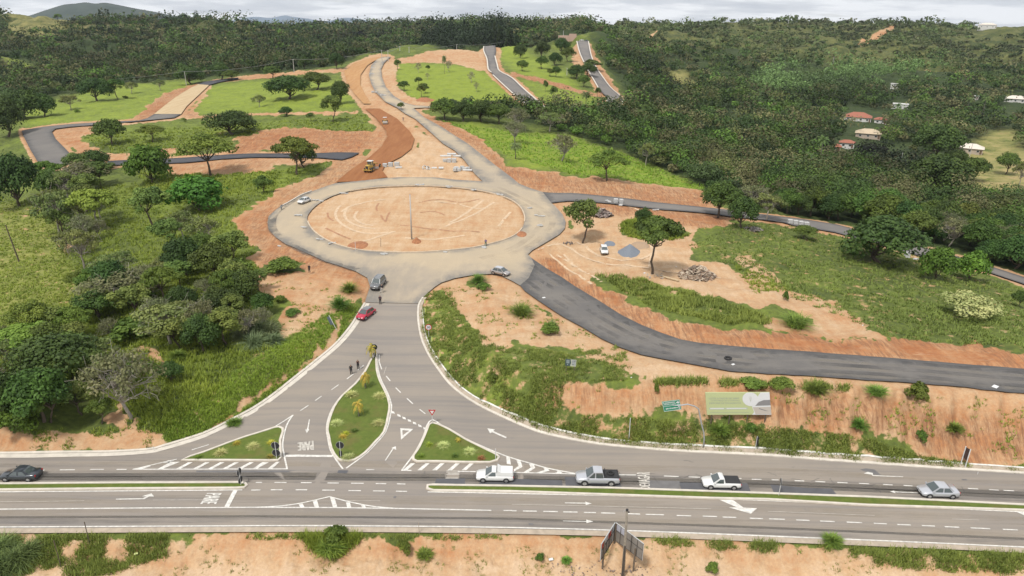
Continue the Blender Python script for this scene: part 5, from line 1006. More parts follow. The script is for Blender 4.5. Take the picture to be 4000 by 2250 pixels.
# ---------------------------------------------------------------- grass: tufts over the meadows, banks and verges
def scatter(poly, n, dmax=400):
    P = np.array(PL(poly) if isinstance(poly, str) else poly); x = RNG.uniform(P[:,0].min(), P[:,0].max(), n*3); y = RNG.uniform(P[:,1].min(), P[:,1].max(), n*3); k = inpoly(x, y, P); x, y = x[k][:n], y[k][:n]
    return unproj(np.c_[x, y])
GV = []; GF = []; GC = []; gb = 0
def add_tufts(W3, h, wdt, blades, cA, cB, mask=None):
    global gb
    k = (samp(road, W3[:,0], W3[:,1]) < .02)
    if mask is not None: k &= mask(W3)
    W3 = W3[k]; n = len(W3)
    if not n: return
    z = samp(Sfull, W3[:,0], W3[:,1]); d = np.hypot(W3[:,0], W3[:,1]); m = n*blades; ti = np.repeat(np.arange(n), blades); a = RNG.random(m)*6.283; lean = .25+.75*RNG.random(m)
    sc = (.6+.8*RNG.random(n))[ti]; L = h*sc*(.6+.6*RNG.random(m)); w_ = wdt*(1+d[ti]/150); B0 = np.stack([W3[ti, 0]+RNG.normal(size=m)*h*.45, W3[ti, 1]+RNG.normal(size=m)*h*.45, z[ti]-.03], 1)
    D = np.stack([np.cos(a)*lean, np.sin(a)*lean, np.ones(m)], 1); Sd = np.stack([-np.sin(a), np.cos(a), np.zeros(m)], 1)*w_[:,None]
    V = np.stack([B0-Sd, B0+Sd, B0+D*L[:,None]], 1).reshape(-1, 3); F = np.arange(m*3).reshape(m, 3)+gb; gb += m*3
    q = np.clip(RNG.random((n, 1))[ti]*.7+RNG.random((m, 1))*.4, 0, 1); pn = fbm(W3[:,0]/6, W3[:,1]/6, 51, 3)[ti][:,None]; q = np.clip(q*.6+pn*.7-.15, 0, 1); c = np.asarray(cA)*(1-q)+np.asarray(cB)*q
    GV.append(V); GF.append(F); GC.append(np.repeat(c, 3, 0))
pn = lambda th, sd: (lambda W3: (fbm(W3[:,0]/2.1, W3[:,1]/2.1, sd, 5)+.16*(RNG.random(len(W3))-.5) > th) & (samp(road, W3[:,0], W3[:,1]) < .02))
GA2, GB2 = (.055, .08, .020), (.15, .18, .042)
gm = lambda lo: (lambda W3: samp(soil, W3[:,0], W3[:,1]) < lo)
GA, GB = (.058, .09, .014), (.155, .19, .03); YA, YB = (.08, .115, .022), (.165, .20, .04)
add_tufts(scatter('-20,480 120,520 180,640 190,760 250,800 60,1000 -20,1000', 5200), .38, .05, 7, YA, YB, gm(.5))
add_tufts(scatter('180,480 480,440 700,430 870,385 640,560 640,650 700,850 500,1020 390,1110 300,1060 200,800', 9000), .55, .05, 7, GA, GB, gm(.5))
add_tufts(scatter('380,1118 520,1092 640,1028 744,948 850,860 900,770 860,740 720,850 560,960 400,1060', 6500), .30, .035, 7, (.065, .11, .018), (.175, .235, .035), gm(.6))
add_tufts(scatter('1060,740 1130,720 1160,800 1250,870 1420,890 1560,870 1600,960 1420,960 1400,1095 1330,1080 1200,1010 1100,930 1060,860', 8500), .34, .035, 8, GA2, GB2, pn(.44, 71))
add_tufts(scatter('1340,1060 1500,1045 1700,1060 1900,1070 2150,1095 2330,1150 2560,1180 2560,1190 2250,1170 1900,1140 1660,1130 1460,1108', 7500), .32, .033, 8, GA2, GB2, pn(.43, 72))
add_tufts(scatter('1735,620 1850,560 2000,570 2300,640 2576,730 2576,880 2240,850 2000,750', 6500), .42, .045, 7, GA2, (.13, .17, .045), pn(.42, 73))
add_tufts(scatter('1503,692 1600,700 1700,730 1800,750 1870,775 1938,795 1935,815 1850,815 1700,790 1620,760 1540,715', 2400), .6, .05, 7, GA2, GB2, pn(.42, 74)); add_tufts(scatter('1545,572 1600,548 1690,575 1728,590 1690,605 1600,600', 1200), .6, .05, 7, GA, GB, gm(.7))
add_tufts(scatter('1650,955 1900,958 2150,975 2150,985 1900,972 1650,968', 900), .6, .045, 8, GA2, GB2, pn(.5, 75)); add_tufts(scatter('-20,1346 600,1343 1288,1350 1288,1356 600,1356 -20,1362', 1000), .28, .035, 8, GA2, GB2, pn(.5, 76))
add_tufts(scatter('1640,1352 2576,1388 2576,1440 2300,1430 1900,1385 1660,1370', 2600), .42, .03, 9, GA2, GB2, pn(.47, 61))
add_tufts(scatter('-20,1352 420,1348 420,1400 250,1449 -20,1449', 2600), .42, .03, 9, GA2, GB2, pn(.48, 62))
add_tufts(scatter('760,1348 920,1345 880,1380 850,1400 790,1390', 700), .55, .03, 9, GA, GB); add_tufts(scatter('-20,1350 2590,1400 2590,1449 -20,1449', 1500), .22, .03, 8, (.08, .09, .03), (.17, .17, .06), lambda W3: fbm(W3[:,0]/2, W3[:,1]/2, 63, 3) > .58)
add_tufts(scatter('1120,720 1290,720 1600,900 1400,900 1180,850', 900), .3, .035, 8, GA, GB, lambda W3: fbm(W3[:,0]/2.5, W3[:,1]/2.5, 64, 3) > .56); add_tufts(scatter('610,700 900,720 860,760 720,850', 420), .3, .035, 8, GA, GB, lambda W3: fbm(W3[:,0]/2.5, W3[:,1]/2.5, 65, 3) > .56)
add_tufts(scatter('1400,975 2576,1010 2576,1180 2300,1100 1900,1060 1450,1030', 900), .35, .035, 8, GA, GB, lambda W3: fbm(W3[:,0]/2, W3[:,1]/2, 66, 3) > .6); add_tufts(scatter('0,1080 380,1080 390,1125 0,1138', 350), .35, .035, 8, GA, GB, lambda W3: fbm(W3[:,0]/2, W3[:,1]/2, 67, 3) > .52)
add_tufts(scatter('1100,300 1290,335 1420,340 1560,385 1770,470 1790,520 1400,430 1220,370', 3600), .6, .06, 5, (.08, .14, .02), (.15, .23, .03), gm(.5)); add_tufts(scatter('200,340 930,290 940,330 560,350 420,440 700,430 700,470 420,520 300,400', 3600), .6, .07, 5, GA, GB, gm(.5))
add_tufts(scatter('1840,660 2000,730 1900,740', 260), .4, .04, 8, GA, GB)
go = mesh_np('grass', np.concatenate(GV), np.concatenate(GF), LEAF, attrs={'fcol': ('FLOAT_COLOR', np.c_[np.concatenate(GC), np.ones(gb)])}); tag(go, 'tall green grass and weeds growing on the meadows and banks', 'grass', kind='stuff'); print('grass tris', gb//3)
# lawn blades on islands are short: a fine nap
# ================================================================ vehicles
GLASS = mat('car_glass', (.05, .065, .065), .06, spec=1.0, coat=.5); TYRE = mat('tyre_rubber', (.02, .02, .021), .85); RIM = mat('alloy', (.45, .45, .46), .35, metal=.7); BLK = mat('black_trim', (.025, .025, .027), .6)
LAMPG = mat('lamp_glass', (.62, .64, .66), .15, spec=.8); RED = mat('tail_red', (.35, .015, .015), .2); PLATE = mat('licence_plate', (.6, .6, .6), .5)
def paintm(n, c, r=.28, me=.0): return mat(n, c, r, metal=me, coat=.6)
def loft(stations, m, name, parent, bevel=0):
    """stations: x, list of (y,z) half-section points from bottom centre to top centre"""
    B_ = MB(); n = len(stations[0][1]); V = []
    for x, pts_ in stations: V += [(x, y, z) for y, z in pts_]+[(x, -y, z) for y, z in pts_[::-1]]
    k = 2*n; F = []
    for i in range(len(stations)-1):
        for j in range(k): F.append([i*k+j, (i+1)*k+j, (i+1)*k+(j+1) % k, i*k+(j+1) % k])
    F.append(list(range(k))); F.append([(len(stations)-1)*k+j for j in range(k)][::-1])
    B_.add(V, F); return B_.build(name, m, parent, smooth=True)
def wheel(parent, x, y, r, wd, rimm=None):
    s = 1 if y > 0 else -1
    tb = MB().tube([(x, y-wd/2, r), (x, y-wd/2+.03, r), (x, y+wd/2-.03, r), (x, y+wd/2, r)], [r*.93, r, r, r*.93], 18); w_ = tb.build('wheel', TYRE, parent)
    rm = MB().cyl((x, y+s*(wd/2+.004), r), (0, 1, 0), r*.62, .02, 14)
    for k in range(5): a = k*1.2566; rm.box(-.03, .03, -.012, .012, 0, r*.55, Matrix.Translation((x, y+s*(wd/2+.018), r)) @ Matrix.Rotation(a, 4, 'Y'))
    rm.build('rim', rimm or RIM, w_)
def panel_quad(name, P4, m, parent, inset=.0, off=.01):
    P = [Vector(p) for p in P4]; c = sum(P, Vector())/len(P); P = [c+(p-c)*(1-inset) for p in P]; n_ = (P[1]-P[0]).cross(P[2]-P[0]).normalized()
    if n_.dot(c-Vector((c.x*.6, 0, .6))) < 0: n_ = -n_
    return MB().add([p+n_*off for p in P], [list(range(len(P)))]).build(name, m, parent)
def car(name, label, px, py, hd, body, L=4.2, W=1.74, Hh=1.48, hood=.27, ws=.12, roof=.62, rearg=.10, deckz=None, kind='hatch', roofm=None, wr=.31, group=None, cat='car', lift=0, plate=True):
    """x forward. hood: bonnet share; ws: windscreen share; roof end at share 'roof' of the length measured from the nose"""
    P = at(px, py); P[2] += roff(P[0], P[1]); t = thing(name, label, cat, tuple(P), math.radians(hd), group)
    f = L/2; hw = W/2; zb = .24+lift; belt = Hh*.60+lift*.6; hz_ = belt-.06; top = Hh+lift
    dz = deckz or belt
    def sec(y, z, b=zb): return [(0, b), (y*.86, b), (y*.985, b+.10), (y, b+(z-b)*.5), (y*.985, z-.10), (y*.90, z-.015), (0, z+.02)]
    xs = [(f, .74, hz_-.28, .10), (f-.07, .86, hz_-.16, .05), (f-.25, .95, hz_-.09, 0), (f-L*hood*.6, 1, hz_-.02, 0), (f-L*hood, 1, belt, 0), (0, 1, belt, 0), (f-L*roof, 1, belt+.01, 0), (-f+.30, .98, dz, 0), (-f+.07, .93, dz-.06, .03), (-f, .86, dz-.22, .10)]
    loft([(x, sec(hw*w_, z, zb+b)) for x, w_, z, b in xs], body, 'body', t)
    x0, x1 = f-L*hood+.10, f-L*(hood+ws); x2 = f-L*roof; x3 = x2-L*rearg; wb, wt = hw*.93, hw*.74; zt = top-.03
    cab = MB(); Vc = []
    for x, w_, z in ((x0, wb, belt-.02), (x1, wt, zt), ((x1+x2)/2, wt*1.02, top), (x2, wt*.97, zt-.02), (x3, wb*.95, belt-.02)): Vc.append((x, w_, z))
    sects = [(x0, [(0, belt-.12), (wb, belt-.12), (wb*.99, belt), (0, belt)]), (x1, [(0, belt-.12), (wb, belt-.12), (wt, zt-.03), (0, zt-.03)]), ((x1+x2)/2, [(0, belt-.12), (wb, belt-.12), (wt*1.02, top-.05), (0, top)]), (x2, [(0, belt-.12), (wb, belt-.12), (wt*.97, zt-.05), (0, zt-.05)]), (x3, [(0, belt-.12), (wb*.96, belt-.12), (wb*.93, belt), (0, belt)])]
    c_ = loft(sects, body, 'cabin', t); 
    for p_ in c_.data.polygons: p_.use_smooth = False
    if roofm: MB().add([(x1, wt*.93, zt+.012), (x1, -wt*.93, zt+.012), ((x1+x2)/2, -wt*.95, top+.012), (x2, -wt*.92, zt+.0), (x2, wt*.92, zt+.0), ((x1+x2)/2, wt*.95, top+.012)], [[0, 1, 2, 5], [5, 2, 3, 4]]).build('roof', roofm, t)
    panel_quad('windscreen', [(x0, wb*.95, belt), (x0, -wb*.95, belt), (x1, -wt*.94, zt-.03), (x1, wt*.94, zt-.03)], GLASS, t, .05, .028)
    panel_quad('rear_window', [(x3, wb*.88, belt), (x3, -wb*.88, belt), (x2, -wt*.9, zt-.05), (x2, wt*.9, zt-.05)], GLASS, t, .07, .028)
    xm = (x0+x3)/2 if kind != 'single' else x2-.02; bx0 = x0-.18; zl, zu = belt+.0, zt-.09
    lerp = lambda a, b_, q: a+(b_-a)*q
    for s in (1, -1):
        yl, yu = s*(wb*.985), s*(wt+.018)
        if kind == 'single': sets = [[(bx0-.05, zl), (x2+.08, zl), (x2+.08, zu), (x1-.03, zu)]]
        else: sets = [[(bx0-.05, zl), (xm+.07, zl), (xm+.06, zu), (x1-.03, zu)], [(xm-.05, zl), (lerp(x3, x2, .35), zl), (x2+.02, zu), (xm-.04, zu)]]
        for q in sets: panel_quad('window', [(x, yl if abs(z-zl) < .01 else yu, z) for x, z in q], GLASS, t, .04, .022)
        for wx in (f-L*.185, -f+L*.195):
            MB().cyl((wx, s*(hw-.035), wr+.02), (0, 1, 0), wr*1.19, .09, 20).build('wheel_arch', BLK, t); wheel(t, wx, s*(hw-.085), wr, .20)
        MB().box(-.10, .08, -.06, .06, 0, .13, Matrix.Translation((x0-.12, s*(hw+.06), belt+.02))).build('mirror', body, t, bevel=.02)
        MB().box(-.06, .05, -.17, .17, -.055, .055, Matrix.Translation((f-.105, s*hw*.62, hz_-.27)) @ Matrix.Rotation(.45*s*-1, 4, 'Z')).build('headlight', LAMPG, t, bevel=.02)
        MB().box(-.04, .05, -.12, .12, -.11, .11, Matrix.Translation((-f+.035, s*hw*.74, dz-.20)) @ Matrix.Rotation(.35*s, 4, 'Z')).build('tail_light', RED, t, bevel=.02)
    MB().box(f-.16, f+.015, -hw*.66, hw*.66, zb+.02, zb+.16).build('grille', BLK, t, bevel=.02)
    MB().box(f-.03, f+.012, -hw*.42, hw*.42, hz_-.34, hz_-.26).build('grille', BLK, t)
    if plate: MB().box(f+.012, f+.03, -.2, .2, zb+.17, zb+.27).build('licence_plate', PLATE, t)
    MB().box(-f-.01, -f+.12, -hw*.7, hw*.7, zb+.02, zb+.14).build('bumper', BLK, t, bevel=.02)
    return t
WHT = paintm('white_paint', (.62, .62, .61)); SLV = paintm('silver_paint', (.46, .47, .50), .3, .35); DKG = paintm('graphite_paint', (.045, .052, .062), .3, .3); REDP = paintm('red_paint', (.42, .02, .05)); GRY = paintm('grey_paint', (.16, .165, .17), .3, .3); BRZ = paintm('bronze_silver_paint', (.34, .32, .31), .3, .3)
car('car', 'dark graphite sedan at the left end of the highway', 56, 1203, 181, DKG, 4.35, 1.72, 1.44, .27, .16, .68, .16, kind='sedan', deckz=.95)
v = car('pickup_truck', 'white small pickup with raised white bed cover beside the chevrons', 1245, 1205, 180, WHT, 4.5, 1.72, 1.5, .27, .15, .54, .03, kind='single', cat='pickup truck')
MB().add([(-.22, .76, .96), (-.22, -.76, .96), (-2.2, -.74, .96), (-2.2, .74, .96), (-.30, .70, 1.70), (-.30, -.70, 1.70), (-.75, -.70, 1.42), (-.75, .70, 1.42), (-2.15, -.68, 1.40), (-2.15, .68, 1.40)], [[0, 1, 5, 4], [4, 5, 6, 7], [7, 6, 8, 9], [9, 8, 2, 3], [0, 4, 7], [0, 7, 9, 3], [1, 6, 5], [1, 2, 8, 6]]).build('bed_cover', WHT, v, bevel=.05)
MB().box(-1.5, -.9, -.88, -.862, .55, .66).build('side_vent', BLK, v)
v = car('pickup_truck', 'silver double-cab pickup with open black bed on the dark asphalt patch', 1502, 1213, 180, SLV, 5.15, 1.84, 1.80, .25, .14, .60, .035, kind='cab', wr=.38, lift=.08, cat='pickup truck', deckz=1.12)
MB().box(-2.42, -.66, -.74, .74, 1.16, 1.20).build('bed_liner', BLK, v); MB().box(-2.5, -.62, -.80, -.72, 1.12, 1.24).box(-2.5, -.62, .72, .80, 1.12, 1.24).box(-2.52, -2.44, -.8, .8, 1.12, 1.24).box(-.95, -.85, -.78, .78, 1.12, 1.42).build('bed_rail', BLK, v, bevel=.02)
sw = MB().tube([(-1.55+.34*math.cos(a), .0+.34*math.sin(a), 1.32) for a in np.linspace(0, 6.283, 17)], .11, 6, False).build('spare_tyre', TYRE, v, smooth=True)
MB().box(-.9, .9, -1.02, -.93, .36, .41).box(-.9, .9, .93, 1.02, .36, .41).build('side_step', BLK, v)
v = car('pickup_truck', 'white small pickup with flat black bed cover near the worn lettering', 1812, 1223, 179, WHT, 4.45, 1.70, 1.5, .27, .15, .54, .03, kind='single', cat='pickup truck')
MB().box(-2.16, -.26, -.74, .74, .94, 1.0, taper=.04).build('bed_cover', BLK, v, bevel=.02); MB().box(-1.5, -.95, -.87, -.852, .55, .66).build('side_vent', BLK, v)
car('car', 'silver sedan driving along the right end of the highway', 2356, 1245, 179, SLV, 4.3, 1.74, 1.5, .26, .16, .70, .14, kind='sedan', deckz=1.0)
car('car', 'red hatchback with grey roof at the left kerb of the entry road', 921, 797, 247, REDP, 4.1, 1.76, 1.48, .25, .15, .80, .10, roofm=GRY)
v = car('suv', 'dark grey off-roader with roof rails at the mouth of the roundabout', 952, 722, 260, GRY, 4.75, 1.86, 1.86, .24, .12, .88, .06, kind='suv', wr=.37, lift=.08, roofm=mat('suv_roof', (.2, .21, .22), .3))
MB().box(-1.6, .5, -.66, -.61, 1.96, 2.02).box(-1.6, .5, .61, .66, 1.96, 2.02).box(-1.3, -1.25, -.66, .66, 1.98, 2.01).box(-.5, -.45, -.66, .66, 1.98, 2.01).box(.25, .30, -.66, .66, 1.98, 2.01).build('roof_rack', RIM, v)
car('car', 'white hatchback on the dusty left side of the roundabout', 766, 511, 246, WHT, 3.95, 1.7, 1.48, .24, .15, .78, .11)
car('car', 'bronze-silver hatchback leaving the roundabout at lower right', 1259, 691, 330, BRZ, 3.95, 1.72, 1.48, .24, .15, .78, .11, roofm=SLV)
car('car', 'small boxy white hatchback parked in the sandy yard', 1519, 636, 269, WHT, 3.7, 1.58, 1.46, .25, .12, .88, .06)
car('car', 'white car parked across the top of the steep road', 1463, 104, 182, WHT, 4.2, 1.74, 1.5)
car('car', 'dark car parked beside the white one at the top of the steep road', 1475, 105, 175, DKG, 4.3, 1.74, 1.5, kind='sedan')
# ---------------------------------------------------------------- site machines
YEL = mat('machine_yellow', (.46, .30, .06), .5, noise=.1, nscale=2)
def bigwheel(t, x, y, r, w_): 
    o = MB().tube([(x, y-w_/2, r), (x, y-w_/2+.08, r), (x, y+w_/2-.08, r), (x, y+w_/2, r)], [r*.85, r, r, r*.85], 20).build('wheel', TYRE, t); MB().cyl((x, y, r), (0, 1, 0), r*.5, w_+.04, 14).build('rim', YEL, o)
P = at(937, 428); t = thing('road_grader', 'yellow motor grader with white-roofed cab on the red earth road', 'grader', tuple(P), math.radians(78))
MB().box(-4.1, -2.2, -.62, .62, .95, 2.15, taper=.06).build('engine_cover', YEL, t, bevel=.06); MB().box(-4.14, -4.09, -.42, .42, 1.05, 2.0).build('radiator_grille', BLK, t)
cb_ = MB().box(-2.1, -.7, -.72, .72, 1.1, 1.9).build('cab', YEL, t, bevel=.04); MB().box(-2.05, -.75, -.70, .70, 1.9, 3.05, taper=.04).build('window', GLASS, cb_)
fr = MB()
for x in (-2.05, -1.35, -.75):
    for y in (-.7, .7): fr.box(x-.05, x+.05, y-.05, y+.05, 1.9, 3.1)
fr.build('cab_frame', YEL, cb_); MB().box(-2.25, -.55, -.85, .85, 3.08, 3.22).build('cab_roof', WHT, cb_, bevel=.04)
MB().tube([(-.8, 0, 1.6), (.8, 0, 2.0), (3.2, 0, 1.6), (3.9, 0, 1.3)], .17, 8).build('front_frame', YEL, t); MB().box(.9, 1.1, -1.9, 1.9, .15, .85, Matrix.Rotation(.35, 4, 'Z')).build('blade', mat('steel_blade', (.3, .27, .24), .5), t)
MB().box(-4.5, -4.3, -1.35, 1.35, .75, .93).box(-4.35, -4.1, -.1, .1, .8, 1.2).build('ripper_bar', YEL, t)
for y in (-1.0, 1.0):
    for x in (-3.3, -1.8, 3.7): bigwheel(t, x, y, .66, .38)
    MB().box(-3.6, -1.5, y*.8-.08, y*.8+.08, .5, .95).build('tandem_case', YEL, t)
P = at(969, 312); t = thing('road_roller', 'small roller with a white sun canopy on the red earth road', 'roller', tuple(P), math.radians(-80))
MB().cyl((1.6, 0, .7), (0, 1, 0), .7, 1.9, 22).build('drum', mat('steel_blade', (.3, .27, .24), .5), t, smooth=False); MB().box(.6, 2.5, -1.12, -1.0, .6, .85).box(.6, 2.5, 1.0, 1.12, .6, .85).box(.5, .7, -1.1, 1.1, .6, .9).build('drum_frame', YEL, t)
MB().box(-2.2, -.3, -.65, .65, .8, 1.55, taper=.08).build('engine_cover', YEL, t, bevel=.05); MB().box(-.3, .5, -.5, .5, .8, 1.2).build('platform', BLK, t)
for y in (-.95, .95): bigwheel(t, -1.3, y, .72, .42)
MB().tube([(-.35, -.5, 1.1), (-.35, -.5, 2.75)], .03, 5).tube([(-.35, .5, 1.1), (-.35, .5, 2.75)], .03, 5).tube([(.5, -.5, 1.1), (.5, -.5, 2.75)], .03, 5).tube([(.5, .5, 1.1), (.5, .5, 2.75)], .03, 5).build('canopy_post', BLK, t)
MB().box(-.65, .8, -.8, .8, 2.75, 2.85).build('canopy', WHT, t, bevel=.03)
# ================================================================ signs and posts
SGN = mat('sign_back', (.018, .018, .020), .6); POST = mat('white_post', (.58, .58, .57), .5); GALV = mat('galvanised_steel', (.40, .41, .42), .45, metal=.3)
def ground_at(px, py):
    P = at(px, py); P[2] = float(samp(TZf, [P[0]], [P[1]])[0]); return P
TZf = np.maximum(TZ, S-.2)
def vert(px, py, pytop):
    """foot at the pixel, height so that the top meets row pytop"""
    P = ground_at(px, py); 
    for k in range(30):
        T_ = at_y(px, pytop, P[1])
    return P, T_[2]-P[2]
def post(t, h, r=.04, m=None, P0=(0, 0, 0)): return MB().tube([P0, (P0[0], P0[1], P0[2]+h)], r, 8).build('post', m or POST, t)
def disc(name, t, z, r, m, yaw=0, th=.02, y=0, n=24, rim=None):
    a = MB().cyl((0, 0, 0), (0, 1, 0), r, th, n).build(name, m, t); a.location = (0, y, z); a.rotation_euler = (0, 0, yaw)
    if rim: MB().cyl((0, 0, 0), (0, 1, 0), r*1.04, th*.6, n).build('rim', rim, a)
    return a
for px, py, pt, discs, plate, yaw, lb in ((943, 900, 866, ((873, 8.2),), True, 0, 'single round sign seen from behind at the island tip, with a small plate below'), (858, 1153, 1110, ((1120, 10),), True, 0, 'single round sign seen from behind at the foot of the middle island'),
    (697, 1156, 1111.5, ((1121, 10.2), (1139, 10)), False, 0, 'post with two round signs seen from behind on the left island'), (607, 1222, 1175, ((1187, 9.5), (1207, 9.5)), False, 1.4, 'edge-on post with two round signs at the end of the left median'), (1958, 1248, 1204, ((1212, 9.5),), False, 1.4, 'edge-on post with one round sign on the right median')):
    P, h = vert(px, py, pt); t = thing('road_sign', lb, 'road sign', tuple(P)); d = proj(*P)[2]; post(t, h+.3, .035, P0=(0, -.035, -.3))
    for yy, rp in discs: zz = at_y(px, yy, P[1])[2]-P[2]; o = disc('sign_disc', t, zz, rp*d/FPX, SGN, yaw, .02, .012, 28, mat('sign_rim', (.45, .45, .45)))
    if plate: zt_ = at_y(px, discs[0][0]+discs[0][1]+12, P[1])[2]-P[2]; MB().box(-.2, .2, .0, .02, zt_-.35, zt_+.45).build('sign_plate', SGN, t)
P, h = vert(1079, 850, 816); t = thing('speed_limit_sign', 'round white speed limit sign reading 30 by the right kerb', 'road sign', tuple(P)); d = proj(*P)[2]; post(t, h, .035); zz = at_y(1079, 823, P[1])[2]-P[2]; r_ = 8.2*d/FPX
a = disc('sign_disc', t, zz, r_, mat('sign_red', (.45, .02, .02), .5), 0, .02, -.05); f_ = disc('sign_face', t, zz, r_*.78, mat('sign_white', (.62, .62, .62), .5), 0, .02, -.058)
quad_text('lettering', '30', [(-r_*.52, -.072, r_*.38), (r_*.52, -.072, r_*.38), (r_*.52, -.072, -r_*.38), (-r_*.52, -.072, -r_*.38)], SGN, f_, .0, .03).location = (0, .058, 0)
P, h = vert(1088, 1068, 1030); t = thing('give_way_sign', 'red and white give way triangle at the tip of the right island', 'road sign', tuple(P)); d = proj(*P)[2]; post(t, h, .035); zt_ = at_y(1088, 1030.5, P[1])[2]-P[2]; zb_ = at_y(1088, 1045, P[1])[2]-P[2]; w_ = 9.3*d/FPX
MB().add([(-w_, -.05, zt_), (0, -.05, zb_), (w_, -.05, zt_), (-w_, -.03, zt_), (0, -.03, zb_), (w_, -.03, zt_)], [[0, 1, 2], [5, 4, 3], [0, 3, 4, 1], [1, 4, 5, 2], [2, 5, 3, 0]]).build('sign_panel', mat('sign_red', (.45, .02, .02), .5), t)
q_ = .56; cz = zt_*.63+zb_*.37; MB().add([(-w_*q_, -.056, cz+(zt_-cz)*q_), (0, -.056, cz+(zb_-cz)*q_), (w_*q_, -.056, cz+(zt_-cz)*q_)], [[0, 1, 2]]).build('sign_face', mat('sign_white', (.62, .62, .62), .5), t)
for px, py, pt, lb, m_ in ((1247, 1158, 1129, 'bare white post at the right tip of the right island', POST), (1582, 1106, 1051, 'tall thin white post on the grassy bank', POST), (1055, 1341, 1315, 'short concrete post at the foreground road edge', CONC), (225, 1366, 1313, 'dark leaning fence post at the foreground road edge', BARK), (154, 1428, 1360, 'thin fence post lower on the foreground bank', BARK), (389, 1136, 1122, 'tiny white marker post in the left kerb', POST), (2458, 1195, 1187, 'small white marker post by the right kerb', POST), (895, 630, 608, 'thin white stake at the roundabout kerb', POST), (958, 621, 598, 'thin reddish stake inside the roundabout', BARK)):
    P, h = vert(px, py, pt); o = MB().tube([(0, 0, -.3), (RNG.normal()*.05, 0, h)], .045 if h > 1.5 else .03, 7).build('post', m_); o.location = P; tag(o, lb, 'post')
P, h = vert(1899, 1134, 1098); t = thing('road_sign', 'narrow edge-on sign on a white post on the grassy bank', 'road sign', tuple(P)); post(t, h, .04); MB().box(.02, .16, -.28, .28, h*.45, h*.98).build('sign_panel', SGN, t)
P, h = vert(847, 828, 794); t = thing('road_sign', 'tilted road sign seen from behind on the left grass bank', 'road sign', tuple(P)); t.rotation_euler = (0, -.38, 0); post(t, h*1.1, .05); MB().box(-.55, .0, .03, .06, h*.45, h*1.02).build('sign_panel', mat('sign_grey_back', (.10, .12, .15), .5), t)
# brown board on two posts, right
A0, hA = vert(2416, 1169, 1123); B0, hB = vert(2427, 1178, 1130); t = thing('sign_board', 'dark board on two white posts, seen from behind, by the right kerb', 'sign', tuple(A0)); D0 = B0-A0
post(t, hA, .06); post(t, hB, .06, P0=tuple(D0)); q = MB(); q.add([(0, 0, hA*.42), (D0[0], D0[1], D0[2]+hB*.38), (D0[0], D0[1], D0[2]+hB*.97), (0, 0, hA*.97), (.05, .03, hA*.42), (D0[0]+.05, D0[1]+.03, D0[2]+hB*.38), (D0[0]+.05, D0[1]+.03, D0[2]+hB*.97), (.05, .03, hA*.97)], [[0, 1, 2, 3], [7, 6, 5, 4], [0, 4, 5, 1], [3, 2, 6, 7], [1, 5, 6, 2], [0, 3, 7, 4]]); q.build('sign_panel', mat('brown_board', (.045, .025, .02), .7), t)
def board(name, label, cat, px4, Ys, mb, th=.06):
    """px4 = TL TR BR BL pixel corners on vertical planes at depths Ys; returns root, corner list (world minus root)"""
    Wc = [at_y(x, y, Y) for (x, y), Y in zip(px4, Ys)]; base = (Wc[2]+Wc[3])/2; t = thing(name, label, cat, tuple(base)); Q = [p-base for p in Wc]
    n_ = np.cross(Q[2]-Q[3], Q[0]-Q[3]); n_ /= np.linalg.norm(n_); Bk = [q-n_*th for q in Q]
    MB().add(Q+Bk, [[3, 2, 1, 0], [4, 5, 6, 7], [0, 1, 5, 4], [1, 2, 6, 5], [2, 3, 7, 6], [3, 0, 4, 7]]).build('panel', mb, t); return t, [np.array(q) for q in Q], n_
def bil(Q, a, c): return (Q[3]*(1-a)+Q[2]*a)*(1-c)+(Q[0]*(1-a)+Q[1]*a)*c
def onq(Q, n_, pts_, m, name, parent, z):
    return MB().add([bil(Q, a, c)+n_*z for a, c in pts_], [list(range(len(pts_)))]).build(name, m, parent)
def subq(Q, a0, a1, c0, c1): return [bil(Q, a0, c1), bil(Q, a1, c1), bil(Q, a1, c0), bil(Q, a0, c0)]
# big billboard on the cut
YB_ = ground_at(1857, 1058)[1]-.4
t, Q, n_ = board('billboard', 'wide pale green advertising billboard on the earth cut', 'billboard', [(1774, 987.5), (1935.5, 987), (1940.5, 1043), (1778.6, 1043.6)], [YB_]*4, mat('billboard_green', (.44, .48, .25), .6), .12)
WH = mat('billboard_white', (.62, .62, .62), .6); BT = mat('billboard_text', (.34, .37, .26), .7)
onq(Q, n_, [(.70, 0), (1, 0), (1, 1), (.86, 1), (.74, .55), (.71, .36), (.735, .12)], WH, 'picture', t, .006); onq(Q, n_, [(.76, .40), (1, .42), (1, .67), (.90, .66), (.82, .58)], mat('picture_grey', (.22, .21, .21), .7), 'picture_hill', t, .010)
onq(Q, n_, [(.72, .34), (1, .36), (1, .02), (.755, .02), (.74, .16)], mat('picture_sand', (.46, .41, .36), .7), 'picture_sand', t, .009); onq(Q, n_, [(.82, .30), (.96, .16), (.90, .18), (.81, .26)], mat('picture_grey', (.22, .21, .21), .7), 'picture_path', t, .013)
onq(Q, n_, [(.695+.125*math.cos(a), .70+.31*math.sin(a)) if .70+.31*math.sin(a) < .995 else (.695+.125*math.cos(a), .995) for a in np.linspace(0, 6.283, 33)[:-1]], WH, 'emblem_disc', t, .016)
em = MB()
for s in (-1, 1): em.tube([bil(Q, .695, .60)+n_*.02, bil(Q, .695+s*.012, .70)+n_*.02, bil(Q, .695+s*.02, .80)+n_*.02], .012, 4, False)
em.tube([bil(Q, .695, .58)+n_*.02, bil(Q, .695, .84)+n_*.02], .012, 4, False).build('emblem', BT, t)
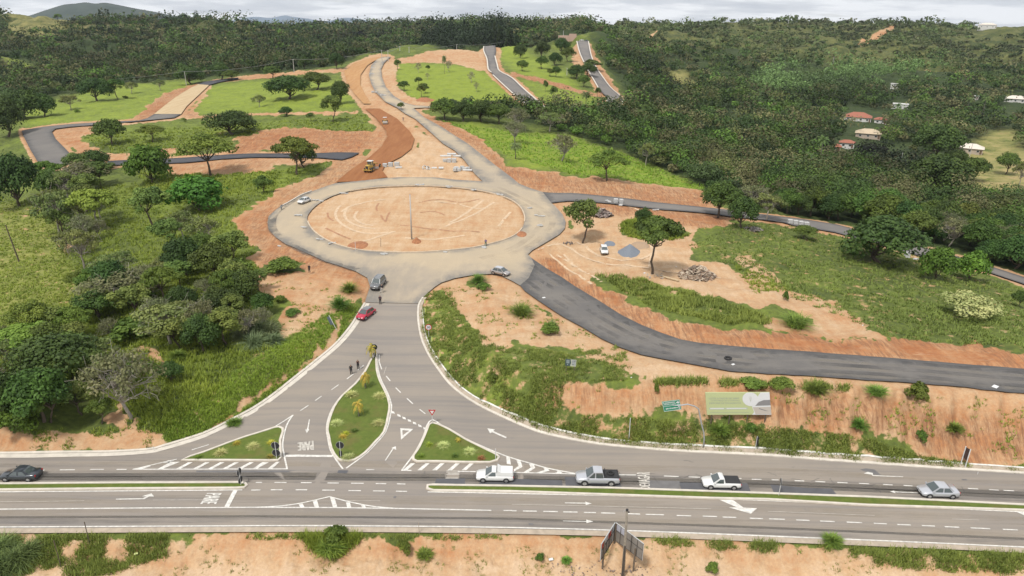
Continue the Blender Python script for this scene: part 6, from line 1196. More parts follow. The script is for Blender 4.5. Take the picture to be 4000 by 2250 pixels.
for tx, a0, a1, c0, c1, b_ in (('LOTES A PARTIR DE 540M²', .05, .52, .70, .775, .03), ('COM PREÇOS E FORMAS', .075, .52, .595, .675, .03), ('ESPECIAIS DE PAGAMENTO', .05, .54, .49, .565, .03)): quad_text('lettering', tx, subq(Q, a0, a1, c0, c1), BT, t, .008, b_)
onq(Q, n_, [(.04, .24), (.64, .245), (.64, .33), (.04, .325)], mat('banner_grey', (.40, .45, .33), .7), 'banner', t, .007); onq(Q, n_, [(.055, .265), (.27, .265), (.27, .31), (.055, .31)], WH, 'banner_line', t, .012); onq(Q, n_, [(.31, .265), (.62, .27), (.62, .31), (.31, .31)], WH, 'banner_line', t, .012); onq(Q, n_, [(.05, .095), (.66, .10), (.66, .12), (.05, .115)], BT, 'small_print', t, .008)
for a in (.08, .36, .64, .92):
    p = bil(Q, a, 0)-n_*.14; gz = float(samp(TZf, [p[0]+t.location.x], [p[1]+t.location.y])[0])-t.location.z-.2; MB().box(-.06, .06, -.06, .06, min(gz, p[2]-.5), p[2]+1.8, Matrix.Translation((p[0], p[1], 0))).build('post', BARK, t)
# green direction sign on a bent pole
GRN = mat('sign_green', (.012, .20, .11), .5); P = ground_at(1769.6, 1127); Yg = P[1]-.1
t, Q, n_ = board('direction_sign', 'green direction sign hanging from a bent steel pole', 'road sign', [(1664.6, 1010.5), (1709.5, 1005), (1714.5, 1030), (1670, 1036)], [Yg-1.2, Yg-.9, Yg-.9, Yg-1.2], GRN, .04)
base = np.array(t.location)
for a0, a1, c0, c1 in ((.02, .98, .95, .985), (.02, .98, .015, .05), (.02, .035, .015, .985), (.965, .98, .015, .985), (.02, .98, .485, .515)): onq(Q, n_, [(a0, c0), (a1, c0), (a1, c1), (a0, c1)], WH, 'border', t, .006)
for tx, a0, a1, c0, c1 in (('Loteamento', .07, .72, .76, .92), ('Novo Lagos', .09, .74, .57, .73), ('Jaboticatubas', .13, .80, .15, .35)): quad_text('lettering', tx, subq(Q, a0, a1, c0, c1), WH, t, .008, .02)
onq(Q, n_, [(.78, .69), (.86, .69), (.86, .58), (.95, .75), (.86, .92), (.86, .80), (.78, .80)], WH, 'arrow', t, .008); onq(Q, n_, [(.865, .10), (.905, .10), (.905, .30), (.945, .30), (.885, .45), (.825, .30), (.865, .30)], WH, 'arrow', t, .008)
pth = [P-[0, 0, .3]]+[at_y(1648.6+zx*.125, 972.4+zy*.125, Y) for zx, zy, Y in ((983, 1050, Yg), (973, 920, Yg), (930, 760, Yg), (870, 450, Yg-.1), (790, 395, Yg-.3), (650, 355, Yg-.7), (525, 375, Yg-.9))]; pth.append(base+(Q[1]+Q[2])/2*.6+(Q[0]+Q[3])/2*.4-n_*.06)
MB().tube([p-base for p in pth], .085, 8).build('pole', GALV, t, smooth=True)
# small estate board in the weeds
Ys = ground_at(1436, 935)[1]
t, Q, n_ = board('estate_board', 'small dark and white picture board in the weeds above the bank', 'sign', [(1422.6, 903), (1450, 905.5), (1448.5, 922.5), (1421.5, 919.5)], [Ys]*4, mat('board_slate', (.055, .085, .085), .6), .05)
onq(Q, n_, [(.50, 0), (1, -.0), (1, 1), (.47, 1), (.55, .5), (.46, .08)], mat('board_cream', (.45, .47, .36), .6), 'picture', t, .006); onq(Q, n_, [(.60, .16), (.96, .16), (.96, .95), (.56, .95), (.62, .5)], mat('picture_mottled', (.28, .30, .30), .8, noise=.6, nscale=6), 'photo', t, .009)
for c in (.82, .72, .62, .50, .42): onq(Q, n_, [(.10+.02*math.sin(c*30), c), (.38, c), (.38, c+.045), (.10, c+.045)], mat('board_line', (.42, .48, .48), .6), 'text_line', t, .008)
onq(Q, n_, [(.215+.035*math.cos(a), .22+.07*math.sin(a)) for a in np.linspace(0, 6.283, 13)[:-1]], mat('board_line', (.42, .48, .48)), 'emblem', t, .009)
for a in (.12, .88): p = bil(Q, a, 0); MB().box(-.05, .05, -.05, .05, -1.3, 0, Matrix.Translation(p-n_*.08)).build('post', BARK, t)
# double hoarding and utility pole in the foreground
HB = mat('hoarding_back', (.20, .185, .165), .8, noise=.15, nscale=1); HW = mat('hoarding_face', (.45, .46, .46), .6); DW = mat('dark_timber', (.05, .042, .035), .8)
Ya = 58.6; root = at_y(1544, 1358, Ya); t = thing('double_hoarding', 'V-shaped pair of advertising hoardings seen from behind in the foreground', 'billboard', tuple(root))
Zg = lambda zx, zy: (1442.6+zx*.1288, 1262.2+zy*.1288)
def hoard(q4, Ys):
    Wc = [at_y(*Zg(*p), Y)-root for p, Y in zip(q4, Ys)]; n_ = np.cross(Wc[2]-Wc[3], Wc[0]-Wc[3]); n_ /= np.linalg.norm(n_); 
    if n_[1] > 0: n_ = -n_
    return Wc, n_
QL, nL = hoard([(545, 828), (812, 408), (782, 745), (525, 1150)], [55.4, Ya, Ya, 55.4]); QR, nR = hoard([(832, 408), (1372, 818), (1338, 1145), (800, 745)], [Ya, 54.9, 54.9, Ya])
for Q_, n_ in ((QL, nL), (QR, nR)):
    F_ = [q-n_*.06 for q in Q_]; o = MB().add(list(Q_)+F_, [[3, 2, 1, 0], [4, 5, 6, 7], [0, 1, 5, 4], [1, 2, 6, 5], [2, 3, 7, 6], [3, 0, 4, 7]]).build('panel', HB, t); fm = MB()
    for a in (0, .2, .4, .6, .8, 1): fm.tube([bil(Q_, a, 0)+n_*.03, bil(Q_, a, 1)+n_*.03], .03, 4)
    for c in (.02, .6): fm.tube([bil(Q_, 0, c)+n_*.03, bil(Q_, 1, c)+n_*.03], .03, 4)
    fm.build('frame', DW, o); MB().tube([bil(Q_, 0, 1), bil(Q_, 1, 1)], .045, 5).tube([bil(Q_, 0 if Q_ is QL else 1, 0), bil(Q_, 0 if Q_ is QL else 1, 1)], .045, 5).build('edge_trim', HW, o)
for a0, a1 in ((.03, .19), (.21, .34)): onq(QR, nR, [(a0, .63), (a1, .63), (a1, .95), (a0, .95)], mat('poster_pale', (.36, .37, .42), .7), 'poster', t, .012)
for a0, a1 in ((.05, .26), (.52, .74)): onq(QL, nL, [(a0, .60), (a1, .60), (a1, .93), (a0, .93)], mat('poster_red', (.40, .06, .04), .6), 'poster', t, .012)
onq(QL, nL, [(.76, .02), (.98, .02), (.98, .98), (.76, .98)], HW, 'poster', t, .011); onq(QL, nL, [(.28, .66), (.50, .66), (.50, .96), (.28, .96)], HW, 'poster', t, .011)
for a, Q_, top in ((.0, QR, 1.0), (.74, QR, .42), (.22, QL, .98)):
    p = bil(Q_, a, top)+np.array([0, -.12, 0]); g = float(samp(Sfull, [p[0]+root[0]], [p[1]+root[1]])[0])-root[2]-.3; MB().tube([(p[0], p[1], g), tuple(p)], .10, 8).build('post', mat('weathered_timber', (.12, .095, .07), .9, noise=.2, nscale=5), t)
Pp = np.array(at_z(1566, 1470, -2.6)); tp = at_y(1577.5, 1284, Pp[1]); t = thing('utility_pole', 'weathered utility pole in the foreground crossing the hoardings', 'utility pole', tuple(Pp)); hh_ = tp-Pp
MB().tube([(0, 0, -1), tuple(hh_)], [.20, .11], 10).build('pole', mat('pole_timber', (.19, .165, .13), .9, noise=.25, nscale=4, bump=.3), t, smooth=True); MB().cyl(tuple(hh_+[0, 0, .05]), (0, 0, 1), .13, .18, 8).box(hh_[0]-.05, hh_[0]+.25, hh_[1]-.05, hh_[1]+.05, hh_[2]-.25, hh_[2]-.15).build('insulator', SGN, t)
MB().tube([hh_+[0, 0, -.1], hh_+[-.25, 0, .05], hh_+[-.35, 0, -.2]], .02, 4).build('bracket', GALV, t); MB().tube([(-.16, -.22, -.5), (-.16, -.22, 5.2)], .09, 8).build('stay', DW, t)
# utility poles and lamp standard
cm = mat('concrete_pole', (.40, .39, .37), .8)
P, h = vert(1036, 604, 490); t = thing('lamp_standard', 'tall bare concrete pole standing inside the roundabout', 'pole', tuple(P)); MB().tube([(0, 0, -.3), (0, 0, h)], [.19, .11], 10).build('pole', cm, t, smooth=True); MB().cyl((0, 0, h+.04), (0, 0, 1), .13, .1, 10).build('cap', GALV, t)
ptops = []
for px, py, pt, lb in ((740.5, 185, 149, 'concrete utility pole on the crest in front of the dark hill'), (469, 213, 180, 'pale utility pole beside the top of the ridge road'), (961.5, 160, 126, 'tall utility pole at the crest of the main road'), (977, 156, 126, 'slender utility pole right of the one at the crest'), (1006.5, 137, 116, 'utility pole behind the crest of the main road'), (1029.5, 138, 118, 'utility pole at the end of the crest wires'),
    (1149, 126, 112, 'utility pole before the pine stand'), (108, 217, 208, 'far small pole in the left wood'), (1518, 83, 62, 'tall pole above the far wood right of the steep road'), (1417, 90, 77, 'pole above the pink walls'), (2263, 420, 384, 'leaning white pole in the right wood'), (2033, 421, 404, 'T-topped pole in the right wood'), (48, 657, 566, 'leaning weathered pole in the dry left field'), (1426, 189, 171, 'pole left of the steep road'), (2095, 160, 143, 'pole on the far right hillside'), (1982, 66, 48, 'pole on the far skyline'), (2437, 400, 361, 'pole beside the cream-roofed house')):
    P, h = vert(px, py, pt); t = thing('utility_pole', lb, 'utility pole', tuple(P)); d = proj(*P)[2]; r_ = max(.13, d*.00042); MB().tube([(0, 0, -.3), (0, 0, h)], [r_*1.2, r_*.8], 8).build('pole', BARK if px < 60 else cm, t)
    if py < 200: MB().box(-.9, .9, -.06, .06, h-.25, h-.1).build('crossarm', cm, t)
    if px == 48: t.rotation_euler = (0, -.1, 0)
    ptops.append(((px, pt), P+[0, 0, h]))
PT = dict(ptops); far = at_d(100, 214, 560)+np.array([0, 0, 3])
def wire(pts_, lb, r, sag):
    B_ = MB()
    for a, b_ in zip(pts_, pts_[1:]): a = np.array(a); b_ = np.array(b_); B_.tube([a+(b_-a)*q-np.array([0, 0, sag*4*q*(1-q)]) for q in np.linspace(0, 1, 13)], r, 3, False)
    tag(B_.build('power_line', mat('wire', (.16, .165, .16), .5)), lb, 'power line')
wire([far, PT[(469, 180)], PT[(740.5, 149)], PT[(961.5, 126)], PT[(1006.5, 116)], PT[(1149, 112)], at_d(1290, 100, 700)], 'power line strung along the crest poles', .10, 2.2)
for ya, yb, lb in ((556, 544, 'upper thin wire crossing the left field'), (573, 553, 'lower thin wire crossing the left field')): wire([at_d(-60, ya+16, 190), at_d(600, yb, 195)], lb, .02, 1.0)
# feather flags
for px, py, hp, lb in ((1067, 768, 18, 'yellow-green flag at the top of the right kerb'), (1068, 792, 18, 'second yellow-green flag down the right kerb'), (1085, 866, 20, 'yellow-green flag on the grass beside the speed sign'), (1105, 905, 22, 'lowest yellow-green flag on the right bank')):
    P = ground_at(px, py); d = proj(*P)[2]; h = hp*d/FPX; t = thing('flag', lb, 'flag', tuple(P)); MB().tube([(0, 0, 0), (0, 0, h)], .018, 5).build('pole', POST, t); MB().add([(.02, 0, h*.25), (.28, .03, h*.35), (.32, -.02, h*.8), (.05, 0, h), (.02, .015, h*.25), (.28, .045, h*.35), (.32, -.005, h*.8), (.05, .015, h)], [[0, 1, 2, 3], [7, 6, 5, 4], [1, 5, 6, 2], [2, 6, 7, 3]]).build('banner', mat('flag_lime', (.45, .50, .12), .7), t)
# ================================================================ building-site things
KST = mat('kerbstone', (.43, .43, .42), .8, noise=.12, nscale=3)
def kerb_pile(px, py, n, lb, spread=1.0, layers=1, ln=.9):
    P = at(px, py); P[2] += roff(P[0], P[1]); t = thing('kerbstone_pile', lb, 'kerbstones', tuple(P), RNG.random()*.6-.3)
    for i in range(n):
        M_ = Matrix.Translation((RNG.normal()*.55*spread, RNG.normal()*.35*spread, .13*(i % (layers+1))+.0)) @ Matrix.Rotation(RNG.normal()*.35, 4, 'Z'); MB().box(-ln/2, ln/2, -.15, .15, 0, .22, M_).build('kerbstone', KST, t, bevel=.02, seg=1)
for x, y, n, lb in ((1058, 467, 7, 'heap of kerbstones at the top centre of the roundabout kerb'), (1131, 472, 5, 'kerbstones right of the top-centre heap on the roundabout'), (1196, 480, 6, 'third kerbstone heap along the roundabout top'), (1257, 492, 6, 'kerbstone heap at the upper right of the roundabout'), (1335, 524, 3, 'kerbstones on the right of the roundabout near its shoulder'), (1359, 545, 3, 'upper of two kerbstones in the right lane of the roundabout'), (1358, 570, 3, 'lower of two kerbstones in the right lane of the roundabout'),
    (868, 488, 4, 'kerbstones at the upper left of the roundabout kerb'), (803, 507, 4, 'greyish kerbstones beside the white hatchback'), (752, 544, 7, 'fanned kerbstones on the left lane of the roundabout'), (766, 574, 2, 'pair of kerbstones at the left roundabout kerb'), (806, 603, 2, 'kerbstones left of the lower roundabout kerb'), (834, 615, 2, 'flat kerbstone right of its neighbour at the lower left kerb'), (964, 642, 3, 'kerbstones below the roundabout kerb on the entry side'), (1219, 626, 3, 'kerbstones at the feet of the walker on the kerb'), (700, 620, 1, 'single pale slab on the left edge of the roundabout'), (1119, 637, 1, 'single kerbstone near the lower kerb')):
    kerb_pile(x, y, n, lb)
PIPE = mat('concrete_pipe', (.48, .48, .47), .85, noise=.1, nscale=2)
def pipe_obj(t, loc, r, L, ax, name='pipe'):
    a = Vector(ax).normalized(); B_ = MB(); n = 18; b = a.cross(Vector((0, 0, 1))) if abs(a.z) < .9 else Vector((1, 0, 0)); b.normalize(); c = a.cross(b); V = []
    for s in (-1, 1):
        for rr in (r, r*.82):
            for k in range(n): q = 2*math.pi*k/n; V.append(Vector(loc)+a*s*L/2+(b*math.cos(q)+c*math.sin(q))*rr)
    F = []
    for k in range(n):
        j = (k+1) % n; F += [[k, j, 2*n+j, 2*n+k], [n+j, n+k, 3*n+k, 3*n+j], [j, k, n+k, n+j], [2*n+k, 2*n+j, 3*n+j, 3*n+k]]
    return B_.add(V, F).build(name, PIPE, t)
def crates(px, py, lst, lb, name='kerbstone_stack'):
    P = at(px, py); t = thing(name, lb, 'kerbstones', tuple(P), 0)
    for x, y, w_, d_, h_ in [tuple(v*.85 for v in q) for q in lst]:
        n = max(2, int(h_/.22))
        for k in range(n): MB().box(-w_/2+RNG.normal()*.02, w_/2+RNG.normal()*.02, -d_/2, d_/2, k*h_/n, (k+1)*h_/n-.015, Matrix.Translation((x, y, 0)) @ Matrix.Rotation(RNG.normal()*.05, 4, 'Z')).build('layer', KST, t, bevel=.015, seg=1)
    return t
crates(986, 420, [(-2.6, 0, 1.5, 1.3, 1.25), (-.6, .8, 1.6, 1.3, 1.5), (1.6, 1.8, 1.8, 1.4, 1.5)], 'stacks of kerbstones beside the yellow grader')
P = at(1003, 424); t = thing('concrete_pipe', 'pipe lying in front of the stacks by the grader', 'pipe', tuple(P)); pipe_obj(t, (0, 0, .32), .32, 2.0, (1, .25, 0))
P = at(1081, 426); t = thing('drain_ring', 'tilted concrete rings and pipes on the sand between the roads', 'concrete ring', tuple(P)); pipe_obj(t, (-1.6, 0, .5), .75, .5, (.6, -.6, .5), 'ring'); pipe_obj(t, (-.4, -.2, .4), .72, .45, (.7, -.3, .7), 'ring'); pipe_obj(t, (1.4, .3, .35), .35, 1.6, (1, .1, 0)); pipe_obj(t, (3.6, .2, .4), .4, 1.5, (1, 0, 0))
crates(1133, 408, [(-.4, 0, 1.5, 1.8, 1.5), (1.5, -.3, 1.6, 1.6, 1.6), (-2.2, 1.2, 1.6, 1.2, 1.0)], 'upper kerbstone stacks by the main road wedge'); P = at(1136, 396); t = thing('concrete_pipe', 'long concrete pipes behind the upper kerbstone stacks', 'pipe', tuple(P)); pipe_obj(t, (-2, 0, .4), .4, 3.6, (1, .1, 0)); pipe_obj(t, (1.8, .4, .4), .4, 2.6, (1, -.1, 0)); pipe_obj(t, (0, .5, 1.05), .38, 3.0, (1, 0, 0))
crates(1158, 430, [(-2, 0, 1.3, 1.2, 1.1), (-.5, -.1, 1.4, 1.2, 1.1), (1.5, .2, 1.5, 1.2, 1.2), (-1.6, 1.8, 1.6, 1.2, 1.2), (.6, 2.0, 1.6, 1.2, 1.4), (2.6, 1.5, 1.5, 1.2, 1.2)], 'lower kerbstone stacks at the wedge of the main road'); P = at(1176, 431); t = thing('concrete_pipe', 'white pipe at the foot of the lower kerbstone stacks', 'pipe', tuple(P)); pipe_obj(t, (0, 0, .35), .35, 2.8, (1, 0, 0))
crates(1551, 510, [(-.3, 0, 1.3, 1.2, 1.3), (1.4, -.1, 1.2, 1.2, 1.2)], 'two round-topped kerbstone stacks on the access road'); kerb_pile(1532, 508, 4, 'kerbstones lying left of the access road stacks'); kerb_pile(1560, 518, 3, 'kerbstones lying below the access road stacks'); kerb_pile(1650, 530, 3, 'flat kerbstones farther along the access road')
for k in range(4): crates(1987+k*13.5, 562+k*2.2, [(0, 0, 1.35, 1.2, 1.25)], ('first (left) white kerbstone stack of the row on the access road', 'second white kerbstone stack of the row on the access road', 'third white kerbstone stack of the row on the access road', 'fourth (right) white kerbstone stack of the row on the access road')[k])
crates(2281, 645, [(0, 0, 1.3, 1.1, 1.2)], 'white stack half hidden by the great tree'); kerb_pile(2300, 653, 4, 'low white stones right of the half hidden stack')
for x, y, lb in ((936, 172, 'kerbstone stack at the left edge of the upper main road'), (933, 187, 'kerbstone stack lower on the left edge of the upper main road'), (938, 233, 'kerbstones beside the sand at the main road bend'), (960, 241, 'white stones on the left of the main road below the bend')): crates(x, y, [(0, 0, 1.6, 1.4, 1.0), (2, -.4, 1.5, 1.2, .7)], lb)
# heaps
def heap(name, px, py, rx, ry, h, m, lb, cat, seed=1, peaks=((0, 0, 1),)):
    P = at(px, py); n = 26; V = []; F = []
    for j in range(n+1):
        for i in range(n+1):
            x = (i/n*2-1)*1.15; y = (j/n*2-1)*1.15; z = max(0, max(a*(1-math.hypot(x-cx_, y-cy_)**1.0) for cx_, cy_, a in peaks)); z = z*h*(1+.15*(fbm(np.array([x*3.]), np.array([y*3.]), seed)[0]-.5)); X, Y = P[0]+x*rx, P[1]+y*ry
            V.append((x*rx, y*ry, float(samp(Sfull, [X], [Y])[0])-P[2]+z-(.12 if z < .04 else -.02)))
    for j in range(n):
        for i in range(n): a = j*(n+1)+i; F.append([a, a+1, a+n+2, a+n+1])
    o = MB().add(V, F).build(name, m, smooth=True); o.location = P; return tag(o, lb, cat)
heap('gravel_heap', 1582, 634, 2.4, 2.9, 1.8, mat('blue_gravel', (.155, .175, .205), .9, noise=.15, nscale=8, bump=.5), 'heap of blue-grey gravel beside the parked white car', 'gravel heap', 3)
heap('gravel_heap', 1534, 612, 1.6, 2.2, .18, mat('blue_gravel', (.155, .175, .205)), 'thin spill of grey gravel right of the parked white car', 'gravel heap', 4); heap('sand_heap', 1610, 618, 2.2, 3.0, .5, mat('brown_sand', (.33, .23, .15), .95, noise=.1, bump=.3), 'low brown sand heap behind the gravel heap', 'sand heap', 5)
EARTH = mat('red_earth_heap', (.30, .13, .06), .95, noise=.25, nscale=2, bump=.6); heap('earth_heap', 1048, 609, 1.1, 1.1, 1.1, EARTH, 'red earth heap at the foot of the concrete pole', 'earth heap', 6); heap('earth_heap', 900, 618, 2.4, 3.0, .6, EARTH, 'red earth heap at the lower left of the roundabout', 'earth heap', 7)
heap('earth_heap', 1312, 590, 1.4, 2.4, .7, EARTH, 'red earth heap at the right kerb of the roundabout', 'earth heap', 8); heap('earth_heap', 1070, 252, 5, 6, 1.6, EARTH, 'red earth mound beside the upper main road', 'earth heap', 9)
def debris(name, px, py, R, h, n, cols, lb, cat, sl=(.5, .9), flat=.12):
    P = at(px, py); B_ = [MB() for _ in cols]
    for i in range(n):
        q = math.sqrt(RNG.random()); a = RNG.random()*6.283; x, y = R*q*math.cos(a), R*.8*q*math.sin(a); z = h*(1-q)*RNG.random()**.3+.05; s = sl[0]+(sl[1]-sl[0])*RNG.random()
        M_ = Matrix.Translation((x, y, z)) @ Matrix.Rotation(RNG.random()*6.28, 4, 'Z') @ Matrix.Rotation(RNG.normal()*.55, 4, 'X') @ Matrix.Rotation(RNG.normal()*.5, 4, 'Y'); B_[i % len(cols)].box(-s/2, s/2, -s*.35, s*.35, -flat/2, flat/2, M_, taper=.03)
    t = thing(name, lb, cat, tuple(P))
    for b_, c in zip(B_, cols): tag(b_.build('rubble', mat('rubble_%d' % int(c[0]*1000), c, .9, noise=.25, nscale=4), t), kind='stuff')
debris('rubble_heap', 1752, 694, 3.5, 2.3, 420, ((.32, .25, .18), (.25, .17, .12), (.42, .35, .27), (.16, .12, .09)), 'big heap of broken slabs and timber in the sandy yard', 'rubble heap', (.4, 1.1)); debris('rubble_heap', 1515, 540, 2.6, 1.6, 160, ((.22, .17, .15), (.36, .31, .28), (.12, .10, .09)), 'heap of sticks and scrap behind the slender roundabout tree', 'rubble heap', (.5, 1.3), .08)
debris('rubble_heap', 1893, 577, 2.4, .5, 70, ((.3, .27, .24), (.2, .17, .15)), 'scattered rubble by the dark compact tree', 'rubble heap'); debris('stone_scatter', 1655, 694, 2.4, .1, 26, ((.40, .33, .25), (.3, .22, .16)), 'loose stones round the foot of the umbrella tree', 'stones', (.15, .5)); debris('stone_scatter', 1545, 1422, 5.0, .05, 260, ((.16, .13, .13), (.24, .18, .15)), 'dark stones strewn on the sand below the hoardings', 'stones', (.08, .26), .08)
debris('stone_scatter', 1435, 1415, 2.6, .05, 60, ((.14, .12, .12), (.24, .18, .15)), 'dark pebbles and twigs left of the hoardings', 'stones', (.06, .2), .05); debris('stone_scatter', 1432, 612, 1.3, .1, 16, ((.13, .11, .1),), 'dark scrap at the yard entrance', 'stones', (.2, .5))
A = at(1667, 697); B_ = at(1707, 708); t = MB().tube([A+[0, 0, .15], B_+[0, 0, .15]], .17, 9).build('log', mat('peeled_log', (.45, .35, .22), .8, noise=.12)); tag(t, 'peeled straight log lying left of the rubble heap', 'log')
for x, y, s, lb in ((1701, 672, .25, 'white scrap near the umbrella tree'), (2170, 820, .3, 'white scrap at the meadow edge in the track'), (1588, 951, .22, 'white ball-like scrap above the bank'), (1386, 1408, .5, 'white sheet of litter on the foreground sand'), (1745, 1410, .35, 'white litter on the foreground sand at right'), (1364, 1398, .3, 'white litter on the foreground bank'), (1621, 688, .5, 'white bag left of the umbrella tree'), (343, 1394, .4, 'yellow-green litter on the foreground bank'), (1844, 918, .5, 'grey slab on the edge of the side road'), (2503, 974, .9, 'pale slab at the right end of the side road'), (1368, 750, .6, 'pale plate lying on the side road')):
    P = at(x, y); o = MB().box(-s/2, s/2, -s*.35, s*.35, 0, .06, Matrix.Rotation(RNG.random(), 4, 'Z'), taper=.03).build('litter', mat('litter_white', (.6, .6, .6), .7) if 'yellow' not in lb else mat('litter_yellow', (.45, .5, .2), .7), bevel=.015); o.location = P+[0, 0, roff(P[0], P[1])]; tag(o, lb, 'litter')
P = at(1831, 904); o = MB().tube([(.42*math.cos(a), .42*math.sin(a), .14) for a in np.linspace(0, 6.283, 19)], .15, 7, False).build('loose_tyre', TYRE, smooth=True); o.location = P+[0, 0, .06]; tag(o, 'old tyre lying on the side road', 'tyre')
# ================================================================ houses
WALLW = mat('white_wall', (.55, .54, .52), .85, noise=.06); WALLT = mat('tan_wall', (.40, .33, .27), .9, noise=.1); TILE = mat('red_tile', (.29, .105, .065), .8, noise=.15, nscale=3); TILET = mat('tan_tile', (.46, .37, .26), .85, noise=.15, nscale=3); CREAM = mat('cream_roof', (.58, .52, .45), .8, noise=.06); DARKW = mat('window_dark', (.04, .045, .05), .2)
def house(name, label, x0, x1, yroof, yeave, ybase, roofm, wallm, flat=False, depth=1.0, d=None, nwin=3, group=None, cat='house'):
    """pixel extents of the front: roof ridge row, eave row, wall foot row"""
    xm = (x0+x1)/2; P = at(xm, ybase) if d is None else at_d(xm, ybase, d); dd = proj(*P)[2]; W_ = (x1-x0)*dd/FPX; el = math.atan2(CAMZ-P[2], math.hypot(P[0], P[1])); hw_ = max(2.4, (ybase-yeave)*dd/FPX/math.cos(el)*.9); D_ = W_*.7*depth
    t = thing(name, label, cat, tuple(P), math.atan2(P[0], -P[1])*0+(-math.atan2(P[0], P[1]))); wl = MB().box(-W_/2+.4, W_/2-.4, 0, D_, -4, hw_).build('wall', wallm, t)
    for i in range(nwin):
        x = -W_/2+W_*(i+.7)/(nwin+.4); f_ = MB().box(x-.7, x+.7, -.05, 0.03, .9, 2.1).build('window', WALLW, t); MB().box(x-.6, x+.6, -.07, -.045, 1.0, 2.0).build('pane', DARKW, f_)
    x = W_/2-1.3; MB().box(x-.5, x+.5, -.05, .03, 0, 2.1).build('door', mat('door_brown', (.12, .07, .04), .6), t)
    if flat: MB().box(-W_/2, W_/2, -.3, D_+.3, hw_, hw_+.35).build('roof', roofm, t)
    else:
        rh = max(1.2, min((yeave-yroof)*dd/FPX*.75, W_*.16)); o = .6; V = [(-W_/2-o*.3, -o, hw_-.1), (W_/2+o*.3, -o, hw_-.1), (W_/2+o*.3, D_+o, hw_-.1), (-W_/2-o*.3, D_+o, hw_-.1), (-W_/2+D_*.45, D_/2, hw_+rh), (W_/2-D_*.45, D_/2, hw_+rh)]; MB().add(V, [[0, 1, 5, 4], [1, 2, 5], [2, 3, 4, 5], [3, 0, 4], [3, 2, 1, 0]]).build('roof', roofm, t)
    return t
house('house', 'large house with a wide red tiled hip roof among palms', 2124, 2188, 278, 294, 306, TILE, WALLW, nwin=4); house('house', 'red-roofed side wing right of the large red roof', 2198, 2228, 289, 300, 312, TILE, WALLW, nwin=2)
house('house', 'house with tan tiled roof below the large red roof', 2152, 2212, 320, 335, 348, TILET, WALLT); house('house', 'small white house with red pyramid roof in the wood', 2110, 2147, 345, 358, 372, TILE, WALLW, nwin=2); house('shed', 'low red-roofed shed left of the small white house', 2092, 2114, 363, 372, 380, TILE, WALLT, nwin=1, cat='shed')
house('house', 'white flat-roofed modern house above the tan roof', 2242, 2281, 259, 262, 276, WALLW, WALLW, flat=True); house('house', 'house with cream roof beside the straw-coloured lawn', 2408, 2467, 359, 372, 386, CREAM, WALLT); house('house', 'pale-roofed house at the right frame edge in the palms', 2528, 2578, 239, 248, 258, CREAM, WALLW); house('shed', 'small white-roofed shed left of the pale-roofed house', 2442, 2460, 243, 246, 250, WALLW, WALLW, flat=True, nwin=1, cat='shed')
house('house', 'white two-storey cube house on the right skyline', 2474, 2513, 39, 40, 54, WALLW, WALLW, flat=True, nwin=4, depth=.7); house('house', 'beige hip-roofed house below the white cube house', 2462, 2503, 56, 62, 70, CREAM, WALLW); house('house', 'white building cut by the right frame edge on the skyline', 2556, 2590, 51, 53, 63, WALLW, WALLW, flat=True, nwin=2)
for x0, x1, y, lb in ((2307, 2328, 183, 'small white roof in the upper part of the eucalypts'), (2357, 2376, 199, 'small white roof by the orange earth patch'), (2240, 2260, 212, 'white sheds under the eucalypt grove'), (2448, 2467, 42, 'pale low building left of the white cube house'), (1515, 1531, 59, 'white roof on the far ridge'), (1168, 1188, 40, 'far building left of the skyline'), (1230, 1244, 40, 'far building on the central skyline')): house('shed', lb, x0, x1, y-2, y, y+6, WALLW, WALLW, flat=True, nwin=1, cat='shed')
for x0, x1, y0, y1, lb in ((1405, 1432, 91, 98, 'long pink brick wall on the hilltop'), (1432, 1450, 87, 96, 'higher pink wall right of the long one on the hilltop')): 
    P = at_d((x0+x1)/2, y1+3, 690); W_ = (x1-x0)*690/FPX; h_ = (y1-y0)*690/FPX+1.5; t = thing('brick_shell', lb, 'building', tuple(P)); MB().box(-W_/2, W_/2, 0, 5, -2, h_).build('wall', mat('pink_brick', (.42, .29, .23), .9, noise=.1), t)
tag(ribbons('wall_fence', ['2460,72 2470,58 2490,53 2530,53 2576,56 2700,60'], .5, -.5, 1.6, WALLW), 'white boundary wall around the skyline house plot', 'wall')
